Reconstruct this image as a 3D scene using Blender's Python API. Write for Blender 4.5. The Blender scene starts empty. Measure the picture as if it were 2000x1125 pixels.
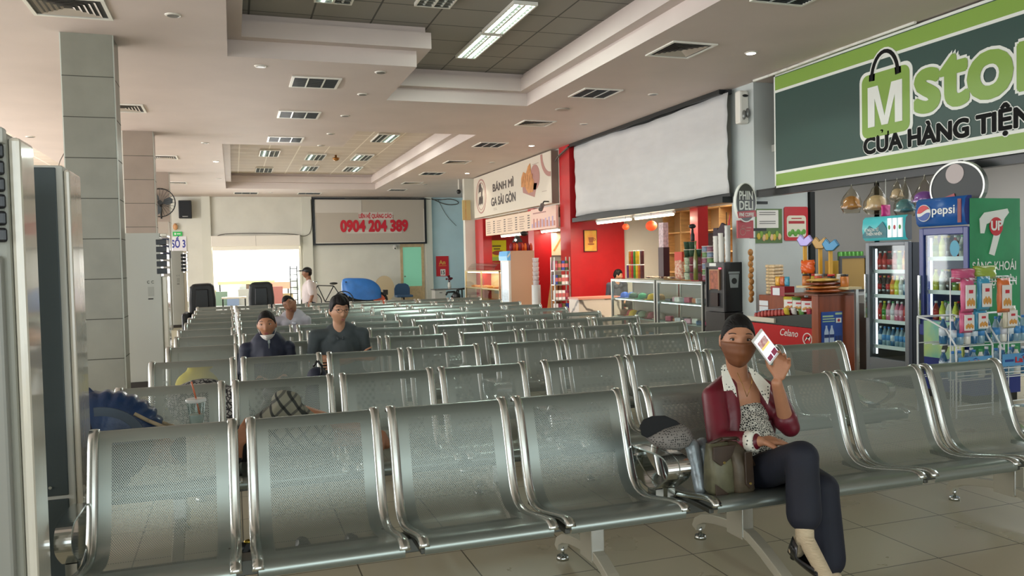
import bpy, bmesh, math, random
from mathutils import Vector, Matrix
random.seed(7)
PI = math.pi
C = bpy.context.scene.collection
SC = bpy.context.scene

# ---------------------------------------------------------------- camera (eye height 1.5 m, hall runs along +Y, shops on +X)
H_EYE = 1.5
F_PX, CX, CY = 1587.0, 1000.0, 562.5
def _cv(x, y): return Vector((x-CX, y-CY, F_PX))
_dy = _cv(455, 521).normalized()
_dx = _cv(5600, 405); _dx = (_dx - _dx.dot(_dy)*_dy).normalized()
_dz = _dx.cross(_dy)
if _dz.y > 0: _dz = -_dz
RW = Matrix((_dx, _dy, _dz))                       # world = RW @ camera vector (x right, y down, z forward)
def ray(x, y): return RW @ _cv(x, y)
def aX(x, y, X): r = ray(x, y); t = X/r.x; return Vector((X, r.y*t, H_EYE+r.z*t))
def aY(x, y, Y): r = ray(x, y); t = Y/r.y; return Vector((r.x*t, Y, H_EYE+r.z*t))
def aZ(x, y, Z): r = ray(x, y); t = (Z-H_EYE)/r.z; return Vector((r.x*t, r.y*t, Z))
cam = bpy.data.objects.new('camera', bpy.data.cameras.new('camera')); C.objects.link(cam)
right, up, back = RW @ Vector((1,0,0)), RW @ Vector((0,-1,0)), RW @ Vector((0,0,-1))
cam.matrix_world = Matrix(((right.x, up.x, back.x, 0), (right.y, up.y, back.y, 0), (right.z, up.z, back.z, H_EYE), (0,0,0,1)))
cam.data.sensor_width = 36; cam.data.lens = F_PX/2000*36; cam.data.clip_end = 200; cam.data.clip_start = .05
SC.camera = cam

# ---------------------------------------------------------------- world, lights, exposure
SC.view_settings.view_transform = 'Standard'; SC.view_settings.look = 'None'
SC.view_settings.gamma = 1; SC.view_settings.use_curve_mapping = False
SC.view_settings.exposure = 0.35
w = bpy.data.worlds.new('daylight'); SC.world = w; w.use_nodes = True
bg = w.node_tree.nodes['Background']; bg.inputs[0].default_value = (0.86, 0.95, 1.0, 1); bg.inputs[1].default_value = 2.2
def area(name, loc, rot, sx, sy, power, col=(1,1,1), spread=PI):
    l = bpy.data.lights.new(name, 'AREA'); l.shape = 'RECTANGLE'; l.size = sx; l.size_y = sy; l.energy = power; l.color = col; l.spread = spread
    o = bpy.data.objects.new(name, l); C.objects.link(o); o.location = loc; o.rotation_euler = rot; return o
# daylight through the glass side behind the camera, the left windows and the far entrance
area('daylight_behind', (0.5, -5.6, 2.0), (math.radians(90), 0, 0), 12, 3.0, 135, (0.84, 0.97, 0.94))
for k, yy in enumerate((2.0, 9.0, 16.0, 23.0)):
    area('daylight_left', (-8.6, yy, 2.0), (0, math.radians(-90), 0), 3.0, 5.0, 200 if k < 2 else 420, (1.0, 0.955, 0.93))
area('daylight_entrance', (0.82, 31.3, 1.3), (math.radians(-90), 0, 0), 2.8, 2.0, 160, (1.0, 0.97, 0.93))
sun = bpy.data.lights.new('sun', 'SUN'); sun.energy = 9; sun.angle = .02; sun.color = (1, .95, .88)
so = bpy.data.objects.new('sun', sun); C.objects.link(so); so.rotation_euler = (math.radians(38), math.radians(-14), 0)

# ---------------------------------------------------------------- helpers
def s2l(c):
    return tuple((v/12.92 if v <= .04045 else ((v+.055)/1.055)**2.4) for v in c)
def hexc(h):
    h = h.lstrip('#'); return s2l(tuple(int(h[i:i+2], 16)/255 for i in (0, 2, 4)))
_M = {}
def mat(name, col='#888888', rough=.5, metal=0.0, emit=0.0, noise=0.0, nscale=6.0, bump=0.0, trans=0.0, alpha=1.0, spec=None, stretch=None, coat=0.0, col2=None):
    if name in _M: return _M[name]
    m = bpy.data.materials.new(name); m.use_nodes = True; nt = m.node_tree; N = nt.nodes; L = nt.links
    b = N['Principled BSDF']; c = hexc(col) if isinstance(col, str) else col
    b.inputs['Base Color'].default_value = (*c, 1); b.inputs['Roughness'].default_value = rough; b.inputs['Metallic'].default_value = metal
    if spec is not None: b.inputs['Specular IOR Level'].default_value = spec
    if coat: b.inputs['Coat Weight'].default_value = coat; b.inputs['Coat Roughness'].default_value = .06
    if trans: b.inputs['Transmission Weight'].default_value = trans
    if alpha < 1: b.inputs['Alpha'].default_value = alpha
    if emit:
        b.inputs['Emission Color'].default_value = (*c, 1); b.inputs['Emission Strength'].default_value = emit
    if noise or bump or col2:
        tc = N.new('ShaderNodeTexCoord'); mp = N.new('ShaderNodeMapping'); nz = N.new('ShaderNodeTexNoise')
        nz.inputs['Scale'].default_value = nscale; nz.inputs['Detail'].default_value = 5
        L.new(tc.outputs['Object'], mp.inputs[0]); L.new(mp.outputs[0], nz.inputs['Vector'])
        if stretch: mp.inputs['Scale'].default_value = stretch
        if noise or col2:
            cr = N.new('ShaderNodeValToRGB'); cr.color_ramp.elements[0].position = .32; cr.color_ramp.elements[1].position = .68
            lo = hexc(col2) if col2 else tuple(v*(1-noise) for v in c)
            hi = c if col2 else tuple(min(1, v*(1+noise)) for v in c)
            cr.color_ramp.elements[0].color = (*lo, 1); cr.color_ramp.elements[1].color = (*hi, 1)
            L.new(nz.outputs['Fac'], cr.inputs[0]); L.new(cr.outputs[0], b.inputs['Base Color'])
        if bump:
            bp = N.new('ShaderNodeBump'); bp.inputs['Strength'].default_value = bump; bp.inputs['Distance'].default_value = .02
            L.new(nz.outputs['Fac'], bp.inputs['Height']); L.new(bp.outputs[0], b.inputs['Normal'])
    _M[name] = m; return m
def glassy(name, col='#ffffff', k=.85, rough=.03):
    """thin clear sheet: mostly transparent with a mirror reflection by viewing angle"""
    if name in _M: return _M[name]
    m = bpy.data.materials.new(name); m.use_nodes = True; nt = m.node_tree; N = nt.nodes; L = nt.links; N.remove(N['Principled BSDF'])
    t = N.new('ShaderNodeBsdfTransparent'); g = N.new('ShaderNodeBsdfGlossy'); mx = N.new('ShaderNodeMixShader'); fr = N.new('ShaderNodeLayerWeight')
    fr.inputs[0].default_value = .5; pw = N.new('ShaderNodeMath'); pw.operation = 'POWER'; pw.inputs[1].default_value = 4; ml = N.new('ShaderNodeMath'); ml.operation = 'MULTIPLY_ADD'; ml.inputs[1].default_value = .7; ml.inputs[2].default_value = (1-k)*.25; ml.use_clamp = True
    t.inputs[0].default_value = (*hexc(col), 1); g.inputs['Roughness'].default_value = rough
    L.new(fr.outputs['Facing'], pw.inputs[0]); L.new(pw.outputs[0], ml.inputs[0]); L.new(ml.outputs[0], mx.inputs[0]); L.new(t.outputs[0], mx.inputs[1]); L.new(g.outputs[0], mx.inputs[2])
    L.new(mx.outputs[0], N['Material Output'].inputs[0]); _M[name] = m; return m

class B:
    """collects shapes with material slots and links them as ONE mesh object"""
    def __init__(s): s.v = []; s.f = []; s.m = []; s.sm = []; s.uv = {}
    def add(s, vs, fs, m=0, smooth=False):
        o = len(s.v); s.v += [tuple(v) for v in vs]
        for f in fs: s.f.append(tuple(i+o for i in f)); s.m.append(m); s.sm.append(smooth)
        return s
    def box(s, x0, y0, z0, x1, y1, z1, m=0):
        vs = [(x0,y0,z0),(x1,y0,z0),(x1,y1,z0),(x0,y1,z0),(x0,y0,z1),(x1,y0,z1),(x1,y1,z1),(x0,y1,z1)]
        return s.add(vs, [(0,3,2,1),(4,5,6,7),(0,1,5,4),(1,2,6,5),(2,3,7,6),(3,0,4,7)], m)
    def cyl(s, p0, p1, r0, r1=None, n=12, m=0, smooth=True, cap=True):
        p0 = Vector(p0); p1 = Vector(p1); r1 = r0 if r1 is None else r1
        d = (p1-p0).normalized(); a = d.orthogonal().normalized(); b = d.cross(a)
        vs = []
        for p, r in ((p0, r0), (p1, r1)):
            for i in range(n):
                t = 2*PI*i/n; vs.append(p + (a*math.cos(t)+b*math.sin(t))*r)
        s.add(vs, [(i, (i+1)%n, n+(i+1)%n, n+i) for i in range(n)], m, smooth)
        if cap: s.add(vs, [tuple(range(n-1, -1, -1)), tuple(range(n, 2*n))], m)
        return s
    def tube(s, pts, r, n=8, m=0):
        for a, b in zip(pts[:-1], pts[1:]): s.cyl(a, b, r, n=n, m=m)
        return s
    def lathe(s, prof, c=(0,0,0), n=14, m=0, smooth=True, sy=1.0):
        vs = []; k = len(prof)
        for r, z in prof:
            for i in range(n):
                t = 2*PI*i/n; vs.append((c[0]+r*math.cos(t), c[1]+r*math.sin(t)*sy, c[2]+z))
        fs = [(j*n+i, j*n+(i+1)%n, (j+1)*n+(i+1)%n, (j+1)*n+i) for j in range(k-1) for i in range(n)]
        s.add(vs, fs, m, smooth); s.add(vs[:n], [tuple(range(n-1, -1, -1))], m); s.add(vs[-n:], [tuple(range(n))], m)
        return s
    def ell(s, c, r, m=0, n=16, k=10, rot=None):
        vs = []; rot = rot or Matrix.Identity(3); c = Vector(c)
        for j in range(k+1):
            p = PI*j/k
            for i in range(n):
                t = 2*PI*i/n; vs.append(c + rot @ Vector((r[0]*math.sin(p)*math.cos(t), r[1]*math.sin(p)*math.sin(t), r[2]*math.cos(p))))
        fs = [(j*n+i, (j+1)*n+i, (j+1)*n+(i+1)%n, j*n+(i+1)%n) for j in range(k) for i in range(n)]
        return s.add(vs, fs, m, True)
    def caps(s, p0, p1, r0, r1, m=0, n=14):
        """tapered capsule"""
        p0 = Vector(p0); p1 = Vector(p1); d = (p1-p0); L_ = d.length; d = d/max(L_, 1e-6); a = d.orthogonal().normalized(); b = d.cross(a)
        st = [(-r0*math.cos(t), r0*math.sin(t)) for t in (0.0001, .4, .8, 1.2, PI/2)] + [(L_+r1*math.cos(t), r1*math.sin(t)) for t in (PI/2, 1.2, .8, .4, .0001)]
        vs = []
        for h, r in st:
            for i in range(n):
                t = 2*PI*i/n; vs.append(p0+d*h+(a*math.cos(t)+b*math.sin(t))*r)
        k = len(st)
        s.add(vs, [(j*n+i, j*n+(i+1)%n, (j+1)*n+(i+1)%n, (j+1)*n+i) for j in range(k-1) for i in range(n)], m, True)
        s.add(vs[:n], [tuple(range(n-1, -1, -1))], m); s.add(vs[-n:], [tuple(range(n))], m)
        return s
    def prism(s, pts, y0, y1, m=0):
        """outline in x,z extruded from y0 (front) to y1"""
        n = len(pts); a = sum(pts[i][0]*pts[(i+1)%n][1]-pts[(i+1)%n][0]*pts[i][1] for i in range(n))
        if a < 0: pts = pts[::-1]
        vs = [(x, y0, z) for x, z in pts]+[(x, y1, z) for x, z in pts]
        s.add(vs, [tuple(range(n)), tuple(range(2*n-1, n-1, -1))]+[(i, n+i, n+(i+1)%n, (i+1)%n) for i in range(n)], m)
        return s
    def sweep(s, path, sec, m=0, side=(1,0,0), smooth=False, close=False):
        """sec = list of (a along side, b along normal) swept along a planar path; normal = tangent x side"""
        side = Vector(side); P = [Vector(p) for p in path]; n = len(P); k = len(sec); vs = []
        for i, p in enumerate(P):
            if close: t = (P[(i+1)%n]-P[i-1]).normalized()
            else: t = (P[min(i+1, n-1)]-P[max(i-1, 0)]).normalized()
            nr = t.cross(side).normalized()
            for a, b in sec: vs.append(p+side*a+nr*b)
        rng = n if close else n-1
        fs = [(i*k+j, i*k+(j+1)%k, ((i+1)%n)*k+(j+1)%k, ((i+1)%n)*k+j) for i in range(rng) for j in range(k)]
        s.add(vs, fs, m, smooth)
        if not close: s.add(vs[:k], [tuple(range(k-1, -1, -1))], m); s.add(vs[-k:], [tuple(range(k))], m)
        return s
    def build(s, name, mats, parent=None, bevel=0.0, loc=None, fix=True):
        me = bpy.data.meshes.new(name); me.from_pydata(s.v, [], s.f)
        if not isinstance(mats, (list, tuple)): mats = [mats]
        for m in mats: me.materials.append(m)
        me.polygons.foreach_set('material_index', s.m); me.polygons.foreach_set('use_smooth', s.sm); me.update()
        if fix:
            bm = bmesh.new(); bm.from_mesh(me); bmesh.ops.remove_doubles(bm, verts=bm.verts, dist=1e-6); bmesh.ops.recalc_face_normals(bm, faces=bm.faces); bm.to_mesh(me); bm.free()
        o = bpy.data.objects.new(name, me); C.objects.link(o)
        if parent: o.parent = parent
        if loc: o.location = loc
        if bevel:
            b = o.modifiers.new('bevel', 'BEVEL'); b.width = bevel; b.segments = 2; b.limit_method = 'ANGLE'; b.angle_limit = math.radians(40)
        return o
def thing(name, label, cat, loc=(0,0,0), rotz=0, group=None):
    o = bpy.data.objects.new(name, None); C.objects.link(o); o.empty_display_size = .1
    o.location = loc; o.rotation_euler = (0, 0, rotz); o['label'] = label; o['category'] = cat
    if group: o['group'] = group
    return o
def tag(o, label, cat, group=None):
    o['label'] = label; o['category'] = cat
    if group: o['group'] = group
    return o
def struct(o): o['kind'] = 'structure'; return o
def dup(root, loc=None, rotz=None, label=None, group=None, parent=None):
    r = root.copy(); C.objects.link(r)
    if parent: r.parent = parent
    if loc is not None: r.location = loc
    if rotz is not None: r.rotation_euler = (0, 0, rotz)
    if label: r['label'] = label
    if group: r['group'] = group
    for ch in list(root.children): dup(ch, parent=r)
    return r
def text(name, body, x, z, height, m, parent, width=None, y=-.004, off=0.0, ext=.002, align='LEFT', fit=None, shear=0.0):
    """lettering as a thin raised mesh, front towards local -Y, baseline left at (x, z)"""
    def mk(t):
        c = bpy.data.curves.new('t', 'FONT'); c.body = t; c.size = 1; c.offset = off; c.extrude = 0; c.shear = shear; c.resolution_u = 4
        o = bpy.data.objects.new('t', c); C.objects.link(o); bpy.context.view_layer.update()
        dg = bpy.context.evaluated_depsgraph_get(); me = bpy.data.meshes.new_from_object(o.evaluated_get(dg))
        bpy.data.objects.remove(o); bpy.data.curves.remove(c); return me
    rad = off; off = 0.0
    me = mk(body); xs = [v.co.x for v in me.vertices]; x0, x1 = min(xs), max(xs)
    cap = .70; sz = height/cap
    if fit: mf = mk(fit); fx = [v.co.x for v in mf.vertices]; ref = max(fx)-min(fx)
    else: ref = x1-x0
    sx = width/ref if width else sz
    sh = {'LEFT': -x0, 'CENTER': -(x0+x1)/2, 'RIGHT': -x1}[align]
    bm = bmesh.new(); bm.from_mesh(me)
    r = bmesh.ops.extrude_face_region(bm, geom=bm.faces[:])
    for g in r['geom']:
        if isinstance(g, bmesh.types.BMVert): g.co.z -= 1.0
    bmesh.ops.recalc_face_normals(bm, faces=bm.faces); bm.verts.index_update()
    base = [(v.co.x, v.co.y, v.co.z) for v in bm.verts]; bf = [tuple(v.index for v in f.verts) for f in bm.faces]; bm.free()
    sh_ = [(0, 0)]+([(rad*math.cos(2*PI*i/10), rad*math.sin(2*PI*i/10)) for i in range(10)] if rad > 0 else [])
    vs = []; fs = []
    for q, (ox, oz) in enumerate(sh_):
        o_ = len(vs); vs += [(x+(a+sh+ox)*sx, y+q*.00002+(ext if c_ < -.5 else 0), z+(b+oz)*sz) for a, b, c_ in base]; fs += [tuple(i+o_ for i in f) for f in bf]
    me = bpy.data.meshes.new(name); me.from_pydata(vs, [], fs)
    me.materials.clear(); me.materials.append(m); me.polygons.foreach_set('use_smooth', [False]*len(me.polygons)); me.update()
    o = bpy.data.objects.new(name, me); C.objects.link(o); o.parent = parent; return o
def blob(name, parent, m, prims, voxel=.008, smooth=6, loc=None):
    """one continuous skin grown over overlapping capsules, ellipsoids and ready meshes"""
    b = B()
    for p in prims:
        if p[0] == 'c': b.caps(*p[1:])
        elif p[0] == 'e': b.ell(p[1], p[2], rot=p[3] if len(p) > 3 else None)
        elif p[0] == 'm': b.add(p[1], p[2])
    o = b.build(name, m, parent, fix=False); o.data.polygons.foreach_set('use_smooth', [True]*len(o.data.polygons))
    r = o.modifiers.new('skin', 'REMESH'); r.mode = 'VOXEL'; r.voxel_size = voxel; r.use_smooth_shade = True
    if smooth: q = o.modifiers.new('soft', 'SMOOTH'); q.iterations = smooth; q.factor = .5
    if loc: o.location = loc
    return o
ORD = ['first','second','third','fourth','fifth','sixth','seventh','eighth','ninth','tenth','eleventh','twelfth','thirteenth','fourteenth','fifteenth','sixteenth','seventeenth','eighteenth','nineteenth','twentieth']
RS = math.radians(-90)     # things along the shop side: local x runs towards the camera, local y into the shop

# ---------------------------------------------------------------- materials used widely
ceil_m = mat('ceiling_paint', '#c9bbb5', .6, noise=.04, nscale=1.2, bump=.03)
wall_m = mat('wall_paint', '#d3d1c6', .6, noise=.05, nscale=1.5)
white_m = mat('white_plastic', '#e4e2da', .35)
black_m = mat('black_plastic', '#101214', .4)
chrome_m = mat('polished_metal', '#c9cdcb', .14, 1.0)
dark_m = mat('dark_metal', '#2a2c2c', .4, .6)
red_m = mat('red_paint', '#b51a20', .35, noise=.05)
wood_m = mat('wood_panel', '#9a5a2c', .4, noise=.25, nscale=4, stretch=(6, 6, .6))
ply_m = mat('plywood', '#c49a62', .5, noise=.15, nscale=4, stretch=(1, 1, 6))
# ================================================================ THE SETTING
def tile_mat(name, col, joint, size, ph=(0,0), jw=.006, rough=.25, var=.06, bump=.0):
    m = bpy.data.materials.new(name); m.use_nodes = True; nt = m.node_tree; N = nt.nodes; L = nt.links; b = N['Principled BSDF']
    tc = N.new('ShaderNodeTexCoord'); sp = N.new('ShaderNodeSeparateXYZ'); L.new(tc.outputs['Object'], sp.inputs[0])
    def mth(op, a, bb=None, cl=False):
        n = N.new('ShaderNodeMath'); n.operation = op; n.use_clamp = cl
        for i, q in enumerate((a, bb)):
            if q is None: continue
            if isinstance(q, (int, float)): n.inputs[i].default_value = q
            else: L.new(q, n.inputs[i])
        return n.outputs[0]
    ax = []; cells = []
    for k in (0, 1):
        q = mth('DIVIDE', mth('SUBTRACT', sp.outputs[k], ph[k]), size[k]); cells.append(mth('FLOOR', q))
        fr = mth('FRACT', q); d = mth('MULTIPLY', mth('MINIMUM', fr, mth('SUBTRACT', 1.0, fr)), size[k]); ax.append(mth('LESS_THAN', d, jw/2))
    j = mth('MAXIMUM', ax[0], ax[1])
    cb = N.new('ShaderNodeCombineXYZ'); L.new(cells[0], cb.inputs[0]); L.new(cells[1], cb.inputs[1])
    wn = N.new('ShaderNodeTexWhiteNoise'); wn.noise_dimensions = '2D'; L.new(cb.outputs[0], wn.inputs['Vector'])
    nz = N.new('ShaderNodeTexNoise'); nz.inputs['Scale'].default_value = 2.2; nz.inputs['Detail'].default_value = 6; L.new(tc.outputs['Object'], nz.inputs['Vector'])
    v = mth('ADD', mth('MULTIPLY', wn.outputs[0], var), mth('MULTIPLY', nz.outputs['Fac'], var*1.5))
    v = mth('ADD', v, 1-var*1.25)
    mx = N.new('ShaderNodeMix'); mx.data_type = 'RGBA'; mx.inputs[6].default_value = (*hexc(col), 1); mx.inputs[7].default_value = (*hexc(joint), 1); L.new(j, mx.inputs[0])
    ml = N.new('ShaderNodeMix'); ml.data_type = 'RGBA'; ml.blend_type = 'MULTIPLY'; ml.inputs[0].default_value = 1
    L.new(mx.outputs[2], ml.inputs[6]); cc = N.new('ShaderNodeCombineColor'); [L.new(v, cc.inputs[i]) for i in range(3)]; L.new(cc.outputs[0], ml.inputs[7])
    L.new(ml.outputs[2], b.inputs['Base Color']); b.inputs['Roughness'].default_value = rough
    rr = mth('ADD', mth('MULTIPLY', nz.outputs['Fac'], .25), rough-.1); L.new(rr, b.inputs['Roughness'])
    return m
ZC = 4.0
floor_m = tile_mat('floor_tiles', '#b5ad94', '#5a5546', (.535, .50), (2.145, 3.045), .007, .28, .05)
struct(B().box(-9.2, -6, -.1, 11.2, 31, 0).build('floor', floor_m))
# ceiling with two stepped coffers (L-shaped trays)
cof1 = [(.02, -4), (4.6, -4), (4.6, 12.47), (2.305, 12.47), (2.305, 10.29), (.02, 10.29)]
cof2 = [(-.13, 17.6), (2.3, 17.6), (2.3, 15.51), (4.63, 15.51), (4.63, 27.55), (-.13, 27.55)]
cof3 = [(-6.6, 16.4), (-3.75, 16.4), (-3.75, 27.5), (-6.6, 27.5)]
def inside(x, y, P):
    r = False
    for i in range(len(P)):
        (x1, y1), (x2, y2) = P[i], P[i-1]
        if (y1 > y) != (y2 > y) and x < (x2-x1)*(y-y1)/(y2-y1)+x1: r = not r
    return r
def inset(P, d):
    n = len(P); out = []
    for i in range(n):
        a, b, c = Vector((*P[i-1], 0)), Vector((*P[i], 0)), Vector((*P[(i+1)%n], 0))
        e1, e2 = (b-a).normalized(), (c-b).normalized()
        n1, n2 = Vector((-e1.y, e1.x, 0)), Vector((-e2.y, e2.x, 0))
        q = b+(n1+n2)*d; out.append((q.x, q.y))
    return out
xs = sorted({-9.2, 11.2, *[p[0] for P in (cof1, cof2, cof3) for p in P]}); ys = sorted({-6, 31, *[p[1] for P in (cof1, cof2, cof3) for p in P]})
b = B()
for x0, x1 in zip(xs[:-1], xs[1:]):
    for y0, y1 in zip(ys[:-1], ys[1:]):
        if not any(inside((x0+x1)/2, (y0+y1)/2, P) for P in (cof1, cof2, cof3)):
            b.add([(x0,y0,ZC),(x0,y1,ZC),(x1,y1,ZC),(x1,y0,ZC)], [(0,1,2,3)])
b.box(-9.2, -6, 4.7, 11.2, 31, 4.8)
def ring(b, P, z0, Q, z1, m=0):
    n = len(P)
    for i in range(n):
        j = (i+1) % n; b.add([(*P[i], z0), (*P[j], z0), (*Q[j], z1), (*Q[i], z1)], [(0,1,2,3)], m)
for P in (cof1, cof2, cof3):
    a = inset(P, .0); q = inset(P, .16); r_ = inset(P, .10)
    ring(b, P, ZC, a, ZC+.20); ring(b, a, ZC+.20, q, ZC+.20); ring(b, q, ZC+.20, q, ZC+.40); ring(b, q, ZC+.40, r_, ZC+.40); ring(b, r_, ZC+.40, r_, ZC+.50)
struct(b.build('ceiling', ceil_m, fix=False))
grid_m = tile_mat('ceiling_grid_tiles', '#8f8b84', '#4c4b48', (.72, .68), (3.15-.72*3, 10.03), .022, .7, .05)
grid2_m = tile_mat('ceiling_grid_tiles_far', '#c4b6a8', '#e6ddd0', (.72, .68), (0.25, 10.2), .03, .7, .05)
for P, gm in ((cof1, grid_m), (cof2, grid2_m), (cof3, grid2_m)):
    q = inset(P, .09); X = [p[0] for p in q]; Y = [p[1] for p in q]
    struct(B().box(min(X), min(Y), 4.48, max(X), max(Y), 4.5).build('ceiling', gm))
# far wall with the entrance opening and a door
YB = 30.8
b = B()
for x0, x1, z0, z1 in ((-9.2, -.66, 0, 4), (-.66, 2.30, 2.26, 4), (2.30, 6.06, 0, 4), (6.06, 6.98, 2.22, 4), (6.98, 11.2, 0, 4)):
    b.box(x0, YB, z0, x1, YB+.2, z1)
struct(b.build('wall_far', wall_m))
blue_m = mat('pale_blue_cool_light', '#b9d3da', .6, noise=.04, nscale=1.5)  # cool light on these end walls is put into their pale blue colour
struct(B().box(7.32, YB-.02, 0, 9.0, YB-.002, 4).build('wall_far', blue_m))
struct(B().box(9.0, 24.2, 0, 9.1, YB, 4).build('wall_right', blue_m))
b = B(); b.box(7.04, YB-.16, 0, 7.30, YB-.001, 4); b.box(2.45, YB-.14, 0, 2.80, YB-.001, 4); b.box(-1.0, YB-.14, 0, -.70, YB-.001, 4)
struct(b.build('trim_1', mat('pilaster_paint', '#cfcec2', .6)))
# door in the far wall: pale wood frame, green glass above a wooden panel
dfr = mat('door_wood', '#c2ab84', .5, noise=.12, nscale=8)
d = B(); d.box(6.06, YB-.03, 0, 6.16, YB+.05, 2.22); d.box(6.88, YB-.03, 0, 6.98, YB+.05, 2.22); d.box(6.16, YB-.03, 2.10, 6.88, YB+.05, 2.22); d.box(6.16, YB-.01, 0, 6.88, YB+.03, .55); d.box(6.16, YB-.02, .52, 6.88, YB+.04, .60)
for k in range(6): d.box(6.2+k*.115, YB-.018, .04, 6.21+k*.115, YB, .5)
dr = struct(d.build('door_1', dfr))
B().box(6.16, YB, .60, 6.88, YB+.02, 2.10).build('pane', mat('green_glass', '#7fbfa0', .25, emit=.25), dr)
B().cyl((6.22, YB-.06, .98), (6.22, YB-.01, .98), .03, m=0).build('door_handle', chrome_m, dr)
# left wall with tall windows (outside the frame, it lights the hall)
b = B()
for y0, y1 in ((-6, -1), (5, 6.2), (12, 13.2), (19, 20.2), (26, 31)): b.box(-9.2, y0, 0, -9, y1, 4)
for y0, y1 in ((-1, 5), (6.2, 12), (13.2, 19), (20.2, 26)): b.box(-9.2, y0, 0, -9, y1, .5); b.box(-9.2, y0, 3.4, -9, y1, 4)
struct(b.build('wall_left', wall_m))
# side behind the camera: piers between the glass doors
b = B()
for x0, x1 in ((-9.2, -7), (-2.3, -1.7), (3.2, 3.8), (8.2, 11.2)): b.box(x0, -6.2, 0, x1, -6, 4)
b.box(-9.2, -6.2, 3.4, 11.2, -6, 4); struct(b.build('wall_near', wall_m))
# tiled columns of the hall
colm = tile_mat('column_tiles', '#a4a08c', '#45453c', (9, 9), (0, 0), .0, .35, .05)
def column(x0, y0, w, d, col, top=ZC):
    b = B(); b.box(x0, y0, 0, x0+w, y0+d, top)
    for k in range(1, 9):
        z = top-.43*k-.02
        if z > .2: b.box(x0-.002, y0-.002, z-.004, x0+w+.002, y0+d+.002, z+.004, 1)
    for xx in (x0-.012, x0+w+.0): b.box(xx, y0+.01, 0, xx+.012, y0+.05, top, 2)
    o = struct(b.build('trim_2', [col, mat('column_joint', '#3c3c34', .7), mat('column_edge', '#cfd4cc', .3)]))
    return o
cm1 = mat('column_tile_grey_green', '#85857a', .35, noise=.10, nscale=2.5)
cm2 = mat('column_tile_beige', '#94867a', .35, noise=.06, nscale=2.5)
column(-1.634, 9.65, .49, .49, cm1); column(-1.81, 16.2, .50, .49, cm2); column(-1.95, 23.0, .44, .45, cm2)
# right side: piers and partitions between the shops
XS = 7.2
pier_m = mat('pier_paint', '#b9c0bf', .55, noise=.03, nscale=2)
struct(B().box(XS, 10.05, 0, 8.13, 10.62, ZC).build('wall_right', pier_m))
b = B(); b.box(7.0, 16.4, 0, 8.3, 16.98, ZC); struct(b.build('wall_right', red_m))
struct(B().box(8.3, 16.5, 0, 11.0, 16.7, ZC).build('wall_right', wall_m))
struct(B().box(6.68, 23.75, 0, 11.0, 23.95, ZC).build('wall_right', wall_m))
struct(B().box(11.0, -6, 0, 11.2, 31, ZC).build('wall_right', mat('shop_back_wall', '#a9a6a2', .6)))
struct(B().box(7.22, 10.5, 2.36, 7.5, 16.4, ZC).build('wall_right', wall_m))      # above the middle shop opening
struct(B().box(7.24, 1.5, 2.42, 7.5, 9.5, ZC).build('wall_right', wall_m))
struct(B().box(7.05, 17.0, 2.75, 7.4, 23.75, ZC).build('wall_right', wall_m))
# inside walls of the middle shop and the store
struct(B().box(9.6, 10.3, 0, 9.7, 16.5, 3.0).build('wall_right', mat('shop_white_wall', '#cbc9c4', .6)))
struct(B().box(7.5, 10.62, 2.9, 9.6, 16.4, 3.0).build('ceiling', mat('shop_ceiling', '#c8c6c0', .6)))
struct(B().box(8.13, 10.3, 0, 11, 10.45, 3.0).build('wall_right', mat('store_grey_wall', '#9b9894', .6)))
b = B()
for y0, y1, z0, z1 in ((6.2, 10.3, 0, 3.6), (5.0, 6.2, 0, .9), (5.0, 6.2, 2.9, 3.6), (2, 5, 0, 3.6)): b.box(10.2, y0, z0, 10.3, y1, z1)
struct(b.build('wall_right', mat('store_grey_wall', '#9b9894', .6)))
struct(B().box(7.5, 2, 3.0, 10.3, 10.3, 3.1).build('ceiling', mat('shop_ceiling', '#c8c6c0', .6)))
b = B(); b.box(8.14, 10.0, 0, 8.22, 10.3, 2.42); b.box(7.22, 5.0, 2.34, 7.34, 10.03, 2.44)
struct(b.build('door_2', dark_m))
wf = B()
for y in (5.0, 5.6, 6.17): wf.box(10.16, y-.03, .9, 10.2, y+.03, 2.9)
wf.box(10.16, 5, .88, 10.2, 6.2, .94); wf.box(10.16, 5, 2.86, 10.2, 6.2, 2.92)
win = struct(wf.build('window_1', mat('window_aluminium', '#a9b4bb', .3, .7)))
B().box(10.21, 5, .9, 10.22, 6.2, 2.9).build('pane', glassy('window_glass'), win)
# outside beyond the far entrance
struct(B().box(-12, 31, -.12, 14, 60, -.02).build('floor', mat('street_concrete', '#c9c4b8', .8, noise=.1)))

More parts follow.
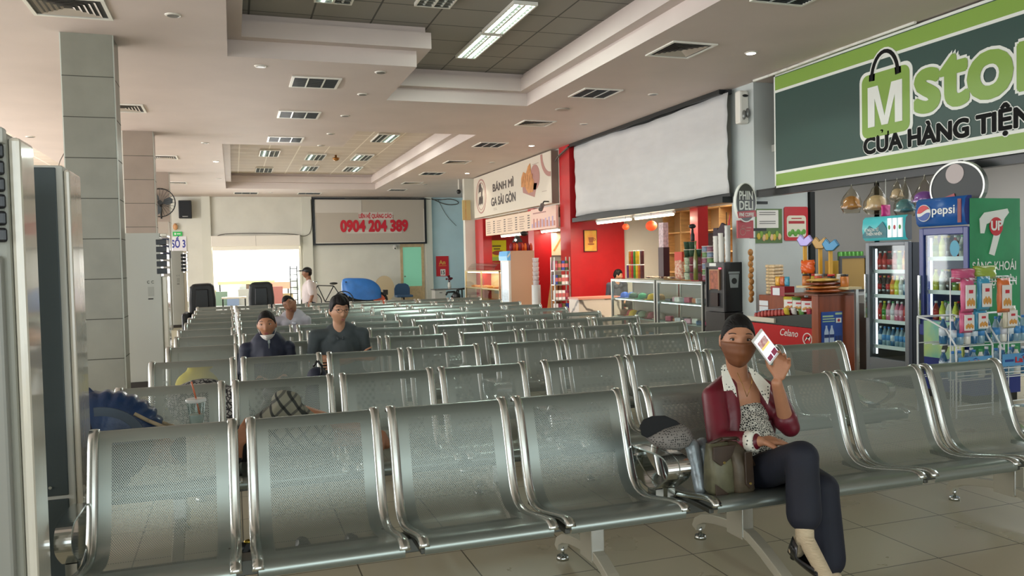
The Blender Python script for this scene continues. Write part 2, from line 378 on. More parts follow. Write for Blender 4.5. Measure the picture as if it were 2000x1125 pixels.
# ---------------------------------------------------------------- ceiling fittings
lamp_glow = mat('tube_glow', (0.82, 1.0, 0.88), .4, emit=9)
tube_off = mat('tube_unlit', '#d9dcd6', .3)
refl_m = mat('louvre_reflector', '#9a9c98', .25, .8)
gv = B(); 
def louver_light(label, x, y, z, sx, sy, on=(1,1), group='louvred fluorescent lights of the coffers', three=False):
    t = thing('ceiling_light', label, 'ceiling light', (x, y, z), 0, group)
    f = B(); f.box(0,0,-.02, sx, .02, .02); f.box(0, sy-.02, -.02, sx, sy, .02); f.box(0,.02,-.02,.02,sy-.02,.02); f.box(sx-.02,.02,-.02,sx,sy-.02,.02)
    n = 3 if three else 2
    for k in range(1, n): f.box(sx*k/n-.012, .02, -.02, sx*k/n+.012, sy-.02, .015)
    f.build('frame', white_m, t)
    B().box(.02, .02, .015, sx-.02, sy-.02, .02).build('reflector', refl_m if not three else dark_m, t)
    bl = B()
    for k in range(12): yy = .03+(sy-.06)*k/11; bl.box(.02, yy-.002, -.018, sx-.02, yy+.002, .008)
    bl.build('louvre', refl_m, t)
    for k in range(2):
        xx = sx*(.25+.5*k) if not three else sx*(.33+.34*k)
        B().cyl((xx, .05, .0), (xx, sy-.05, .0), .016, n=10).build('tube', lamp_glow if on[k] else tube_off, t)
    return t
rows1 = [(3.13, 10.18, 'farthest lit'), (3.13, 8.86, 'second'), (3.13, 7.5, 'nearest')]
for x, y, nm in rows1[:2]: louver_light('lit twin-tube louvred light in the near coffer, %s from the camera' % nm.replace('farthest lit', 'the one farther').replace('second', 'the one nearer'), x, y, 4.455, .30, 1.25)
louver_light('unlit dark louvred light in the near coffer, cut by the top edge', 2.06, 8.2, 4.455, .42, 1.05, (0, 0))
louver_light('unlit louvred light in the near coffer left of the others', .95, 8.2, 4.455, .42, 1.2, (1, 0))
far_l = [(3.24,18.6,'nearest on the right',(0,1)),(3.24,22.2,'middle on the right',(1,0)),(3.36,25.0,'farthest on the right',(0,1)),(1.98,22.3,'middle of the centre column',(1,0)),(2.05,25.0,'farthest of the centre column',(1,0)),(.75,21.7,'left column',(1,0)),(.75,25.6,'farthest left unlit and pinkish',(0,0))]
for x, y, nm, on in far_l: louver_light('small twin-tube light in the far coffer, '+nm, x, y, 4.455, .50, 1.2, on)
for k, (x, y) in enumerate(((-4.62, 17.6), (-4.62, 20.6))): louver_light('lit louvred light left of the tiled column, '+('nearer' if k == 0 else 'farther'), x, y, 4.455, .6, 1.3, (1, 1))
dark_slot = mat('vent_dark', '#26282a', .5)
def grille(label, x0, y0, x1, y1, name='ceiling_light', square=False, grp=None):
    t = thing(name, label, 'air vent' if square else 'ceiling light', (x0, y0, ZC), 0, grp); sx, sy = x1-x0, y1-y0
    f = B(); w_ = .035
    f.box(0,0,-.015,sx,w_,.01); f.box(0,sy-w_,-.015,sx,sy,.01); f.box(0,w_,-.015,w_,sy-w_,.01); f.box(sx-w_,w_,-.015,sx,sy-w_,.01)
    f.build('frame', white_m, t)
    B().box(w_, w_, -.002, sx-w_, sy-w_, .0).build('recess', dark_slot, t)
    s = B()
    if square:
        for k in range(1, 6):
            a = w_+(sx/2-w_)*k/6.2; c = w_+(sy/2-w_)*k/6.2
            P = [(a,c),(sx-a,c),(sx-a,sy-c),(a,sy-c)]; Q = [(p[0]+(.022 if p[0] < sx/2 else -.022), p[1]+(.022 if p[1] < sy/2 else -.022)) for p in P]
            ring(s, P, -.016, Q, -.004)
        s.build('blade', mat('vent_blade', '#b9afa4', .5), t)
    else:
        for k in (1, 2): s.box(sx*k/3-.01, w_, -.014, sx*k/3+.01, sy-w_, -.004)
        for k in range(14): yy = w_+(sy-2*w_)*(k+.5)/14; s.box(w_, yy-.003, -.012, sx-w_, yy+.003, -.004, 1)
        s.build('louvre', [mat('louvre_bright', '#dfe2df', .25, .6), mat('louvre_dark', '#5b5e60', .3, .7)], t)
    return t
for k, (x0, y0, x1, y1, nm) in enumerate(((.82,11.15,1.47,11.8,'nearest'),(.78,13.65,1.45,14.3,'second'),(.72,16.4,1.40,17.1,'third'))):
    grille('square dark three-bay louvred light flush in the ceiling left of centre, %s of the row' % nm, x0, y0, x1, y1, grp=None)
for k, (x0, y0, x1, y1, nm) in enumerate(((.1,28.8,.9,29.5,'left'),(2.2,28.8,3.0,29.5,'right'))):
    grille('flat louvred light by the far wall, %s one before the entrance' % nm, x0, y0, x1, y1)
for x0, y0, x1, y1, nm in ((4.88,6.2,5.5,6.86,'nearest, at the top edge'),(4.95,10.95,5.57,11.6,'second, above the white banner'),(5.0,16.4,5.62,17.1,'third'),(5.08,22.1,5.7,22.8,'fourth'),(5.1,27.3,5.7,27.9,'last, near the far wall')):
    grille('dark louvred light in the ceiling strip beside the shops, '+nm, x0, y0, x1, y1)
for x0, y0, x1, y1, nm in ((4.9,8.35,5.5,9.03,'nearest, on the shop side'),(5.0,13.7,5.62,14.25,'second, on the shop side'),(5.1,19.5,5.7,20.1,'third, on the shop side'),(5.1,24.9,5.7,25.5,'fourth, on the shop side'),(-1.75,8.4,-1.05,9.05,'above the near tiled column'),(-1.85,13.6,-1.22,14.25,'behind the near tiled column'),(-1.7,19.6,-1.1,20.2,'behind the second column'),(-1.8,25.5,-1.2,26.1,'behind the farthest column')):
    grille('square concentric air vent in the ceiling, '+nm, x0, y0, x1, y1, 'air_vent', True)
dl = [(-.48,8.75,0,'near the top left'),(.41,10.7,0,'left, below the coffer corner'),(1.91,10.68,0,'below the coffer middle'),(1.89,12.12,0,'second along the centre line'),(1.87,13.93,0,'third along the centre line'),(1.85,15.88,0,'fourth along the centre line'),(1.83,17.48,0,'fifth along the centre line'),
      (6.14,8.61,1,'lit, before the green sign'),(6.18,11.16,0,'unlit, before the white banner'),(6.24,13.89,0,'unlit, before the banner end'),(6.25,16.71,1,'lit, before the red pillar'),(6.31,19.74,0,'unlit, before the bread sign'),(6.35,22.23,1,'lit, at the far end of the bread sign'),(-3.48,17.25,0,'left of the tiled column'),(-.3,20.5,1,'lit, left of the far coffer'),(-.45,17.5,0,'left of the far coffer corner'),(-.3,24.5,0,'left, deep in the hall'),(1.3,28.9,0,'between the two far lights'),(5.9,25.6,0,'unlit, near the blue wall')]
ring_m = mat('downlight_ring', '#e8e4dc', .25, .2)
glow2 = mat('downlight_glow', (1.0, .97, .88), .4, emit=14)
for x, y, on, nm in dl:
    t = thing('downlight', 'small round recessed downlight, '+nm, 'ceiling light', (x, y, ZC))
    B().lathe([(.062,-.012),(.078,-.004),(.08,.0),(.06,.0)], n=20).build('rim', ring_m, t)
    B().lathe([(.05,-.013),(.058,-.0125),(.03,-.017 if on else -.0126)], n=18).build('bulb', glow2 if on else mat('downlight_off', '#4a4744', .3), t)
    if on:
        l = bpy.data.lights.new('downlight', 'SPOT'); l.energy = 14; l.spot_size = 1.9; l.color = (1, .93, .8); l.shadow_soft_size = .05
        lo = bpy.data.objects.new('downlight_lamp', l); C.objects.link(lo); lo.location = (x, y, ZC-.05)
t = thing('smoke_detector', 'flat round cover in the ceiling between two shop-side vents', 'detector', (5.27, 12.59, ZC))
B().lathe([(.10,-.02),(.12,-.01),(.12,0)], n=20).build('cover', mat('detector_grey', '#a69c92', .5), t)
t = thing('smoke_detector', 'small brass detector hanging in the far coffer', 'detector', (2.75, 22.6, 4.48))
B().lathe([(.03,-.16),(.09,-.12),(.10,-.08),(.03,-.06),(.03,0)], n=14).build('body', mat('brass', '#9a6a38', .3, .8), t)
# lights of the coffers
for x, y, e in ((3.28, 10.8, 26), (3.28, 9.4, 26)):
    area('coffer_tubes', (x, y, 4.40), (0,0,0), .26, 1.1, e, (.85, 1, .9))
for x, y in ((3.5, 19.2), (3.5, 22.8), (2.2, 22.9), (1.0, 22.3), (2.3, 25.6)):
    area('coffer_tubes', (x, y, 4.40), (0,0,0), .4, 1.1, 22, (.9, 1, .92))
# ================================================================ WAITING BENCHES
steel_m = mat('brushed_steel', '#8f9893', .30, .75, noise=.04, nscale=3)
rail_m = mat('rail_aluminium', '#ccd2cf', .24, 1.0)
def perf_mat():
    m = bpy.data.materials.new('perforated_steel'); m.use_nodes = True; nt = m.node_tree; N = nt.nodes; L = nt.links; b = N['Principled BSDF']
    b.inputs['Base Color'].default_value = (*hexc('#8f9893'), 1); b.inputs['Metallic'].default_value = .7; b.inputs['Roughness'].default_value = .34
    tc = N.new('ShaderNodeUVMap'); tc.uv_map = 'UVMap'
    P = .0088
    def lat(off):
        mp = N.new('ShaderNodeVectorMath'); mp.operation = 'MULTIPLY_ADD'; L.new(tc.outputs[0], mp.inputs[0]); mp.inputs[1].default_value = (1/P, 1/(P*1.4), 0); mp.inputs[2].default_value = (off, off, 0)
        fr = N.new('ShaderNodeVectorMath'); fr.operation = 'FRACTION'; L.new(mp.outputs[0], fr.inputs[0])
        sb = N.new('ShaderNodeVectorMath'); sb.operation = 'SUBTRACT'; L.new(fr.outputs[0], sb.inputs[0]); sb.inputs[1].default_value = (.5, .5, 0)
        sc = N.new('ShaderNodeVectorMath'); sc.operation = 'MULTIPLY'; L.new(sb.outputs[0], sc.inputs[0]); sc.inputs[1].default_value = (P, P*1.4, 0)
        ln = N.new('ShaderNodeVectorMath'); ln.operation = 'LENGTH'; L.new(sc.outputs[0], ln.inputs[0]); return ln.outputs['Value']
    mn = N.new('ShaderNodeMath'); mn.operation = 'MINIMUM'; L.new(lat(0), mn.inputs[0]); L.new(lat(.5), mn.inputs[1])
    lt = N.new('ShaderNodeMath'); lt.operation = 'GREATER_THAN'; L.new(mn.outputs[0], lt.inputs[0]); lt.inputs[1].default_value = .0023
    tr = N.new('ShaderNodeBsdfTransparent'); mx = N.new('ShaderNodeMixShader'); L.new(lt.outputs[0], mx.inputs[0]); L.new(tr.outputs[0], mx.inputs[1]); L.new(b.outputs[0], mx.inputs[2])
    L.new(mx.outputs[0], N['Material Output'].inputs[0]); return m
perf_m = perf_mat()
# side profile (y from the top edge of the backrest, z above floor), front edge towards -y
prof = [(.035,.800),(.028,.822),(.0,.832),(-.028,.815),(-.05,.775),(-.075,.70),(-.10,.62),(-.125,.53),(-.15,.46),(-.178,.41),(-.22,.378),(-.28,.366),(-.36,.372),(-.46,.392),(-.56,.412),(-.62,.420),(-.655,.412),(-.668,.388),(-.660,.365)]
def smoothp(P, n=2):
    for _ in range(n):
        Q = [P[0]]
        for a, b_ in zip(P[:-1], P[1:]):
            Q += [tuple(a[i]*.75+b_[i]*.25 for i in (0,1)), tuple(a[i]*.25+b_[i]*.75 for i in (0,1))]
        Q.append(P[-1]); P = Q
    return P
PR = smoothp(prof, 1)
SW = .54
def seat_mesh():
    xs_ = [0.0, .07, SW/2, SW-.07, SW]; S = [0.0]
    for a, b_ in zip(PR[:-1], PR[1:]): S.append(S[-1]+math.dist(a, b_))
    vs = []; uv = []
    for (y, z), s in zip(PR, S):
        for x in xs_: vs.append((x, y, z)); uv.append((x, s))
    n = len(xs_); fs = []; mi = []
    for j in range(len(PR)-1):
        for i in range(n-1):
            fs.append((j*n+i, (j+1)*n+i, (j+1)*n+i+1, j*n+i+1)); sm_ = (S[j]+S[j+1])/2
            mi.append(1 if (i in (1, 2) and .13 < sm_ < .86) else 0)
    me = bpy.data.meshes.new('seat'); me.from_pydata(vs, [], fs); me.materials.append(steel_m); me.materials.append(perf_m)
    me.polygons.foreach_set('material_index', mi); me.polygons.foreach_set('use_smooth', [True]*len(fs))
    ul = me.uv_layers.new(name='UVMap')
    for p in me.polygons:
        for li in p.loop_indices: ul.data[li].uv = uv[me.loops[li].vertex_index]
    me.update(); return me
rail_path = [(0, y, z) for y, z in PR[2:-3]]
def rail_obj(parent, x):
    b = B(); w_ = .021; t_ = .011
    sec = [(-w_,-t_),(w_,-t_),(w_*1.06,-t_*.2),(w_*.85,t_*.8),(0,t_*1.0),(-w_*.85,t_*.8),(-w_*1.06,-t_*.2)]
    b.sweep(rail_path, sec, smooth=True)
    return b.build('side_rail', rail_m, parent, loc=(x, 0, 0))
def arm_mesh():
    pts = [(-.03,.50),(-.06,.55),(-.12,.565),(-.28,.572),(-.40,.575),(-.455,.56),(-.475,.525),(-.465,.485),(-.40,.44),(-.32,.395),(-.24,.40),(-.16,.42),(-.10,.45)]
    P = pts
    for _ in range(2):
        Q = []
        for i in range(len(P)):
            a, c = P[i], P[(i+1) % len(P)]; Q += [tuple(a[k]*.75+c[k]*.25 for k in (0,1)), tuple(a[k]*.25+c[k]*.75 for k in (0,1))]
        P = Q
    b = B(); b.sweep([(0, y, z) for y, z in P], [(-.028,-.004),(.028,-.004),(.028,.004),(-.028,.004)], close=True, smooth=False)
    b.box(-.02, -.34, .33, .02, -.26, .40)
    return b
PITCH = .617
def make_bench(label):
    t = thing('waiting_bench', label, 'bench', (0,0,0), 0)
    sm = seat_mesh()
    for k in range(4):
        s = bpy.data.objects.new('seat', sm); C.objects.link(s); s.parent = t; s.location = (.01+k*PITCH, 0, 0)
        rail_obj(s, .0); rail_obj(s, SW)
    Ltot = PITCH*4-.05
    b = B(); b.box(-.01, -.40, .285, Ltot+.01, -.30, .345)
    for k in range(4):
        for xx in (.02+k*PITCH, SW-.01+k*PITCH): b.box(xx-.012, -.60, .345, xx+.012, -.14, .368)
    b.build('beam', mat('beam_grey', '#5a5c58', .4, .6), t, bevel=.004)
    lm_ = mat('leg_cream', '#b3ae9c', .45, .25)
    for xx in (.33, Ltot-.33):
        g = B(); g.box(xx-.03, -.42, .13, xx+.03, -.29, .285)
        g.box(xx-.032, -.428, .14, xx+.032, -.42, .29, 1)
        arc = [(xx, .02, .055),(xx, .0, .095),(xx, -.06, .128),(xx, -.15, .15),(xx, -.25, .165),(xx, -.36, .175),(xx, -.46, .155),(xx, -.56, .115),(xx, -.65, .07),(xx, -.72, .035)]
        g.sweep(arc, [(-.028,-.022),(.028,-.022),(.028,.022),(-.028,.022)])
        lg = g.build('leg', [lm_, mat('leg_aluminium', '#b9bab4', .25, .9)], t, bevel=.004)
        f = B(); f.cyl((xx, 0, 0), (xx, 0, .02), .032, .028, m=0); f.cyl((xx, 0, .02), (xx, 0, .07), .010); f.build('levelling_foot', [chrome_m], lg)
        B().cyl((xx, -.70, 0), (xx, -.70, .022), .032, .028).build('levelling_foot', [chrome_m], lg)
    for xx in (-.035, Ltot+.035): arm_mesh().build('armrest', chrome_m, t, loc=(xx, 0, 0))
    return t
rowY = [3.73, 5.0, 6.27, 7.40, 8.43, 9.40, 10.5, 11.5, 12.45, 13.4, 14.6]
proto = None
for r, y in enumerate(rowY):
    for side in (0, 1):
        rn = 'front row' if r == 0 else ('last row by the far end' if r == 10 else ORD[r]+' row')
        lb = 'perforated steel four-seat waiting bench, %s half of the %s' % ('left' if side == 0 else 'right, shop-side', rn)
        x0 = (-.575 if side == 0 else 1.975) + (0, -.06, 0, .03, .03, 0, .01, 0, .01, 0, -.02)[r]
        if proto is None: proto = make_bench(lb); o = proto
        else: o = dup(proto, label=lb)
        o.location = (x0, y, 0); o['group'] = 'steel waiting benches in rows'
# ================================================================ LEFT SIDE: STANDING AIR CONDITIONERS
gloss_m = mat('glossy_cream_door', '#d9d3c4', .16, .0, coat=1.0, bump=.12, nscale=2.2, stretch=(1, 1.6, .5))
acg_m = mat('ac_light_grey', '#b5b7b0', .35)
acd_m = mat('ac_dark_panel', '#3a4446', .45, .3)
louv_m = mat('ac_louvre', '#0c1118', .3)
t = thing('air_conditioner', 'tall floor-standing air conditioner at the left edge, nearest, with black louvres and glossy cream side', 'air conditioner', (-1.26, 2.90, 0))
b = B(); b.box(0, .04, 0, .60, .25, 1.94); b.build('body', mat('ac_shell', '#939489', .35), t, bevel=.012)
b = B(); b.box(.60, .05, .02, .635, .24, 1.925); b.build('side_panel', gloss_m, t, bevel=.012)
b = B(); b.box(.0, .0, .02, .58, .04, 1.55); b.build('front_panel', mat('ac_front', '#8b8c85', .35), t, bevel=.01)
lv = B()
for k in range(6):
    z = 1.59+k*.052
    lv.prism([(0, z+.002), (.60, z+.002), (.60, z+.047), (0, z+.047)], -.006, .012)
lv.build('louvre', louv_m, t, bevel=.008)
B().box(-.0, .0, 1.90, .60, .05, 1.95).build('top_cap', acg_m, t, bevel=.008)
B().box(.0, -.004, 1.17, .40, .0, 1.28).build('display_panel', mat('ac_display', '#0a1524', .2), t)
t = thing('air_conditioner', 'tall air conditioner seen from its dark grey back, right behind the nearest one', 'air conditioner', (-1.25, 3.97, 0))
B().box(0, .0, .05, .565, .30, 1.955).build('body', acg_m, t, bevel=.006)
B().box(.01, -.008, .52, .54, .0, 1.945).build('upper_back_panel', acd_m, t, bevel=.004)
B().box(.01, -.010, .06, .54, .0, .505).build('lower_back_panel', acd_m, t, bevel=.004)
B().box(.565, .01, .06, .59, .29, 1.94).build('side_panel', gloss_m, t, bevel=.012)
s = B()
for x, z in ((.44, 1.86), (.44, 1.2), (.45, .9), (.30, 1.1), (.31, 1.03), (.35, .85), (.36, .77), (.4, .6), (.47, .56)): s.cyl((x, -.014, z), (x, -.006, z), .007, n=8)
s.build('screws', chrome_m, t)
def side_ac(label, x, y, w_, dpt, h_, tall):
    t = thing('air_conditioner', label, 'air conditioner', (x, y, 0))
    B().box(0, 0, .07, w_, dpt, h_).build('body', acg_m, t, bevel=.008)
    B().box(-.01, -.01, 0, w_+.0, dpt, .07).build('base', mat('ac_base', '#3a3634', .5), t)
    f = B(); f.box(w_, .02, .10, w_+.07, dpt-.02, h_-.55); f.box(w_, .0, h_-.05, w_+.09, dpt, h_-.005)
    f.build('front_door', gloss_m, t, bevel=.015)
    lv = B()
    for k in range(5): lv.box(w_-.05, -.004, h_-.52+k*.092, w_+.075, dpt-.02, h_-.45+k*.092)
    lv.build('louvre', louv_m, t, bevel=.006)
    g = B()
    for k in range(10): g.box(w_+.07, .05, .15+k*.035, w_+.074, dpt-.05, .165+k*.035)
    g.build('intake_grille', mat('grille_white', '#d6d7d2', .4), t)
    s = B()
    for k, (xx, zz, rr) in enumerate(((w_-.15, h_-.62, .016), (w_-.10, h_-.62, .016))):
        for q in range(9):
            a0 = math.radians(50+q*29); a1 = a0+math.radians(29)
            s.cyl((xx+rr*math.cos(a0), -.002, zz+rr*math.sin(a0)), (xx+rr*math.cos(a1), -.002, zz+rr*math.sin(a1)), .0022, n=6)
    s.box(w_-.16, -.002, h_-.80, w_-.09, -.0005, h_-.68, 1); s.box(w_-.16, -.003, h_-.84, w_-.10, -.0005, h_-.825)
    s.build('sticker', [black_m, mat('sticker_grey', '#a3a59e', .5)], t)
    return t
side_ac('light grey air conditioner standing side-on before the second column, broad plain side', -1.325, 11.2, .46, .42, 1.95, True)
side_ac('small far air conditioner beyond the light grey one, partly hidden behind it', -1.46, 22.0, .28, .5, 1.93, False)
t = thing('kiosk', 'tall kiosk with pale top and navy middle behind the air conditioners', 'kiosk', (-1.80, 21.2, 0))
B().box(0, 0, 0, .36, .5, 1.75).build('body', mat('kiosk_grey', '#8b8b86', .5), t); B().box(-.005, -.005, 1.75, .365, .505, 2.22).build('band', mat('navy', '#1c2440', .4), t); B().box(0, 0, 2.22, .36, .5, 2.62).build('top', mat('kiosk_beige', '#a79c90', .5), t)
# wall fan on the farthest column
t = thing('wall_fan', 'black caged wall fan on the farthest column', 'fan', (-1.72, 22.75, 3.19))
cg = B(); R_ = .37
for rr, yy in ((R_, 0), (R_*.97, .05), (R_*.97, -.05)):
    P = [(rr*math.cos(2*PI*i/28), yy, rr*math.sin(2*PI*i/28)) for i in range(29)]; cg.tube(P, .007, n=6)
for i in range(24):
    a = 2*PI*i/24
    for s_ in (-1, 1): cg.tube([(.05*math.cos(a), s_*.08, .05*math.sin(a)), (R_*.6*math.cos(a), s_*.075, R_*.6*math.sin(a)), (R_*math.cos(a), s_*.03, R_*math.sin(a))], .003, n=4)
cg.build('cage', black_m, t)
bl = B()
for i in range(3):
    a = 2*PI*i/3+.3; ca, sa = math.cos(a), math.sin(a)
    P = [(.05, -.04), (.14, -.11), (.28, -.10), (.32, .0), (.26, .07), (.12, .05)]
    bl.prism([(p[0]*ca-p[1]*sa, p[0]*sa+p[1]*ca) for p in P], -.004, .004)
bl.build('blades', mat('fan_blade', '#3b4145', .3), t)
B().cyl((0, -.06, 0), (0, .18, 0), .06, n=16).build('motor', black_m, t)
B().tube([(0, .15, 0), (0, .24, -.05), (0, .25, -.40)], .02).build('bracket', black_m, t)
# ================================================================ FAR WALL ITEMS
t = thing('roller_shutter_box', 'white roller shutter housing above the bright entrance', 'shutter', (-.70, YB-.32, 2.20))
B().box(0, 0, .02, 3.04, .31, .40).build('housing', mat('shutter_white', '#e6dfd4', .4), t, bevel=.01)
b = B(); b.box(1.5, -.004, .02, 1.51, .0, .40); b.build('seam', mat('seam', '#9c968c', .5), t)
B().box(.04, .08, -.12, 3.0, .2, .02).build('shutter_edge', mat('shutter_slat', '#efe9dc', .4), t)
b = B(); b.box(-.74, YB-.06, 0, -.66, YB, 2.2); b.box(2.30, YB-.06, 0, 2.38, YB, 2.2); struct(b.build('door_3', mat('entrance_frame', '#d9d6c8', .4)))
t = thing('billboard', 'framed advertising board with red phone number high on the far wall', 'billboard', (2.83, YB-.22, 2.22))
W_, H_ = 4.24, 1.74
B().box(.05, .03, .05, W_-.05, .14, H_-.05).build('panel', mat('billboard_grey', '#b7ad9f', .5), t)
f = B(); f.box(0,0,0,W_,.2,.06); f.box(0,0,H_-.06,W_,.2,H_); f.box(0,0,.06,.07,.2,H_-.06); f.box(W_-.07,0,.06,W_,.2,H_-.06); f.build('frame', mat('frame_navy', '#15181f', .4), t)
b = B(); b.box(.09, .022, .07, W_-.10, .03, .085); b.box(.07, .022, .07, .09, .03, H_-.08); b.box(W_-.10, .022, .07, W_-.085, .03, H_-.4); b.build('inner_edge', mat('edge_white', '#eeeae2', .5), t)
b = B(); b.box(.09, .018, H_-.55, 1.78, .03, H_-.08, 0); b.box(1.66, .016, .92, 2.95, .022, 1.21, 0); b.box(1.2, .017, .42, 3.28, .022, .55, 0); b.build('patch', mat('patch_white', '#cbc4ba', .5), t)
rl = mat('red_lettering', '#c4152c', .5)
text('lettering', 'LIÊN HỆ QUẢNG CÁO :', 1.68, .99, .15, rl, t, width=1.28, y=.012, off=.035)
text('lettering', '0904 204 389', 1.0, .50, .40, rl, t, width=2.50, y=.010, off=.055)
t = thing('speaker', 'black box loudspeaker high on the far wall at left', 'speaker', (-1.72, YB-.4, 3.22))
B().box(0, 0, 0, .42, .3, .62).build('cabinet', black_m, t, bevel=.02); B().box(.03, -.01, .03, .39, .0, .59).build('grille', mat('speaker_cloth', '#26282c', .9), t); B().box(.12, -.014, .05, .3, -.008, .075).build('badge', chrome_m, t); B().cyl((.21, .25, .4), (.21, .42, .4), .03).build('bracket', dark_m, t)
t = thing('hanging_sign', 'white sign reading SỐ 3 in blue at the far left', 'sign', (-2.10, YB-.042, 1.72))
B().box(0, 0, 0, .58, .04, .88).build('board', mat('sign_white', '#e2dfe4', .5), t); bl_ = mat('blue_lettering', '#2c3590', .5)
text('lettering', 'SỐ 3', .1, .50, .26, bl_, t, width=.44, off=.03); text('lettering', '3', .24, .1, .22, bl_, t, width=.12, off=.03)
t = thing('exit_sign', 'small green lit sign above the white SỐ 3 sign', 'sign', (-1.95, YB-.051, 2.62))
B().box(0, 0, 0, .30, .05, .15).build('box', mat('exit_green', '#1f8a3c', .4, emit=.6), t); b = B(); b.box(.05, -.004, .04, .10, 0, .11); b.box(.13, -.004, .06, .25, 0, .09); b.build('symbol', white_m, t)
t = thing('wall_lamp', 'small orange and white lamp above the green lit sign', 'lamp', (-1.86, YB-.1, 2.92))
B().lathe([(.02,-.1),(.07,-.05),(.08,.05),(.03,.14)], (0,0,0)).build('lamp_body', mat('lamp_orange', '#cf9a6a', .5), t)
t = thing('security_camera', 'white dome camera on the far wall beside the billboard bottom', 'camera', (5.85, YB-.001, 2.12))
B().cyl((0, 0, 0), (0, -.1, 0), .07).build('base', white_m, t); B().ell((-.01, -.15, -.04), (.07, .09, .07)).build('dome', white_m, t); B().ell((-.02, -.22, -.06), (.03, .03, .03)).build('lens', black_m, t)
t = thing('calendar', 'red wall calendar with gold lettering on the pale blue wall', 'calendar', (7.45, YB-.05, .95))
B().box(0, 0, 0, .50, .02, .78).build('sheet', mat('calendar_red', '#c8202c', .5), t); B().box(.16, -.006, .02, .36, .0, .27).build('date_block', mat('paper_white', '#e9e6e0', .6), t)
g = mat('gold_print', '#d8a84a', .4); text('lettering', 'An', .12, .46, .16, g, t, width=.24, off=.03); text('lettering', '15', .19, .08, .14, black_m, t, width=.14, off=.02, y=-.012)
b = B(); b.box(.1, -.004, .40, .4, 0, .415); b.build('line', g, t)
# cables
cb = mat('cable_grey', '#55504a', .6)
def cable(label, pts, r=.012, m=cb, name='cable'):
    P = [Vector(p) for p in pts]
    for _ in range(2):
        Q = [P[0]]
        for a, c in zip(P[:-1], P[1:]): Q += [a.lerp(c, .25), a.lerp(c, .75)]
        Q.append(P[-1]); P = Q
    return tag(B().tube([tuple(p) for p in P], r, n=6).build(name, m), label, 'cable')
cable('thin cable drooping from the far wall above the shutter box to the billboard', [(-.70, YB-.03, 2.2), (-.6, YB-.03, 2.66), (.4, YB-.03, 2.70), (2.2, YB-.03, 2.66), (2.5, YB-.17, 2.52), (2.8, YB-.17, 2.72), (2.78, YB-.17, 3.9)])
cable('dark cables along the billboard top to the blue wall corner', [(4.0, YB-.26, 3.94), (6.0, YB-.26, 3.96), (7.1, YB-.2, 3.93), (7.6, YB-.05, 3.90), (8.2, YB-.05, 3.96), (8.5, YB-.05, 3.75), (7.9, YB-.05, 3.7), (7.3, YB-.17, 3.95)], .016)
cable('thin cable hanging on the pale blue wall', [(7.6, YB-.04, 3.9), (7.9, YB-.04, 3.3), (8.3, YB-.04, 2.9)], .008)
cable('thin grey cable looping left of the near tiled column', [(-1.645, 9.7, 2.75), (-1.72, 9.7, 2.6), (-1.70, 9.7, 2.3), (-1.645, 9.7, 1.9)], .004)
cable('power cable tied along the top edge of the bread sign and red pillar', [(6.95, 16.3, 3.93), (6.93, 16.9, 3.78), (6.96, 17.1, 3.72)], .022)
# massage chairs under covers
cov = mat('black_cover', '#1d2023', .45, noise=.3, nscale=6, bump=.6)
for k, (x, lb) in enumerate(((-.61, 'left of the entrance'), (.53, 'before the entrance light'))):
    t = thing('massage_chair', 'massage chair under a black cover, the one '+lb, 'chair', (x, 17.5, 0))
    P = [(-.24, .35), (-.25, .85), (-.23, 1.10), (-.17, 1.17), (.17, 1.18), (.23, 1.12), (.26, .85), (.25, .35)]
    B().prism(P, -.02, .22).build('backrest', cov, t, bevel=.05)
    B().box(-.36, -.62, .10, -.24, .12, .62).build('arm', cov, t, bevel=.05); B().box(.24, -.62, .10, .36, .12, .62).build('arm', cov, t, bevel=.05)
    B().box(-.24, -.6, .12, .24, .0, .46).build('seat', cov, t, bevel=.05)
    B().prism([(-.13, .72), (-.12, 1.06), (.12, 1.06), (.13, .72), (.04, .5), (-.04, .5)], -.05, -.02).build('head_pad', mat('black_leather', '#0d0f12', .3), t, bevel=.015)
    b = B(); b.box(-.30, -.5, 0, -.22, .1, .10); b.box(.22, -.5, 0, .30, .1, .10); b.build('base', black_m, t)
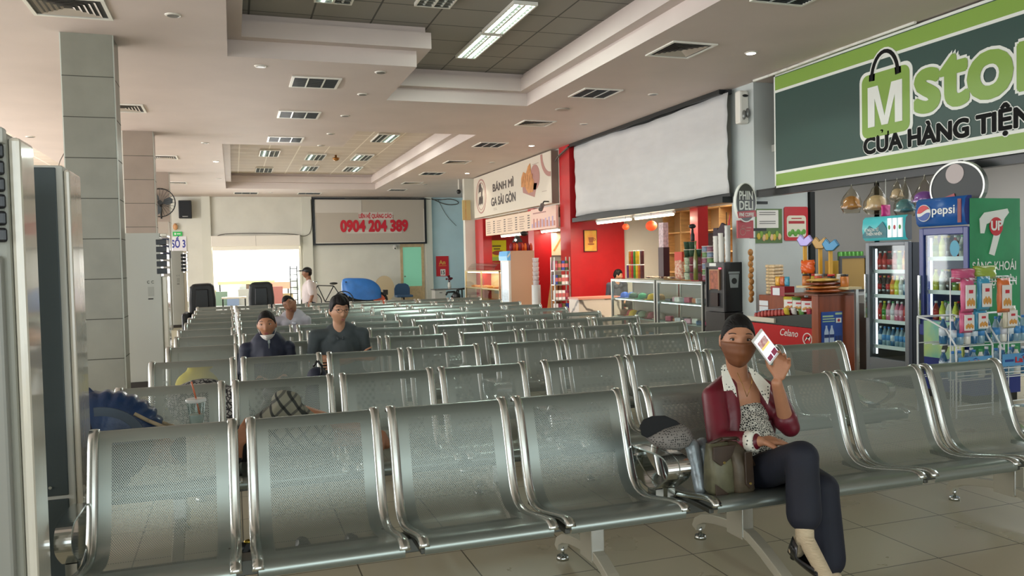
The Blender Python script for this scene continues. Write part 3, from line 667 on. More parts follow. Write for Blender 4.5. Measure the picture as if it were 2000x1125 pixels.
# motorbike under a blue cover
def moto(x, y):
    t = thing('motorbike', 'motorbike under a bright blue cover by the far wall', 'motorbike', (x, y, 0))
    def wheel(nm, cx):
        w_ = B(); P = [(cx+.25*math.cos(2*PI*i/24), 0, .27+.25*math.sin(2*PI*i/24)) for i in range(25)]; w_.tube(P, .045, n=8)
        o = w_.build(nm, mat('tyre', '#1a1a1c', .7), t)
        r = B(); r.cyl((cx, -.03, .27), (cx, .03, .27), .20, n=20); r.build('rim', mat('orange_rim', '#c9583a', .4), o)
    wheel('wheel', -.15); wheel('wheel', 1.12)
    b = B(); b.tube([(-.15, 0, .27), (.1, 0, .75), (.02, 0, .95)], .03); b.tube([(.02, -.28, .92), (.02, .28, .92)], .02); b.box(.1, -.1, .25, .9, .1, .55); b.build('frame', dark_m, t)
    b = B()
    secs = [(-.12, .10, .62, .80, 1.02), (.08, .30, .45, .9, 1.06), (.3, .32, .35, .85, 1.04), (.7, .30, .30, .85, 1.04), (1.0, .24, .32, .80, .92), (1.2, .14, .38, .62, .68)]
    vs = []
    for xx, hw, z0, z1, z2 in secs:
        for yy, zz in ((-hw, z0), (-hw*.9, z1*.9), (-hw*.45, z2-.02), (0, z2), (hw*.45, z2-.02), (hw*.9, z1*.9), (hw, z0)): vs.append((xx, yy, zz))
    b.add(vs, [(j*7+i, j*7+i+1, (j+1)*7+i+1, (j+1)*7+i) for j in range(5) for i in range(6)], smooth=True)
    b.add(vs[:7], [tuple(range(7))]); b.add(vs[-7:], [tuple(range(6, -1, -1))])
    o = b.build('cover', mat('blue_cover', '#2a6cb8', .45, noise=.12, nscale=5, bump=.4), t)
    m_ = o.modifiers.new('s', 'SUBSURF'); m_.levels = m_.render_levels = 2
    B().box(1.25, -.1, .45, 1.4, .1, .62).build('tail_light', black_m, t)
    return t
moto(3.45, 27.0)
def bike():
    t = thing('bicycle', 'dark bicycle parked beside the person in the cap, mostly behind seats', 'bicycle', (2.30, 26.2, 0))
    for nm, cx in (('wheel', 0), ('wheel', 1.0)):
        w_ = B(); P = [(cx+.31*math.cos(2*PI*i/28), 0, .33+.31*math.sin(2*PI*i/28)) for i in range(29)]; w_.tube(P, .018, n=6)
        for i in range(10): a = 2*PI*i/10; w_.cyl((cx, 0, .33), (cx+.3*math.cos(a), 0, .33+.3*math.sin(a)), .002, n=4)
        w_.build(nm, black_m, t)
    b = B(); b.tube([(0,0,.33),(.2,0,.85),(.7,0,.82),(.42,0,.33),(1.0,0,.33),(.7,0,.82)], .016); b.tube([(.2,0,.85),(.42,0,.33)], .016); b.build('frame', dark_m, t)
    b = B(); b.tube([(.05,-.25,.98),(.18,-.1,.96),(.2,0,.9),(.18,.1,.96),(.05,.25,.98)], .012); b.build('handlebar', chrome_m, t)
    B().ell((.70, 0, .90), (.13, .07, .04)).build('saddle', black_m, t)
bike()
tag(B().prism([(5.32+.42*math.cos(a)*.9, .62+.50*math.sin(a)) for a in [2*PI*i/28 for i in range(28)]], 29.9, 29.94).build('oval_board', mat('board_beige', '#c6b391', .5)), 'oval beige board leaning against the far wall left of the door', 'board')
bpy.data.objects['oval_board'].location = (0, .3, -.08)
t = thing('office_chair', 'dark blue office chair before the far door', 'chair', (5.45, 27.5, 0))
oc = mat('blue_fabric', '#2f4c6c', .8)
B().prism([(-.27, .38), (-.27, .62), (-.22, .74), (-.12, .80), (.12, .80), (.22, .74), (.27, .62), (.27, .38)], 0, .06).build('backrest', oc, t, bevel=.02)
B().box(-.28, -.48, .34, .28, -.02, .42).build('seat', oc, t, bevel=.03); B().box(-.03, .05, .3, .03, .08, .6).build('back_bar', black_m, t)
b = B(); b.cyl((0, -.25, .08), (0, -.25, .36), .03)
for k in range(5): a = 2*PI*k/5; b.cyl((0, -.25, .08), (.28*math.cos(a), -.25+.28*math.sin(a), .05), .02); b.ell((.28*math.cos(a), -.25+.28*math.sin(a), .03), (.03, .03, .03), n=8, k=6)
b.build('base', black_m, t)
t = thing('desk', 'small pale desk with drawers against the blue wall', 'desk', (6.75, 28.2, 0))
B().box(0, 0, .50, 1.05, .6, .53).build('top', mat('desk_top_grey', '#6e6c6a', .4), t); B().box(.02, .03, .05, .42, .57, .5).build('drawer_unit', mat('desk_white', '#c9c7c0', .5), t)
for z in (.18, .34): B().box(.04, .018, z, .40, .03, z+.14).build('drawer', mat('desk_white', '#c9c7c0', .5), t); 
b = B(); b.box(.18, .0, .40, .28, .018, .42); b.build('handle', black_m, t); b = B(); b.box(1.0, .03, 0, 1.04, .07, .5); b.box(1.0, .5, 0, 1.04, .54, .5); b.build('leg', dark_m, t)
t = thing('flower_vase', 'white vase of dark red flowers on the desk', 'vase', (7.35, 28.4, .53))
B().lathe([(.05, 0), (.07, .1), (.05, .2), (.06, .24)]).build('vase', white_m, t)
fl = B()
for k in range(9): a = random.random()*6.3; r = random.random()*.1; fl.ell((r*math.cos(a)*1.2, r*math.sin(a), .34+random.random()*.12), (.04, .04, .035), n=8, k=6)
for k in range(5): fl.cyl((0, 0, .2), (.05*math.cos(k*1.3), .05*math.sin(k*1.3), .36), .006, n=5)
fl.build('flowers', mat('flower_red', '#5c1420', .7), t)
t = thing('backpack', 'lime green and grey backpack hung on a black chair by the bread case', 'bag', (7.25, 25.5, 0))
b = B(); b.ell((.15, 0, .58), (.20, .12, .30)); b.build('body', mat('lime_fabric', '#b6cf2c', .7), t); B().ell((.08, -.04, .62), (.18, .11, .25)).build('pocket', mat('grey_fabric', '#6c7478', .8), t)
b = B(); b.tube([(-.45, 0, .48), (-.38, 0, .60), (-.15, 0, .62), (.1, 0, .60)], .03); b.build('strap', black_m, t); B().cyl((.1, .1, 0), (.1, .1, .5), .05).build('stand', black_m, t)
t = thing('folding_chair', 'black chair armrest beside the desk', 'chair', (6.5, 25.6, 0))
b = B(); b.tube([(0, 0, .42), (.05, 0, .52), (.3, 0, .53), (.35, 0, .3)], .03); b.cyl((.2, 0, 0), (.2, 0, .4), .03); b.cyl((.2, -.2, .02), (.2, .25, .02), .025); b.build('armrest', black_m, t); B().ell((.35, .0, .38), (.14, .2, .14)).build('seat', black_m, t)
# ================================================================ OUTSIDE THE ENTRANCE
aw = mat('awning_white', '#f6f6f2', .6)
for k in range(4):
    b = B(); y0, z0 = 35.6+k*1.3, .92+k*.42; b.prism([(0, 0), (0, .02), (.9, .47), (.9, .45)], -4.4, 6.0); n_ = 26
    o = b.build('awning', aw); o.rotation_euler = (0, 0, math.radians(90)); o.location = (0, y0, z0)
    tag(o, 'white sloping awning sheet outside the entrance, %s one' % ('lowest', 'second', 'third', 'highest')[k], 'awning')
    for x in (-4.2, 5.8): B().cyl((.45, x, -z0-.02), (.45, x, .22), .04).build('post', dark_m, o)
    B().box(-.01, -4.4, -.02, .01, 6.0, .02).build('front_edge', mat('awning_edge', '#9aa0a0', .5), o)
cols = ['#a8685e', '#bda678', '#7f917c', '#7d8aa3', '#b5b0a6', '#a88468', '#7d5c66']
for k in range(9):
    x = -1.3+k*.42; y = 33.4+random.random()*1.2; h_ = .25+random.random()*.55
    o = tag(B().box(-.22, 0, 0, .22, .3, h_).build('market_crate', mat('crate_%d' % (k % 7), cols[k % 7], .7)), 'coloured stall crate seen outside the entrance, %s from the left' % ORD[k], 'crate'); o.location = (x, y, -.02)
o = tag(B().box(-2.2, 0, .0, -.0, .1, .12).build('stall_banner', mat('banner_lime', '#9fb06a', .6)), 'lime green stall banner outside the entrance', 'banner'); o.location = (1.6, 34.9, .78); 
b = B(); b.box(-2.15, .02, -.80, -2.1, .08, 0); b.box(-.1, .02, -.80, -.05, .08, 0); b.build('post', dark_m, o)
o = tag(B().box(0, 0, 0, 1.0, .06, .28).build('stall_banner', mat('banner_orange', '#b8745c', .6)), 'orange lettered stall banner outside the entrance', 'banner'); o.location = (1.2, 34.7, .55)
b = B(); b.box(.1, 0, -.57, .15, .05, 0); b.box(.9, 0, -.57, .95, .05, 0); b.build('post', dark_m, o)
t = thing('traffic_ladder', 'white steel rack standing at the right edge of the entrance outside', 'rack', (2.05, 32.0, -.02))
b = B(); b.cyl((0,0,0),(0,0,1.5),.02); b.cyl((.25,0,0),(.25,0,1.5),.02)
for k in range(6): b.cyl((0,0,.2+k*.24),(.25,0,.2+k*.24),.015)
b.build('frame', dark_m, t)
o = tag(B().box(-.4, 0, .42, .4, .5, .47).build('small_table', mat('table_cream', '#d8cbb4', .6)), 'small cream table standing in the entrance', 'table'); o.location = (.0, 29.0, 0)
b = B()
for x in (-.36, .36):
    for y in (.05, .45): b.box(x-.02, y-.02, 0, x+.02, y+.02, .42)
b.build('leg', dark_m, o)
struct(B().box(-14, 52, -.1, 16, 52.3, 2.4).build('wall_street', mat('street_wall', '#c9c9bd', .8, noise=.3, nscale=.8)))
for k in range(6):
    t = thing('street_tree', 'green street tree beyond the awnings outside, %s from the left' % ORD[k], 'tree', (-6+k*3.4, 50+(k % 2)*.5, -.02))
    B().cyl((0,0,0),(0,0,2.6),.12,.08).build('trunk', mat('bark', '#5c4a3a', .9), t)
    b = B()
    for q in range(9): b.ell((random.uniform(-.9,.9), random.uniform(-.5,.5), 3+random.uniform(-.6,.8)), (.6,.5,.45), n=10, k=7)
    b.build('crown', mat('foliage', '#4f7a3a', .8, noise=.4, nscale=6, bump=.5), t)
# ================================================================ SIGNS ALONG THE SHOP SIDE (local x runs towards the camera)
def st(name, label, cat, X, Y, Z, group=None): return thing(name, label, cat, (X, Y, Z), RS, group)
grn = mat('sign_dark_green', '#1b4038', .45, noise=.06, nscale=.8); lime = mat('sign_lime', '#7c9f3c', .4); wht = mat('sign_print_white', '#dfe2dc', .4); blk = mat('sign_print_black', '#08090a', .7, spec=.2)
t = st('store_sign', 'big dark green shop sign with lime bands reading Mstore', 'sign', 7.16, 9.5, 2.42)
SL = 6.4
B().box(0, .0, .0, SL, .14, 1.56).build('panel', grn, t)
b = B(); b.box(0, -.004, .03, SL, 0, .19); b.box(0, -.004, 1.34, SL, 0, 1.52); b.build('band', lime, t)
b = B(); b.box(0, -.005, .19, SL, 0, .225); b.box(0, -.005, 1.305, SL, 0, 1.34); b.box(-.02, -.006, 0, SL, 0, .03); b.box(-.02, -.006, 1.53, SL, 0, 1.56); b.box(-.02, -.006, 0, .005, .14, 1.56); b.build('border', wht, t)
def rrect(x0, z0, x1, z1, r, n=5):
    P = []
    for cx_, cz_, a0 in ((x1-r, z1-r, 0), (x0+r, z1-r, 90), (x0+r, z0+r, 180), (x1-r, z0+r, 270)):
        for i in range(n+1): a = math.radians(a0+90*i/n); P.append((cx_+r*math.cos(a), cz_+r*math.sin(a)))
    return P
ux = lambda p: (9.5-aX(*p, 7.16).y, aX(*p, 7.16).z-2.42)
m0 = ux((1683, 262))[0]; m1 = ux((1781, 240))[0]
zt = ux((1750, 128))[1]; zb = ux((1740, 258))[1]
bag = rrect(m0+.02, zb-.02, m1-.02, zt-.02, .09)
B().prism(rrect(m0-.02, zb-.06, m1+.02, zt+.02, .11), -.008, 0).build('bag_outline', wht, t)
B().prism(bag, -.012, -.008).build('bag_emblem', lime, t)
hb = B(); hc = (m0+m1)/2; P = [(hc+.20*math.cos(a), -.012, zt-.10+.30*math.sin(a)) for a in [PI*i/14 for i in range(15)]]
hb.sweep(P, [(-.05,-.045),(.05,-.045),(.05,.045),(-.05,.045)], side=(0,1,0)); hb.build('handle_outline', wht, t, loc=(0, .05, 0))
hb = B(); hb.sweep(P, [(-.05,-.022),(.05,-.022),(.05,.022),(-.05,.022)], side=(0,1,0)); hb.build('bag_handle', blk, t, loc=(0, .044, 0))
xa, xb, za, zb2 = m0+.12, m1-.12, zb+.10, zt-.17; wx = (xb-xa)*.24; xm = (xa+xb)/2
B().prism([(xa,za),(xa,zb2),(xa+wx*1.25,zb2),(xm,za+.22*(zb2-za)),(xb-wx*1.25,zb2),(xb,zb2),(xb,za),(xb-wx*.85,za),(xb-wx*.85,za+.70*(zb2-za)),(xm+wx*.38,za),(xm-wx*.38,za),(xa+wx*.85,za+.70*(zb2-za)),(xa+wx*.85,za)], -.018, -.012).build('lettering', wht, t)
s0 = ux((1787, 215))[0]; s1 = ux((1975, 150))[0]; zs = ux((1800, 225))[1]
zc_ = ux((1860, 104))[1]
text('lettering', 'store', s0+.03, zs+.045, (zc_-zs)*1.12, wht, t, width=(s1-s0)-.03, fit='sto', y=-.006, off=.072)
text('lettering', 'store', s0+.03, zs+.045, (zc_-zs)*1.12, lime, t, width=(s1-s0)-.03, fit='sto', y=-.012, off=.036)
c0 = ux((1687, 300))[0]; c1 = ux((1893, 265))[0]; zc2 = ux((1687, 305))[1]; 
text('lettering', 'CỬA HÀNG TIỆN', c0+.015, zc2+.02, .185, wht, t, width=c1-c0-.02, fit='CỬA HÀNG', y=-.006, off=.085)
text('lettering', 'CỬA HÀNG TIỆN', c0+.015, zc2+.02, .185, blk, t, width=c1-c0-.02, fit='CỬA HÀNG', y=-.012, off=.042)
# roller rail below the sign
tag(B().box(7.20, 3.2, 2.33, 7.32, 9.95, 2.41).build('shutter_rail', mat('rail_dark', '#3b3d3e', .35, .7)), 'dark shutter rail under the green sign', 'rail')
# white cloth banner
cl = B(); n = 60; mrow = 14; Ly = 5.75
vs = []
for j in range(mrow+1):
    for i in range(n+1):
        u = Ly*i/n; z = 1.50*j/mrow
        d = .012*math.sin(u*7+j*.3)+.008*math.sin(u*19+j*.8)*(1-j/mrow)+.01*math.sin(j*1.9+u*2.2)
        vs.append((u, d, z+.02*math.sin(u*1.3)))
cl.add(vs, [(j*(n+1)+i, j*(n+1)+i+1, (j+1)*(n+1)+i+1, (j+1)*(n+1)+i) for j in range(mrow) for i in range(n)], smooth=True)
t = st('cloth_banner', 'blank white cloth banner stretched above the middle shop', 'banner', 7.06, 16.25, 2.42)
o = cl.build('cloth', mat('banner_cloth', '#c6c6c6', .7, noise=.04, nscale=2, bump=.3, stretch=(1, 1, 3)), t); q = o.modifiers.new('th', 'SOLIDIFY'); q.thickness = .004
b = B(); b.box(-.02, .03, -.03, Ly, .08, .02); b.box(-.02, .03, 1.50, Ly, .08, 1.56); b.box(-.02, .03, 0, .02, .08, 1.5); b.build('frame', mat('rail_dark', '#3b3d3e', .35, .7), t)
tag(B().box(7.02, 10.6, 2.30, 7.22, 16.35, 2.39).build('shutter_rail', mat('rail_dark', '#3b3d3e', .35, .7)), 'dark shutter rail under the white cloth banner', 'rail')
tag(B().box(7.0, 10.62, 3.93, 7.2, 16.38, 4.0).build('shutter_rail', mat('rail_dark', '#3b3d3e', .35, .7)), 'dark rail along the ceiling above the white banner', 'rail')
# bread shop sign
t = st('bread_sign', 'cream shop sign reading BÁNH MÌ GA SÀI GÒN with bread picture', 'sign', 6.88, 23.4, 2.78)
cream = mat('sign_cream', '#d9cfc0', .45); W_ = 6.25; H_ = 1.19
B().box(0, .0, 0, W_, .2, H_).build('panel', cream, t, bevel=.01)
B().box(W_-.02, .0, 0, W_+.01, .2, H_).build('side_edge', mat('sign_side_brown', '#7c6a60', .5), t)
brn = mat('print_brown', '#4e4340', .5); pinkb = mat('print_rose', '#b08078', .5); bread = mat('print_bread', '#c88a50', .5, noise=.25, nscale=7); breadd = mat('print_crust', '#a86c3c', .5)
ub = lambda p: (23.4-aX(*p, 6.88).y, aX(*p, 6.88).z-2.78)
def circ(cx_, cz_, rx, rz, n=36, a0=0, a1=360): return [(cx_+rx*math.cos(math.radians(a0+(a1-a0)*i/n)), cz_+rz*math.sin(math.radians(a0+(a1-a0)*i/n))) for i in range(n if a1-a0 == 360 else n+1)]
def ringp(bb, cx_, cz_, rx, rz, w_, y0, y1, n=40):
    for i in range(n):
        a, c = 2*PI*i/n, 2*PI*(i+1)/n
        bb.prism([(cx_+rx*math.cos(a), cz_+rz*math.sin(a)), (cx_+rx*math.cos(c), cz_+rz*math.sin(c)), (cx_+(rx-w_)*math.cos(c), cz_+(rz-w_)*math.sin(c)), (cx_+(rx-w_)*math.cos(a), cz_+(rz-w_)*math.sin(a))], y0, y1)
ec = ub((939, 388)); b = B(); ringp(b, ec[0]+.04, .60, .50, .50, .04, -.006, 0); ringp(b, ec[0]+.04, .60, .38, .40, .02, -.006, 0); b.build('emblem_ring', pinkb, t)
b = B(); b.prism([(ec[0]-.2, .70), (ec[0]-.12, .95), (ec[0]+.02, 1.0), (ec[0]+.1, .85), (ec[0]+.02, .72), (ec[0]-.1, .74)], -.006, 0)
for k in range(7): b.prism([(ec[0]-.22+k*.06, .34+.04*(k % 3)), (ec[0]-.16+k*.06, .56+.04*(k % 2)), (ec[0]-.12+k*.06, .60), (ec[0]-.15+k*.06, .38)], -.006, 0)
b.prism([(ec[0]+.05, .6), (ec[0]+.12, .85), (ec[0]+.2, .8), (ec[0]+.15, .55)], -.006, 0); b.build('emblem_figure', brn, t)
a0 = ub((963, 373)); a1 = ub((1000, 350)); text('lettering', 'BÁNH MÌ', a0[0], a0[1]-.02, .20, brn, t, width=a1[0]-a0[0]+.1, y=-.006, off=.03)
a0 = ub((960, 402)); a1 = ub((1007, 388)); text('lettering', 'GA SÀI GÒN', a0[0], a0[1]-.01, .22, brn, t, width=a1[0]-a0[0], y=-.006, off=.03)
hc = ub((1035, 353)); hx, hz = hc
b = B(); b.prism(circ(hx+.35, hz+.05, .32, .30), -.006, 0); b.prism([(hx-.55, hz-.02), (hx-.5, hz-.25), (hx+.3, hz-.42), (hx+.5, hz-.1)], -.006, 0); b.build('heart_shape', pinkb, t)
b = B(); b.prism([(hx-.62, hz-.1), (hx-.6, hz+.12), (hx-.45, hz+.26), (hx-.25, hz+.2), (hx-.1, hz+.36), (hx+.05, hz+.42), (hx+.12, hz+.15), (hx+.3, hz-.05), (hx+.22, hz-.28), (hx-.1, hz-.3), (hx-.35, hz-.12)], -.010, -.006); b.build('bread_picture', bread, t)
b = B()
for k in range(5): b.prism([(hx-.5+k*.16, hz-.0+k*.02), (hx-.44+k*.16, hz+.16), (hx-.41+k*.16, hz+.15), (hx-.47+k*.16, hz-.02)], -.012, -.010)
b.build('crust_lines', breadd, t)
b = B()
for i in range(10): 
    a, c = math.radians(180+i*9), math.radians(189+i*9); R1, R2 = .62, .5; ox, oz = W_-.05, H_-.02
    b.prism([(ox+R1*math.cos(a), oz+R1*.9*math.sin(a)), (ox+R1*math.cos(c), oz+R1*.9*math.sin(c)), (ox+R2*math.cos(c), oz+R2*.9*math.sin(c)), (ox+R2*math.cos(a), oz+R2*.9*math.sin(a))], -.006, 0)
b.build('rose_arc', pinkb, t)
b = B()
for (p, q) in (((1.9, .12), 2.2), ((1.9, .16), 2.15), ((hx+.8, .30), hx+1.1), ((hx+.2, 1.0), hx+.6)): b.box(p[0], -.004, p[1], q, 0, p[1]+.015)
b.build('small_print', mat('print_pale', '#b5a598', .5), t)
# menu boards under it
t = st('menu_board', 'lit cream menu board under the bread sign with price columns', 'sign', 6.90, 22.35, 2.22)
W_ = 3.75; B().box(0, 0, 0, W_, .06, .47).build('panel', mat('menu_cream', '#d8bfa8', .5, emit=.12), t)
b = B()
for c_ in range(4):
    for k in range(6):
        x = .12+c_*.93; z = .06+k*.06
        b.box(x, -.004, z, x+.28+.1*random.random(), 0, z+.018)
        b.box(x+.60, -.004, z, x+.74, 0, z+.025, 1)
b.build('price_lines', [mat('print_taupe', '#9a8070', .5), mat('print_dark', '#5a4c48', .5)], t)
t = st('menu_board', 'pink menu board with drinks pictures next to the red pillar', 'sign', 6.90, 18.6, 2.22)
B().box(0, 0, 0, 1.62, .06, .50).build('panel', mat('menu_pink', '#dcb8a8', .5, emit=.12), t)
b = B()
for k in range(14):
    x = .06+k*.11; b.box(x, -.004, .05, x+.07, 0, .15+.12*abs(math.sin(k*1.7)), k % 2)
b.build('drink_pictures', [mat('print_lilac', '#b9a3c4', .5), mat('print_red_pale', '#c07868', .5)], t); b = B(); b.box(.15, -.004, .38, 1.0, 0, .41); b.build('heading', pinkb, t)
# oval sign on the pier
t = thing('oval_sign', 'oval dark coffee sign reading PHIN DELI on the pier edge', 'sign', (6.84, 9.75, 2.24))
B().prism(circ(0, 0, .17, .275), 0, .05).build('panel', mat('oval_grey', '#4a4a4a', .3), t)
b = B(); ringp(b, 0, 0, .172, .277, .014, -.004, .052); b.build('rim', wht, t)
text('lettering', 'PHIN', 0, .04, .12, wht, t, width=.22, align='CENTER', y=-.006, off=.02); text('lettering', 'DELI', 0, -.10, .12, wht, t, width=.22, align='CENTER', y=-.006, off=.02)
b = B(); b.prism([(-.15, -.13), (.15, -.11), (.17, -.20), (-.13, -.22)], -.010, -.002); b.build('ribbon', mat('ribbon_rose', '#b0464e', .4), t)
text('lettering', 'FINE COFFEE', 0, -.195, .05, wht, t, width=.24, align='CENTER', y=-.014, off=.02)
B().box(.1, .05, -.02, .4, .08, .02).build('bracket', dark_m, t)
t = thing('square_sign', 'small red square sign below the oval coffee sign', 'sign', (6.72, 9.78, 1.74))
B().box(0, 0, 0, .26, .03, .25).build('panel', mat('sign_rose', '#a8303a', .4), t); b = B(); ringp(b, .08, .09, .05, .05, .008, -.004, 0, 20); ringp(b, .09, .15, .03, .03, .006, -.004, 0, 16); b.box(.14, -.004, .14, .22, 0, .155); b.box(.14, -.004, .1, .2, 0, .112); b.build('print', pinkb, t); B().box(.2, .03, .1, .5, .06, .14).build('bracket', dark_m, t)
# posters on the pier
t = thing('poster', 'noodle poster with green and yellow food and a taped paper, left on the pier', 'poster', (7.20, 10.035, 1.67))
B().box(0, 0, 0, .46, .012, .50).build('sheet', mat('poster_dark_green', '#4a6a2c', .4), t); b = B(); b.box(.02, -.006, .22, .39, 0, .48); b.build('taped_paper', mat('paper_white', '#dcdad6', .6), t)
b = B()
for k in range(9): b.ell((.05+.045*k, -.003, .10+.03*math.sin(k*2)), (.035, .006, .05), m=k % 3, n=8, k=6)
b.build('food_print', [mat('pr_y', '#c9b040', .5), mat('pr_g', '#7aa03a', .5), mat('pr_c', '#d8b48a', .5)], t)
b = B()
for z in (.44, .41, .31, .28): b.box(.06, -.009, z, .34, -.006, z+.012)
b.build('writing', mat('ink_grey', '#7c7a78', .6), t)
t = thing('poster', 'red noodle packet poster, right one on the pier', 'poster', (7.70, 10.035, 1.70))
B().prism(rrect(0, 0, .42, .50, .03), 0, .012).build('sheet', mat('poster_red', '#b8202a', .4), t)
b = B(); b.prism(rrect(.04, .05, .38, .37, .05), -.005, 0); b.build('label_area', mat('poster_pale', '#d8d4c0', .5), t)
b = B(); b.box(.07, -.008, .25, .35, -.005, .29); b.box(.12, -.008, .32, .30, -.005, .335); b.build('title', mat('poster_red_print', '#a8202c', .5), t)
b = B()
for k in range(6): b.ell((.09+.05*k, -.006, .10+.03*(k % 2)), (.035, .005, .04), n=8, k=6)
b.build('vegetable_print', mat('pr_g2', '#5c9a3a', .5), t)
# emergency lamp on the pier top
t = thing('emergency_lamp', 'white emergency lamp high on the corner beside the green sign', 'lamp', (7.04, 10.15, 3.42))
B().box(0, 0, 0, .16, .14, .48).build('housing', white_m, t, bevel=.03); b = B(); b.ell((.06, -.01, .12), (.03, .03, .07)); b.ell((.12, -.01, .15), (.03, .03, .07)); b.build('lamp_head', mat('lamp_grey', '#7c7e7c', .3, .4), t); B().ell((.09, -.005, .40), (.05, .02, .02)).build('vent', black_m, t)
cable('white conduit along the ceiling over the green sign', [(7.1, 9.9, 3.98), (7.08, 9.3, 3.97), (7.1, 8.2, 4.0-.01), (7.1, 7.0, 3.99)], .02, white_m)
# painting of a cup on the red wall
t = thing('framed_picture', 'orange picture of a coffee cup on the red wall', 'picture', (7.31, 16.36, 1.67))
B().box(0, 0, 0, .29, .03, .45).build('canvas', mat('painting_orange', '#cf7a3a', .5, col2='#d8b040', nscale=4), t)
b = B(); b.prism([(.09, .30), (.11, .18), (.20, .18), (.22, .30)], -.005, 0); ringp(b, .235, .25, .03, .03, .012, -.005, 0, 14); b.prism(circ(.155, .15, .08, .02), -.005, 0); b.build('cup_print', mat('paint_brown', '#8c4a20', .5), t)
b = B(); b.box(-.012, -.006, -.012, 0, .03, .462); b.box(.29, -.006, -.012, .302, .03, .462); b.box(0, -.006, -.012, .29, .03, 0); b.box(0, -.006, .45, .29, .03, .462); b.build('frame', mat('frame_darkbrown', '#3a1c14', .5), t)
# security cameras at the far end of the bread sign
t = thing('security_camera', 'black camera hanging at the far end of the bread sign', 'camera', (6.55, 23.9, 3.62)); B().ell((0, 0, 0), (.07, .07, .07)).build('dome', black_m, t); B().cyl((0, 0, .05), (0, 0, .38), .02).build('bracket', white_m, t); 
t = thing('security_camera', 'grey bullet camera at the lower near corner of the bread sign', 'camera', (6.70, 17.3, 2.75)); B().cyl((0, 0, 0), (-.10, -.14, -.12), .05).build('body', mat('cam_grey', '#6e6a68', .4), t); B().tube([(0, 0, 0), (.06, .05, .08), (.20, .06, .08)], .015).build('bracket', dark_m, t)
t = thing('wall_box', 'yellowish wooden box on the wall end before the bread sign', 'box', (6.60, 23.70, 2.75)); B().box(0, 0, 0, .25, .05, .60).build('panel', mat('box_yellow', '#c8b27a', .5), t); b = B(); b.box(.08, -.006, .02, .11, 0, .58); b.build('slot', ply_m, t)
# ================================================================ SHOPS
glass_m = glassy('clear_glass', '#f4fbfa', .90)
frame_m = mat('case_aluminium', '#a9aca9', .3, .8)
shelfw = mat('shelf_white', '#dcdfe0', .4)
glow_w = mat('strip_glow', (.92, .97, 1.0), .4, emit=1.6)
warm_glow = mat('warm_tube_glow', (1.0, .86, .62), .4, emit=9)
# ---- bottle kinds
def bottle_obj(name, h, r, body, cap, label, clear=False, wide=False):
    b = B()
    if wide: b.lathe([(r*.9,0),(r,.01),(r,h*.8),(r*.8,h*.86),(r*.55,h*.88)], n=12, m=0); b.lathe([(r*.6,h*.88),(r*.6,h)], n=12, m=1)
    else: b.lathe([(r*.85,0),(r,.012),(r,h*.30),(r*.94,h*.34),(r,h*.38),(r,h*.60),(r*.62,h*.78),(r*.40,h*.86),(r*.40,h*.93)], n=12, m=0); b.lathe([(r*.44,h*.91),(r*.44,h)], n=12, m=1)
    b.lathe([(r*1.02,h*.30),(r*1.02,h*.58)], n=12, m=2)
    return b.build(name, [body, cap, label])
def bm_(n, c, clear=False): return mat('drink_'+n, c, .12, 0, trans=.55 if clear else 0, coat=.5)
kinds = {}
KS = [('red tea','#a3231c','#e8e8e8','#c8302a'),('green tea','#7f9a2c','#e6d53a','#3d8a3a'),('cola','#2a120c','#c42020','#b81c20'),('orange','#d8761c','#e8842a','#e8b03a'),
      ('water','#a9cfe0','#3a7ac0','#4a90cc'),('milk','#e0ddd2','#4aa05a','#d8d8e0'),('lemon','#c9cf3a','#d8c82a','#e0e05a'),('dark','#1c1a18','#c8a040','#2e2a28'),('blue','#3f86b8','#e8e8ea','#d8e6f0'),('pink','#c86a86','#e8e8ea','#e6b8c8')]
for nm, bc, cc, lc in KS:
    o = bottle_obj('drink_bottle', .22, .032, bm_(nm+'_body', bc, nm in ('water', 'blue')), mat('cap_'+nm, cc, .4), mat('label_'+nm, lc, .4)); o.location = (0, 0, -50); kinds[nm] = o
_protos = list(kinds.values())
def put(proto, loc, label, cat, group=None, s=1.0, rz=None):
    o = proto.copy(); C.objects.link(o); o.location = loc; o.scale = (s if isinstance(s, tuple) else (s, s, s)); o.rotation_euler = (0, 0, rz if rz is not None else random.random()*6)
    tag(o, label, cat, group); return o
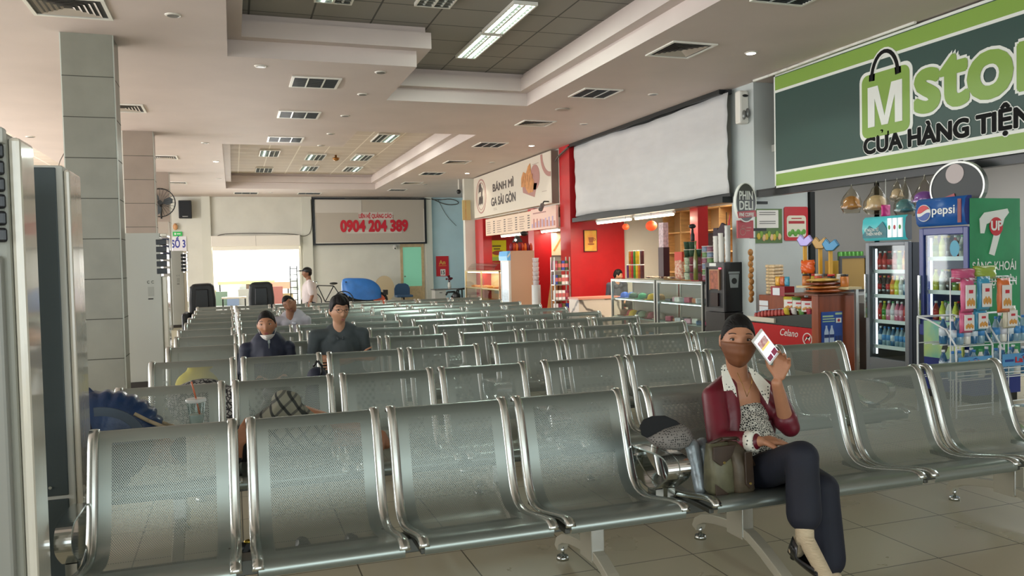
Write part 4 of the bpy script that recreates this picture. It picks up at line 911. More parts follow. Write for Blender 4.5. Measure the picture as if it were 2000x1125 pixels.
# ---- glass-door drink fridges
def fridge(label, Xf, Yl, Yr, H, bodym, doorm, htop, depth=.62, header=None, win=(.30, 1.57), shelves=()):
    W_ = Yl-Yr; t = st('drinks_fridge', label, 'fridge', Xf, Yl, 0)
    b = B(); b.box(0, .06, .08, .03, depth, H-.02); b.box(W_-.03, .06, .08, W_, depth, H-.02); b.box(.03, depth-.03, .08, W_-.03, depth, H-.02); b.box(.03, .06, .08, W_-.03, depth-.03, win[0]-.02); b.box(.03, .06, win[1]+.03, W_-.03, depth-.03, H-.02)
    b.build('body', bodym, t)
    B().box(.035, depth-.04, win[0], W_-.035, depth-.032, win[1]).build('lining', mat('fridge_lining', '#dfe6ea', .3), t)
    f = B(); f.box(0, 0, win[0]-.16, .055, .05, htop-.01); f.box(W_-.055, 0, win[0]-.16, W_, .05, htop-.01); f.box(.055, 0, win[0]-.16, W_-.055, .05, win[0]); f.box(.055, 0, win[1], W_-.055, .05, htop-.01)
    d = f.build('door', doorm, t, bevel=.006)
    B().box(.055, .02, win[0], W_-.055, .03, win[1]).build('glass', glass_m, d)
    B().box(.015, -.035, .75, .035, .0, 1.25).build('handle', chrome_m, d)
    for z in shelves: 
        s = B(); s.box(.04, .08, z-.012, W_-.04, depth-.05, z); s.box(.04, .075, z-.03, W_-.04, .08, z+.012); s.build('shelf', shelfw, t)
    for xx in (.045, W_-.06): B().box(xx, .10, win[0]+.03, xx+.015, .115, win[1]-.03).build('light_strip', glow_w, t)
    B().box(.02, .08, 0, W_-.02, depth-.02, .08).build('plinth', black_m, t)
    return t, W_
def curved_header(t, W_, z0, z1, m, side):
    pr = [(.05, z0), (.0, z0), (-.03, z0+.03), (-.045, (z0+z1)/2), (-.03, z1-.03), (0, z1), (.05, z1)]
    b = B(); vs = [(x, y, z) for x in (0, W_) for y, z in pr]; n = len(pr)
    b.add(vs, [(i, i+1, n+i+1, n+i) for i in range(n-1)], 0, True); b.add(vs[:n], [tuple(range(n))], 1); b.add(vs[n:], [tuple(range(n-1, -1, -1))], 1); b.add([(0,.05,z0),(W_,.05,z0),(W_,.05,z1),(0,.05,z1)], [(0,1,2,3)], 1)
    return b.build('header', [m, side], t)
tshel = (1.29, 1.01, .72, .43)
grey_d = mat('fridge_grey', '#73777c', .35, .3)
T1, W1 = fridge('grey glass-door drinks fridge with teal mountain header, left of the pair', 6.9, 7.545, 6.915, 1.62, mat('fridge_dark', '#3d4248', .4), grey_d, 1.62, shelves=tshel)
hd = curved_header(T1, W1, 1.63, 1.90, mat('header_teal', '#3fa3a8', .3, emit=.35), grey_d)
hb_ = B(); hb_.prism([(.02, 1.70), (.12, 1.80), (.2, 1.75), (.32, 1.84), (.38, 1.76), (.38, 1.66), (.02, 1.66)], -.056, -.046); hb_.build('mountain_print', mat('header_dark_teal', '#14606a', .4, emit=.2), hd)
for k, cc_ in enumerate(('#5aa03a', '#c23a46', '#4a9a4a')):
    p = B(); p.box(.40+k*.075, -.062, 1.66, .455+k*.075, -.046, 1.87, 0); p.ell((.4275+k*.075, -.064, 1.77), (.016, .004, .025), m=1, n=10, k=6); p.build('carton_print', [mat('print_white_lit', '#e6ecee', .4, emit=.3), mat('fruit_%d' % k, cc_, .4)], hd)
text('lettering', 'VỊ NGON TỪ', .05, 1.735, .035, wht, hd, width=.22, y=-.062, off=.01); text('lettering', 'THIÊN NHIÊN', .08, 1.69, .035, wht, hd, width=.24, y=-.062, off=.01)
navy = mat('fridge_blue', '#1c2f7a', .3)
pshel = (1.43, 1.09, .765)
T2, W2 = fridge('blue pepsi glass-door drinks fridge with a green sticker on its side', 6.70, 6.575, 5.985, 1.74, navy, navy, 1.74, depth=.68, win=(.80, 1.66), shelves=pshel)
hd = curved_header(T2, W2, 1.75, 2.03, mat('header_blue', '#164a86', .3, emit=.25), navy)
hp = (.115, 1.885)
b = B()
def lune(bb, cx, cz, r, top, m):
    P = []
    for i in range(17):
        x = -r+2*r*i/16; P.append((x, math.sqrt(max(0, r*r-x*x))))
    wv = lambda x, o: o+.25*r*math.sin(x/r*2.2)
    if top == 1: Q = [(cx+x, cz+max(z, wv(x, .22*r))) for x, z in P]+[(cx+x, cz+wv(x, .22*r)) for x, z in P[::-1]]
    elif top == -1: Q = [(cx+x, cz-max(z, -wv(x, -.22*r))) for x, z in P]+[(cx+x, cz+wv(x, -.22*r)) for x, z in P[::-1]]
    else: Q = [(cx+x, cz+z) for x, z in P]+[(cx+x, cz-z) for x, z in P[::-1]]
    return Q
B().prism(circ(*hp, .085, .085), -.054, -.046).build('emblem_white', wht, hd)
b = B(); b.prism(lune(b, *hp, .078, 1, 0), -.060, -.054); b.build('emblem_red', mat('emblem_red', '#c4202c', .4), hd)
b = B(); b.prism(lune(b, *hp, .078, -1, 0), -.060, -.054); b.build('emblem_blue', mat('emblem_blue', '#1c4a9c', .4), hd)
text('lettering', 'pepsi', .22, 1.865, .085, wht, hd, width=.27, y=-.056, off=.01)
B().box(.52, -.052, 1.77, .56, -.044, 2.0).build('bottle_print', mat('bottle_print', '#7a1c24', .4), hd)
t7 = B(); t7.box(0, -.003, .35, .64, .0, 1.99)
side = thing('x', '', 'x'); bpy.data.objects.remove(side)
# green sticker panel on the side of the blue fridge (its side faces the camera)
g = bpy.data.objects.new('side_sticker', None); bpy.data.objects.remove(g)
sp_ = B(); sp_.box(W2+.001, .02, .35, W2+.005, .67, 2.0); sp = sp_.build('side_panel', mat('green_sticker', '#2a8a58', .35, noise=.12, nscale=4), T2)
class LF:   # print on the side face: builds in x,z of the side and turns it to face the camera
    pass
def side_part(o):
    o.rotation_euler = (0, 0, math.radians(90)); o.location = (W2+.006, .02, 0); return o
# 7UP emblem: white numeral 7 with red dot and UP, tilted
b = B(); b.prism([(.12,1.80),(.13,1.66),(.18,1.66),(.21,1.75),(.35,1.79),(.24,1.46),(.31,1.44),(.44,1.80),(.50,1.86),(.48,1.90),(.18,1.86)], -.004, 0); side_part(b.build('emblem_numeral', wht, T2))
B0 = B(); B0.prism(circ(.33, 1.725, .085, .09), -.007, -.004); side_part(B0.build('emblem_dot', mat('emblem_red', '#c4202c', .4), T2))
side_part(text('lettering', 'UP', .265, 1.69, .09, wht, T2, width=.14, y=-.010, off=.03))
side_part(text('lettering', 'SẢNG KHOÁI', .03, 1.30, .085, wht, T2, width=.56, y=-.004, off=.01))
side_part(text('lettering', 'TỰ NHIÊN', .22, 1.15, .085, wht, T2, width=.38, y=-.004, off=.01))
b = B(); b.prism(circ(.38, 1.50, .055, .08), -.002, 0); b.build('door_sticker', mat('sticker_cyan', '#3f9ab8', .4), T2, loc=(.06, -.001, .02))
lp = B(); lp.box(.06, -.004, .42, W2-.06, .02, .79); lpo = lp.build('lower_poster', mat('poster_aqua', '#5aa8a0', .35, col2='#b8c86a', nscale=3), T2)
b = B(); b.prism([(.28, .50), (.33, .48), (.42, .68), (.40, .76), (.37, .76), (.36, .70)], -.010, -.004); b.build('bottle_print', mat('print_black_green', '#1c2414', .4), lpo)
b = B(); b.prism([(.375, .70), (.41, .70), (.43, .76), (.39, .77)], -.014, -.010); b.build('bottle_cap_print', mat('print_yellow', '#d8cf2a', .4), lpo)
# fill the fridges
def names(k): return ORD[k]
rowcols1 = [['red tea','red tea','cola','red tea','green tea','orange','blue'], ['cola','dark','cola','orange','lemon','milk','blue','milk'], ['red tea','green tea','pink','milk','pink','pink','red tea','orange'], ['blue','water','water','blue','water','water','water','blue']]
rown = ['top', 'second', 'third', 'bottom']
def fill(T, Yl, W_, Xf, shelves, rows, fr, s=1.0):
    for r, z in enumerate(shelves):
        cs = rows[r]; n = len(cs)
        for k, kn in enumerate(cs):
            u = .095+(W_-.19)*k/(n-1)
            put(kinds[kn], (Xf+.125, Yl-u, z+.001), '%s bottle, %s from the left on the %s shelf of the %s fridge' % (kn.replace('dark', 'dark coffee').replace('milk', 'white milk tea'), ORD[k], rown[r], fr), 'bottle', None, s)
            if kn != 'x' and k % 2 == 0 and r < 3: put(kinds[cs[(k+2) % n]], (Xf+.24, Yl-u-.01, z+.001), '%s bottle behind the %s one on the %s shelf of the %s fridge' % (cs[(k+2) % n], ORD[k], rown[r], fr), 'bottle', None, s)
fill(T1, 7.545, W1, 6.9, tshel, rowcols1, 'grey')
rowcols2 = [['green tea','lemon','dark','red tea','milk','lemon'], ['lemon','milk','dark','green tea','orange','lemon'], ['red tea','lemon','milk','lemon','cola','milk']]
rown = ['top', 'second', 'third', 'bottom']
fill(T2, 6.575, W2, 6.70, pshel, rowcols2, 'blue', 1.0)
# ---- water racks with snack bags
wire = mat('wire_white', '#dfe3e4', .35)
def rack(label, x0, y0, w_):
    t = thing('bottle_rack', label, 'rack', (x0, y0, 0))
    b = B(); pr = [(0, .05), (0, .62), (.05, .74), (.20, .86), (.20, .86)]
    for xx in (0, w_):
        b.tube([(xx, 0, .03), (xx, 0, .66), (xx, .10, .80), (xx, .30, .88), (xx, .42, .9), (xx, .42, .03)], .008, n=8)
    for z in (.10, .14, .36, .40, .44, .47): b.cyl((0, 0, z), (w_, 0, z), .005, n=6)
    for z in (.36, .66): 
        for k in range(6): b.cyl((0, .42*k/5, z), (w_, .42*k/5, z), .005, n=6)
    b.cyl((0, .42, .9), (w_, .42, .9), .01)
    b.build('frame', wire, t)
    B().box(.02, -.012, .455, w_-.02, -.004, .565).build('sign_plate', mat('plate_blue', '#5a9acc', .4), t)
    text('lettering', 'LaVie', w_*.30, .485, .05, mat('lavie_red', '#c4303a', .4), t, width=w_*.4, y=-.018, off=.03)
    b = B(); b.box(w_*.08, -.016, .495, w_*.26, -.012, .515); b.box(w_*.74, -.016, .495, w_*.92, -.012, .515); b.prism([(w_*.42, .54), (w_*.5, .555), (w_*.58, .54), (w_*.5, .545)], -.016, -.012); b.build('print', mat('print_navy', '#24408a', .4), t)
    return t
rack('white wire rack of water bottles with blue plate, left of two', 5.93, 5.42, .42)
rack('white wire rack of water bottles at the right edge of the frame', 6.44, 5.42, .55)
wk = ['water', 'water', 'blue', 'water', 'milk', 'blue']
for ri, (x0, w_, nm) in enumerate(((5.93, .42, 'left'), (6.44, .55, 'right'))):
    for lv_, z in ((0, .367), (1, .667)):
        for k in range(5 if ri == 0 else 6):
            kn = wk[(k+lv_*2+ri) % 6]
            put(kinds[kn], (x0+.045+k*.082, 5.50, z), '%s bottle, %s from left, %s tier of the %s water rack' % ('clear' if kn == 'water' else ('white-labelled' if kn == 'milk' else 'pale blue'), ORD[k], ('lower', 'upper')[lv_], nm), 'bottle', None, 1.12 if lv_ == 0 else 1.05)
            if k % 2 == 0: put(kinds['blue'], (x0+.07+k*.082, 5.62, z), 'pale blue bottle behind the %s one, %s tier of the %s water rack' % (ORD[k], ('lower', 'upper')[lv_], nm), 'bottle', None, 1.12)
def pouch(name, w_, h_, d_, m, m2=None, pic=True):
    b = B(); n = 8; k = 10; vs = []
    for side_ in (-1, 1):
        for j in range(k+1):
            for i in range(n+1):
                u, v = i/n*2-1, j/k*2-1
                th = (1-u**4)*(1-v**6); vs.append((u*w_/2*(1-.06*(1-abs(v))), side_*d_/2*th*(.85+.15*math.sin(5*u+7*v)), (v+1)/2*h_))
    N1 = (n+1)*(k+1)
    fs = [(j*(n+1)+i, j*(n+1)+i+1, (j+1)*(n+1)+i+1, (j+1)*(n+1)+i) for j in range(k) for i in range(n)]
    b.add(vs[:N1], fs, 0, True); b.add(vs[N1:], [f[::-1] for f in fs], 0, True)
    if pic:
        b.box(-w_*.36, -d_/2-.004, h_*.12, w_*.36, -d_/2+.002, h_*.80, 1)
        for q in range(5): b.ell((-w_*.22+w_*.11*q, -d_/2-.005, h_*(.28+.06*(q % 2))), (w_*.09, .004, h_*.09), m=2, n=8, k=6)
        b.box(-w_*.15, -d_/2-.007, h_*.56, w_*.15, -d_/2-.003, h_*.66, 3)
    o = b.build(name, [m, m2 or m, mat('print_biscuit', '#cf9448', .5), mat('print_brandred', '#c43040', .5)]); return o
pinkp = mat('pouch_pink', '#c85a80', .3); bluep = mat('pouch_blue', '#3f96b8', .3); orangep = mat('pouch_orange', '#d8723a', .3); greenp = mat('pouch_green', '#9ab04a', .3); whp = mat('pouch_white', '#e4e0dc', .35)
sb = [(5.99, 5.36, .96, pinkp, 'pink snack bag hanging left over the water rack'), (6.165, 5.35, .97, bluep, 'blue snack bag hanging beside the pink one over the water rack'), (6.36, 5.32, .95, orangep, 'orange and white snack bag hanging right over the water rack'), (6.02, 5.40, .78, pinkp, 'lower pink snack bag peeking under the hanging ones'), (6.18, 5.40, .79, bluep, 'lower blue snack bag peeking under the hanging ones'), (6.50, 5.38, .80, mat('pouch_clear', '#cfc8b0', .3), 'pale snack bag at the right end of the hanging bags')]
for x, y, z, m_, lb in sb:
    o = pouch('snack_bag', .15, .30 if z > .85 else .2, .07, m_, whp); o.location = (x, y, z); tag(o, lb, 'snack bag')
for x, y, z, m_, lb in ((6.33, 5.48, 1.24, greenp, 'green snack pack lying on top of the hanging snack bags'), (6.08, 5.48, 1.22, pinkp, 'pink snack pack lying on top at the left of the hanging bags')):
    o = pouch('snack_bag', .28, .12, .10, m_, whp, False); o.location = (x, y, z); tag(o, lb, 'snack bag')
t = thing('snack_rail', 'white wire hook rail carrying the hanging snack bags', 'rail', (5.92, 5.47, 0))
b = B(); b.tube([(0, 0, .03), (0, 0, 1.26), (.68, 0, 1.26), (.68, 0, .03)], .005); b.cyl((0, -.07, 1.22), (.68, -.07, 1.22), .006)
for k in range(5): b.cyl((.05+k*.14, -.14, 1.24), (.05+k*.14, 0, 1.26), .004, n=5)
b.build('frame', wire, t)
# ---- hanging hats in bags below the green sign
def hang(label, px, col, w_, h_, kind, Y=None, X=7.12):
    p = aX(*px, X); t = thing('bagged_hat', label, 'hat', (X, p.y, p.z))
    o = blob('hat', t, mat('hat_'+col.strip('#'), col, .6, noise=.15, nscale=10), [('e', (0, 0, 0), (w_*.40, w_*.40, h_*.30)), ('e', (0, 0, -h_*.18), (w_*.5, w_*.5, h_*.09))], .012, 3)
    b = B(); vs = []; n = 16
    tp_ = (2.33-p.z)/h_
    prf = [(.02, tp_), (.05, tp_*.80), (.20, tp_*.55+.08), (.38, .28), (.50, .05), (.54, -.25), (.44, -.45)]
    for r, z in prf:
        for i in range(n):
            a = 2*PI*i/n; rr = r*w_*(1+.13*math.sin(a*4+z*7+w_*40)+.06*math.sin(a*9+z*15)); vs.append((rr*math.cos(a), rr*.8*math.sin(a), z*h_))
    k = len(prf); b.add(vs, [(j*n+i, j*n+(i+1)%n, (j+1)*n+(i+1)%n, (j+1)*n+i) for j in range(k-1) for i in range(n)], 0, True); b.add(vs[-n:], [tuple(range(n))])
    b.build('plastic_bag', glassy('bag_film', '#f2efe6', .72, .15), t)
    top = 2.33-p.z
    B().cyl((0, 0, top-.02), (0, 0, top), .003, n=5).build('string', wht, t)
hang('tan straw hat in a clear bag hung leftmost under the green sign', (1663, 396), '#b5803c', .24, .28, 0)
hang('cream straw hat in a clear bag, second under the green sign', (1712, 396), '#d8bf96', .27, .30, 0)
hang('small cream hat in a clear bag, third under the green sign', (1752, 378), '#cdb89c', .15, .20, 0)
hang('teal and clear bagged toy hat above the grey fridge', (1768, 402), '#4f8a94', .24, .26, 0)
hang('purple shiny bagged hat above the blue fridge', (1806, 385), '#8a4fb8', .26, .22, 0)
p = aX(1730, 412, 7.05); t = thing('pink_bag', 'bright pink packet hanging before the cream bagged hats', 'packet', tuple(p)); pb = pouch('packet', .13, .14, .04, mat('hot_pink', '#d8308a', .4), None, False); pb.parent = t; pb.location = (0, 0, -.07); B().cyl((0, 0, .07), (0, 0, 2.33-p.z), .003, n=5).build('string', wht, t)
p = aX(1880, 366, 7.1); t = thing('round_sign', 'large round dark sign with red strip above the blue fridge', 'sign', (7.02, p.y, p.z), RS)
B().prism(circ(0, 0, .33, .26), 0, .04).build('panel', mat('round_dark', '#20282a', .45), t); b = B(); ringp(b, 0, 0, .335, .265, .02, -.006, .045); b.build('rim', frame_m, t)
b = B(); b.prism(circ(-.02, .14, .11, .10), -.005, 0); b.build('pale_print', mat('print_greyrose', '#b3a6a4', .4), t); b = B(); b.prism([(-.34, -.14), (-.02, -.06), (.0, -.15), (-.32, -.23)], -.010, -.004); b.build('strip', mat('strip_red', '#9c2c34', .4), t)
text('lettering', 'PHE SẠCH', -.28, -.17, .06, wht, t, width=.26, y=-.014, off=.02)
B().box(-.02, .04, .2, .02, .07, 2.42-p.z).build('bracket', dark_m, t)
# ---- counter by the pier
t = thing('wooden_counter', 'reddish wooden shop counter end with a blue poster', 'counter', (6.77, 8.2, 0))
wc = mat('counter_wood', '#8a4324', .35, noise=.22, nscale=3, stretch=(5, 5, .5))
B().box(0, 0, 0, .55, .12, .98).build('body', wc, t, bevel=.006); B().box(-.02, -.02, .98, .58, .62, 1.0).build('top', mat('counter_top', '#6a3820', .35), t)
ps = B().box(.045, -.008, .32, .36, .0, .78).build('poster', mat('poster_blue', '#1c4a9c', .35, noise=.2, nscale=3), t)
b = B(); 
for cx_ in (.115, .195):
    b.prism([(cx_-.033, .37), (cx_-.033, .53), (cx_-.012, .585), (cx_-.012, .61), (cx_+.012, .61), (cx_+.012, .585), (cx_+.033, .53), (cx_+.033, .37)], -.012, -.008)
b.build('bottle_print', mat('print_pale_blue', '#b9cbe0', .4), ps)
b = B(); b.box(.25, -.012, .38, .285, -.008, .48); b.box(.30, -.012, .38, .345, -.008, .48); b.box(.082, -.014, .46, .148, -.012, .50); b.box(.162, -.014, .46, .228, -.012, .50); b.build('can_print', mat('print_deep_blue', '#16306a', .4), ps)
b = B(); b.box(.26, -.012, .64, .34, -.008, .70, 0); b.prism(circ(.30, .67, .018, .018), -.016, -.012, 1); b.build('flag_print', [wht, mat('flag_red', '#b01c28', .4)], ps)
b = B(); b.box(.06, -.012, .715, .22, -.008, .735); b.box(.06, -.012, .685, .24, -.008, .70); b.box(.06, -.012, .655, .24, -.008, .668); b.box(.25, -.012, .74, .35, -.008, .765); b.build('heading_print', mat('print_pale_green', '#a9c8a0', .4), ps)
t = st('counter_front', 'counter run with dark shelf above a red Celano ice cream chest', 'counter', 6.85, 9.75, 0)
B().box(0, .0, 0, 1.41, .26, .30).build('base', mat('chest_dark', '#2a2c2c', .5), t)
rc = B().box(0, -.005, .30, 1.41, .26, .56).build('red_chest', mat('celano_red', '#b8141e', .3), t)
text('lettering', 'Celano', .72, .43, .09, wht, rc, width=.36, y=-.010, off=.0, shear=.3)
b = B(); ringp(b, 1.26, .42, .09, .08, .012, -.010, -.005, 24); b.prism([(1.20, .38), (1.25, .45), (1.3, .40), (1.32, .46), (1.25, .42)], -.010, -.005); b.build('emblem_print', wht, rc)
B().prism([(0, .565), (0, .58), (.3, .64), (1.30, .74), (1.41, .74), (1.41, .565)], .0, .26).build('dark_shelf', mat('shelf_dark_green', '#262e2a', .4), t)
B().box(.0, -.03, .585, .62, .0, .645).build('white_ledge', mat('ledge_cream', '#cfc9b8', .5), t)
t = st('wooden_cabinet', 'small wooden cabinet with white price cards beside the coffee machine', 'cabinet', 7.02, 9.95, 0)
cbn = B().box(.08, .1, 0, .70, .55, .93).build('body', wc, t, bevel=.005); b = B(); b.box(.10, .092, .70, .30, .1, .77); b.box(.10, .092, .78, .30, .1, .85); b.build('price_card', mat('card_white', '#d8dce0', .5), cbn)
# yoghurt drinks on the dark shelf
yk = []
ys_ = B(); ys_.lathe([(.018, 0), (.022, .01), (.022, .05), (.014, .062), (.018, .07)], n=10, m=0); ys_.lathe([(.0185, .07), (.0185, .076)], n=10, m=1); yo = ys_.build('yoghurt_bottle', [mat('yog_red', '#b0443c', .4), mat('yog_blue_cap', '#9ac0d8', .4)]); yo.location = (0, 0, -50)
for j in range(3):
    for k in range(9):
        u = .12+k*.075
        zb_ = .58+(.2*u if u < .3 else .06+.1*(u-.3)) + .002
        o = put(yo, (6.90+j*.07, 9.75-u, zb_+.004), 'red yoghurt bottle with pale blue lid, %s in the %s line on the counter' % (ORD[k], ('front', 'middle', 'back')[j]), 'bottle', None, 1.25)
cand = [('#c8b03a', 'yellow'), ('#a83a4c', 'dark pink'), ('#5a8a4a', 'green'), ('#c8c4c0', 'silver')]
for k in range(10):
    o = pouch('candy_packet', .10, .10, .05, mat('candy_%d' % (k % 4), cand[k % 4][0], .3), None, False); u = .80+.05*k; o.location = (6.90+.06*(k % 3), 9.75-u, .70+.01*(k % 2)); o.rotation_euler = (.3, 0, RS)
    tag(o, '%s candy packet, %s along the dark counter shelf beyond the yoghurt bottles' % (cand[k % 4][1], ORD[k]), 'packet')
# goods on the wooden counter
for k, (c_, nm) in enumerate((('#a8582c', 'brown-orange'), ('#b8702c', 'orange'), ('#7c3a24', 'dark red-brown'), ('#c8a44a', 'yellowish'))):
    o = pouch('snack_pack', .50-.04*k, .30, .05, mat('pack_%d' % k, c_, .25), None, False); o.rotation_euler = (math.radians(-90), 0, .15*k-.2); o.location = (7.0+.03*k, 8.20+.03*k, 1.03+.045*k)
    tag(o, '%s dried food pack in the heap on the wooden counter, %s from bottom' % (nm, ORD[k]), 'packet')
for k, (x, y, c_, nm) in enumerate(((6.93, 8.56, '#a03a2c', 'red and white noodle'), (6.95, 8.76, '#5c8a3a', 'green'), (6.97, 8.96, '#c4b03a', 'yellow'))):
    o = pouch('snack_bag', .22, .20, .09, mat('bagc_%d' % k, c_, .3), whp); o.location = (x, y, 1.0 if k == 0 else .82); o.rotation_euler = (0, 0, RS+.5); o.location.z = .74; tag(o, nm+' snack bag standing left of the wooden counter top', 'snack bag')
# biscuit stack + red box + tins
bisc = B(); bisc.box(-.11, -.08, 0, .11, .08, .045); bo = bisc.build('biscuit_packet', [mat('biscuit_pale', '#c9b08a', .35, noise=.3, nscale=20)], bevel=.015); bo.location = (0, 0, -50)
for k in range(9):
    put(bo, (7.28, 9.72+random.uniform(-.01, .01), .935+k*.047), 'pale wafer packet in the stack beside the coffee machine, %s from the bottom' % ORD[k], 'packet', None, 1.0, RS+random.uniform(-.1, .1))
bpy.data.objects.remove(bo)
t = st('display_box', 'red open box with a white price card and colourful packs', 'box', 7.05, 9.50, .932)
B().box(0, 0, 0, .30, .16, .13).build('tray', mat('box_red', '#8e1a26', .4), t); B().box(.05, -.006, .01, .20, .0, .11).build('price_card', mat('card_white', '#d8dce0', .5), t)
for k, (c_, nm) in enumerate((('#d8a02c', 'yellow'), ('#c8602c', 'orange'), ('#3f94b0', 'blue'))):
    o = pouch('candy_packet', .10, .13, .05, mat('candyb_%d' % k, c_, .3), None, False); o.location = (7.13, 9.45-k*.1, 1.065); o.rotation_euler = (0, 0, RS); tag(o, nm+' candy pouch standing in the red open box', 'packet')
clr = [('#c87a3a', 'orange plastic'), ('#b8a23a', 'yellow'), ('#c8503a', 'red'), ('#8a5a3a', 'brown'), ('#2c2c30', 'dark'), ('#c8c4b8', 'white')]
jr = B(); jr.lathe([(.045, 0), (.05, .01), (.05, .12), (.04, .13)], n=14, m=0); jr.lathe([(.045, .13), (.045, .155)], n=14, m=1)
for k in range(7):
    c_, nm = clr[k % 6]; jo = B(); jo.lathe([(.045, 0), (.05, .01), (.05, .12), (.04, .13)], n=14, m=0); jo.lathe([(.045, .13), (.045, .155)], n=14, m=1)
    o = jo.build('jar', [mat('jar_%d' % (k % 6), c_, .3), mat('lid_%d' % (k % 3), ('#303030', '#c43030', '#d8d0c0')[k % 3], .4)]); 
    p = Vector((7.20+.04*(k % 2), 8.95-.12*k, 1.08)); o.location = p; tag(o, '%s snack jar on the tray left of the counter, %s from left' % (nm, ORD[k]), 'jar')
t = st('tray_stand', 'clear shelf stand carrying the snack jars', 'shelf', 7.12, 9.05, 0)
B().box(0, 0, 1.05, .98, .2, 1.079).build('shelf', mat('tray_cream', '#c9b88a', .4), t); b = B()
for u in (.01, .94): b.box(u, .12, 0, u+.03, .16, 1.05)
b.build('post', frame_m, t)
# toys / balloons-like hats over the counter
for k, (px, c_, nm) in enumerate((((1572, 475), '#8a7fb0', 'lilac'), ((1602, 480), '#8c6a2c', 'gold'), ((1622, 484), '#2a6a8c', 'teal'))):
    p = aX(*px, 7.15); t = thing('gift_topper', '%s shiny paper boat shape on a yellow stem above the snack jars' % nm, 'decoration', tuple(p)); b = B(); b.prism([(-.10, .05), (-.05, .12), (.0, .06), (.06, .11), (.11, .03), (.04, -.04), (-.05, -.04)], -.04, .04); o = b.build('shape', mat('foil_%d' % k, c_, .25, .3), t, bevel=.01); o.rotation_euler = (0, 0, RS*.6); B().box(-.025, -.01, 1.235-p.z, .025, .01, -.02).build('stem', mat('stem_yellow', '#cf9a1c', .5), t)
t = thing('picture_frame', 'black framed panel standing at the right end of the counter goods', 'frame', (7.3, 8.42, 1.0)); b = B(); b.box(0,0,0,.03,.03,.46); b.box(.40,0,0,.43,.03,.46); b.box(.03,0,.43,.40,.03,.46); b.box(.03,0,0,.40,.03,.03); b.build('frame', black_m, t); B().box(.03,.01,.03,.40,.02,.43).build('panel', mat('panel_ochre', '#a8843a', .5), t)
o = pouch('snack_bag', .26, .18, .12, mat('orange_foil', '#d85a1c', .25), None, False); o.location = (7.15, 8.85, 1.24); o.rotation_euler = (0, 0, RS); tag(o, 'bright orange plastic packet lying over the snack jars', 'packet')
o = tag(B().box(0, 0, 0, .5, .12, .40).build('carton', mat('carton_yellow', '#b8922c', .5)), 'yellow carton box behind the snack jars', 'box'); o.location = (7.4, 8.7, 1.0)
t = thing('back_table', 'white table behind the counter goods', 'table', (7.36, 8.46, 0)); B().box(0, 0, .95, .7, .6, 1.0).build('top', shelfw, t); b = B(); b.box(.02, .02, 0, .06, .06, .95); b.box(.64, .54, 0, .68, .58, .95); b.box(.64, .02, 0, .68, .06, .95); b.build('leg', frame_m, t)
# shelf of green cans behind, magazine rack
t = thing('wall_shelf', 'white shelf with green cans inside the store', 'shelf', (8.45, 9.75, 1.15)); B().box(0, 0, 0, .8, .54, .03).build('board', shelfw, t); B().box(0, 0, -1.15, .03, .54, 0).build('side', shelfw, t)
cn = B(); cn.lathe([(.03, 0), (.033, .01), (.033, .13), (.027, .14)], n=12, m=0); cno = cn.build('drink_can', [mat('can_green', '#5c9a4a', .3, .4), mat('can_grey', '#6a7468', .3, .4)]); cno.location = (0, 0, -50)
for k in range(9): put(cno, (8.5+k*.075, 9.80, 1.181), 'green drink can on the store shelf, %s from the left' % ORD[k], 'can', None, 1.2)
for k in range(6): put(cno, (8.5+k*.075, 9.80, 1.352), 'green drink can stacked on the others, %s from the left' % ORD[k], 'can', None, 1.2)
bpy.data.objects.remove(cno)
t = thing('magazine_rack', 'low rack of colourful booklets between counter and grey fridge', 'rack', (7.62, 8.1, 0)); B().box(0, .03, 0, .30, .35, .85).build('frame', mat('rack_grey', '#7c7a76', .5), t)
for r in range(6):
    for k in range(3):
        c_ = ['#a83c3c', '#6a8a3c', '#c8b458', '#c86a3a', '#4a7a6a', '#d0c8b8'][(r*2+k*5) % 6]
        b = B().box(.01+k*.097, .005, .03+r*.135, .095+k*.097, .03, .15+r*.135).build('booklet', mat('booklet_%s' % c_.strip('#'), c_, .5, noise=.35, nscale=30)); b.location = (7.62, 8.09, 0); tag(b, 'small booklet in the rack by the fridge, %s column, %s row from the floor' % (ORD[k], ORD[r]), 'booklet')
o = tag(B().box(0, 0, 0, .3, .2, .22).build('carton', mat('carton_white', '#dcd6cc', .6)), 'white carton on the floor between the counter and grey fridge', 'box'); o.location = (7.36, 7.78, 0)
# ---- coffee machine
t = thing('coffee_machine', 'black coffee vending machine with lit picture panel', 'machine', (6.90, 10.38, 0))
B().box(0, 0, .66, .30, .50, 1.40).build('body', black_m, t, bevel=.01); B().box(-.02, -.01, 0, .31, .50, .65).build('stand', mat('stand_dark', '#1c1a1a', .5), t)
b = B(); b.box(-.02, .0, .66, 0, .03, 1.40); b.box(-.02, .47, .66, 0, .50, 1.40); b.box(-.02, .03, 1.33, 0, .47, 1.40); b.box(-.02, .03, .66, 0, .47, .72); b.build('door_frame', mat('machine_grey', '#4c4c4e', .35, .4), t)
B().box(-.024, .14, 1.00, -.0, .36, 1.28).build('picture_panel', mat('panel_coffee', '#8a4a34', .3, emit=.5, col2='#2c1410', nscale=16), t)
b = B(); b.box(-.028, .12, .985, -.002, .14, 1.295); b.box(-.028, .36, .985, -.002, .38, 1.295); b.box(-.028, .14, 1.28, -.002, .36, 1.295); b.build('picture_frame', mat('coffee_frame', '#b08a6a', .3, .5), t)
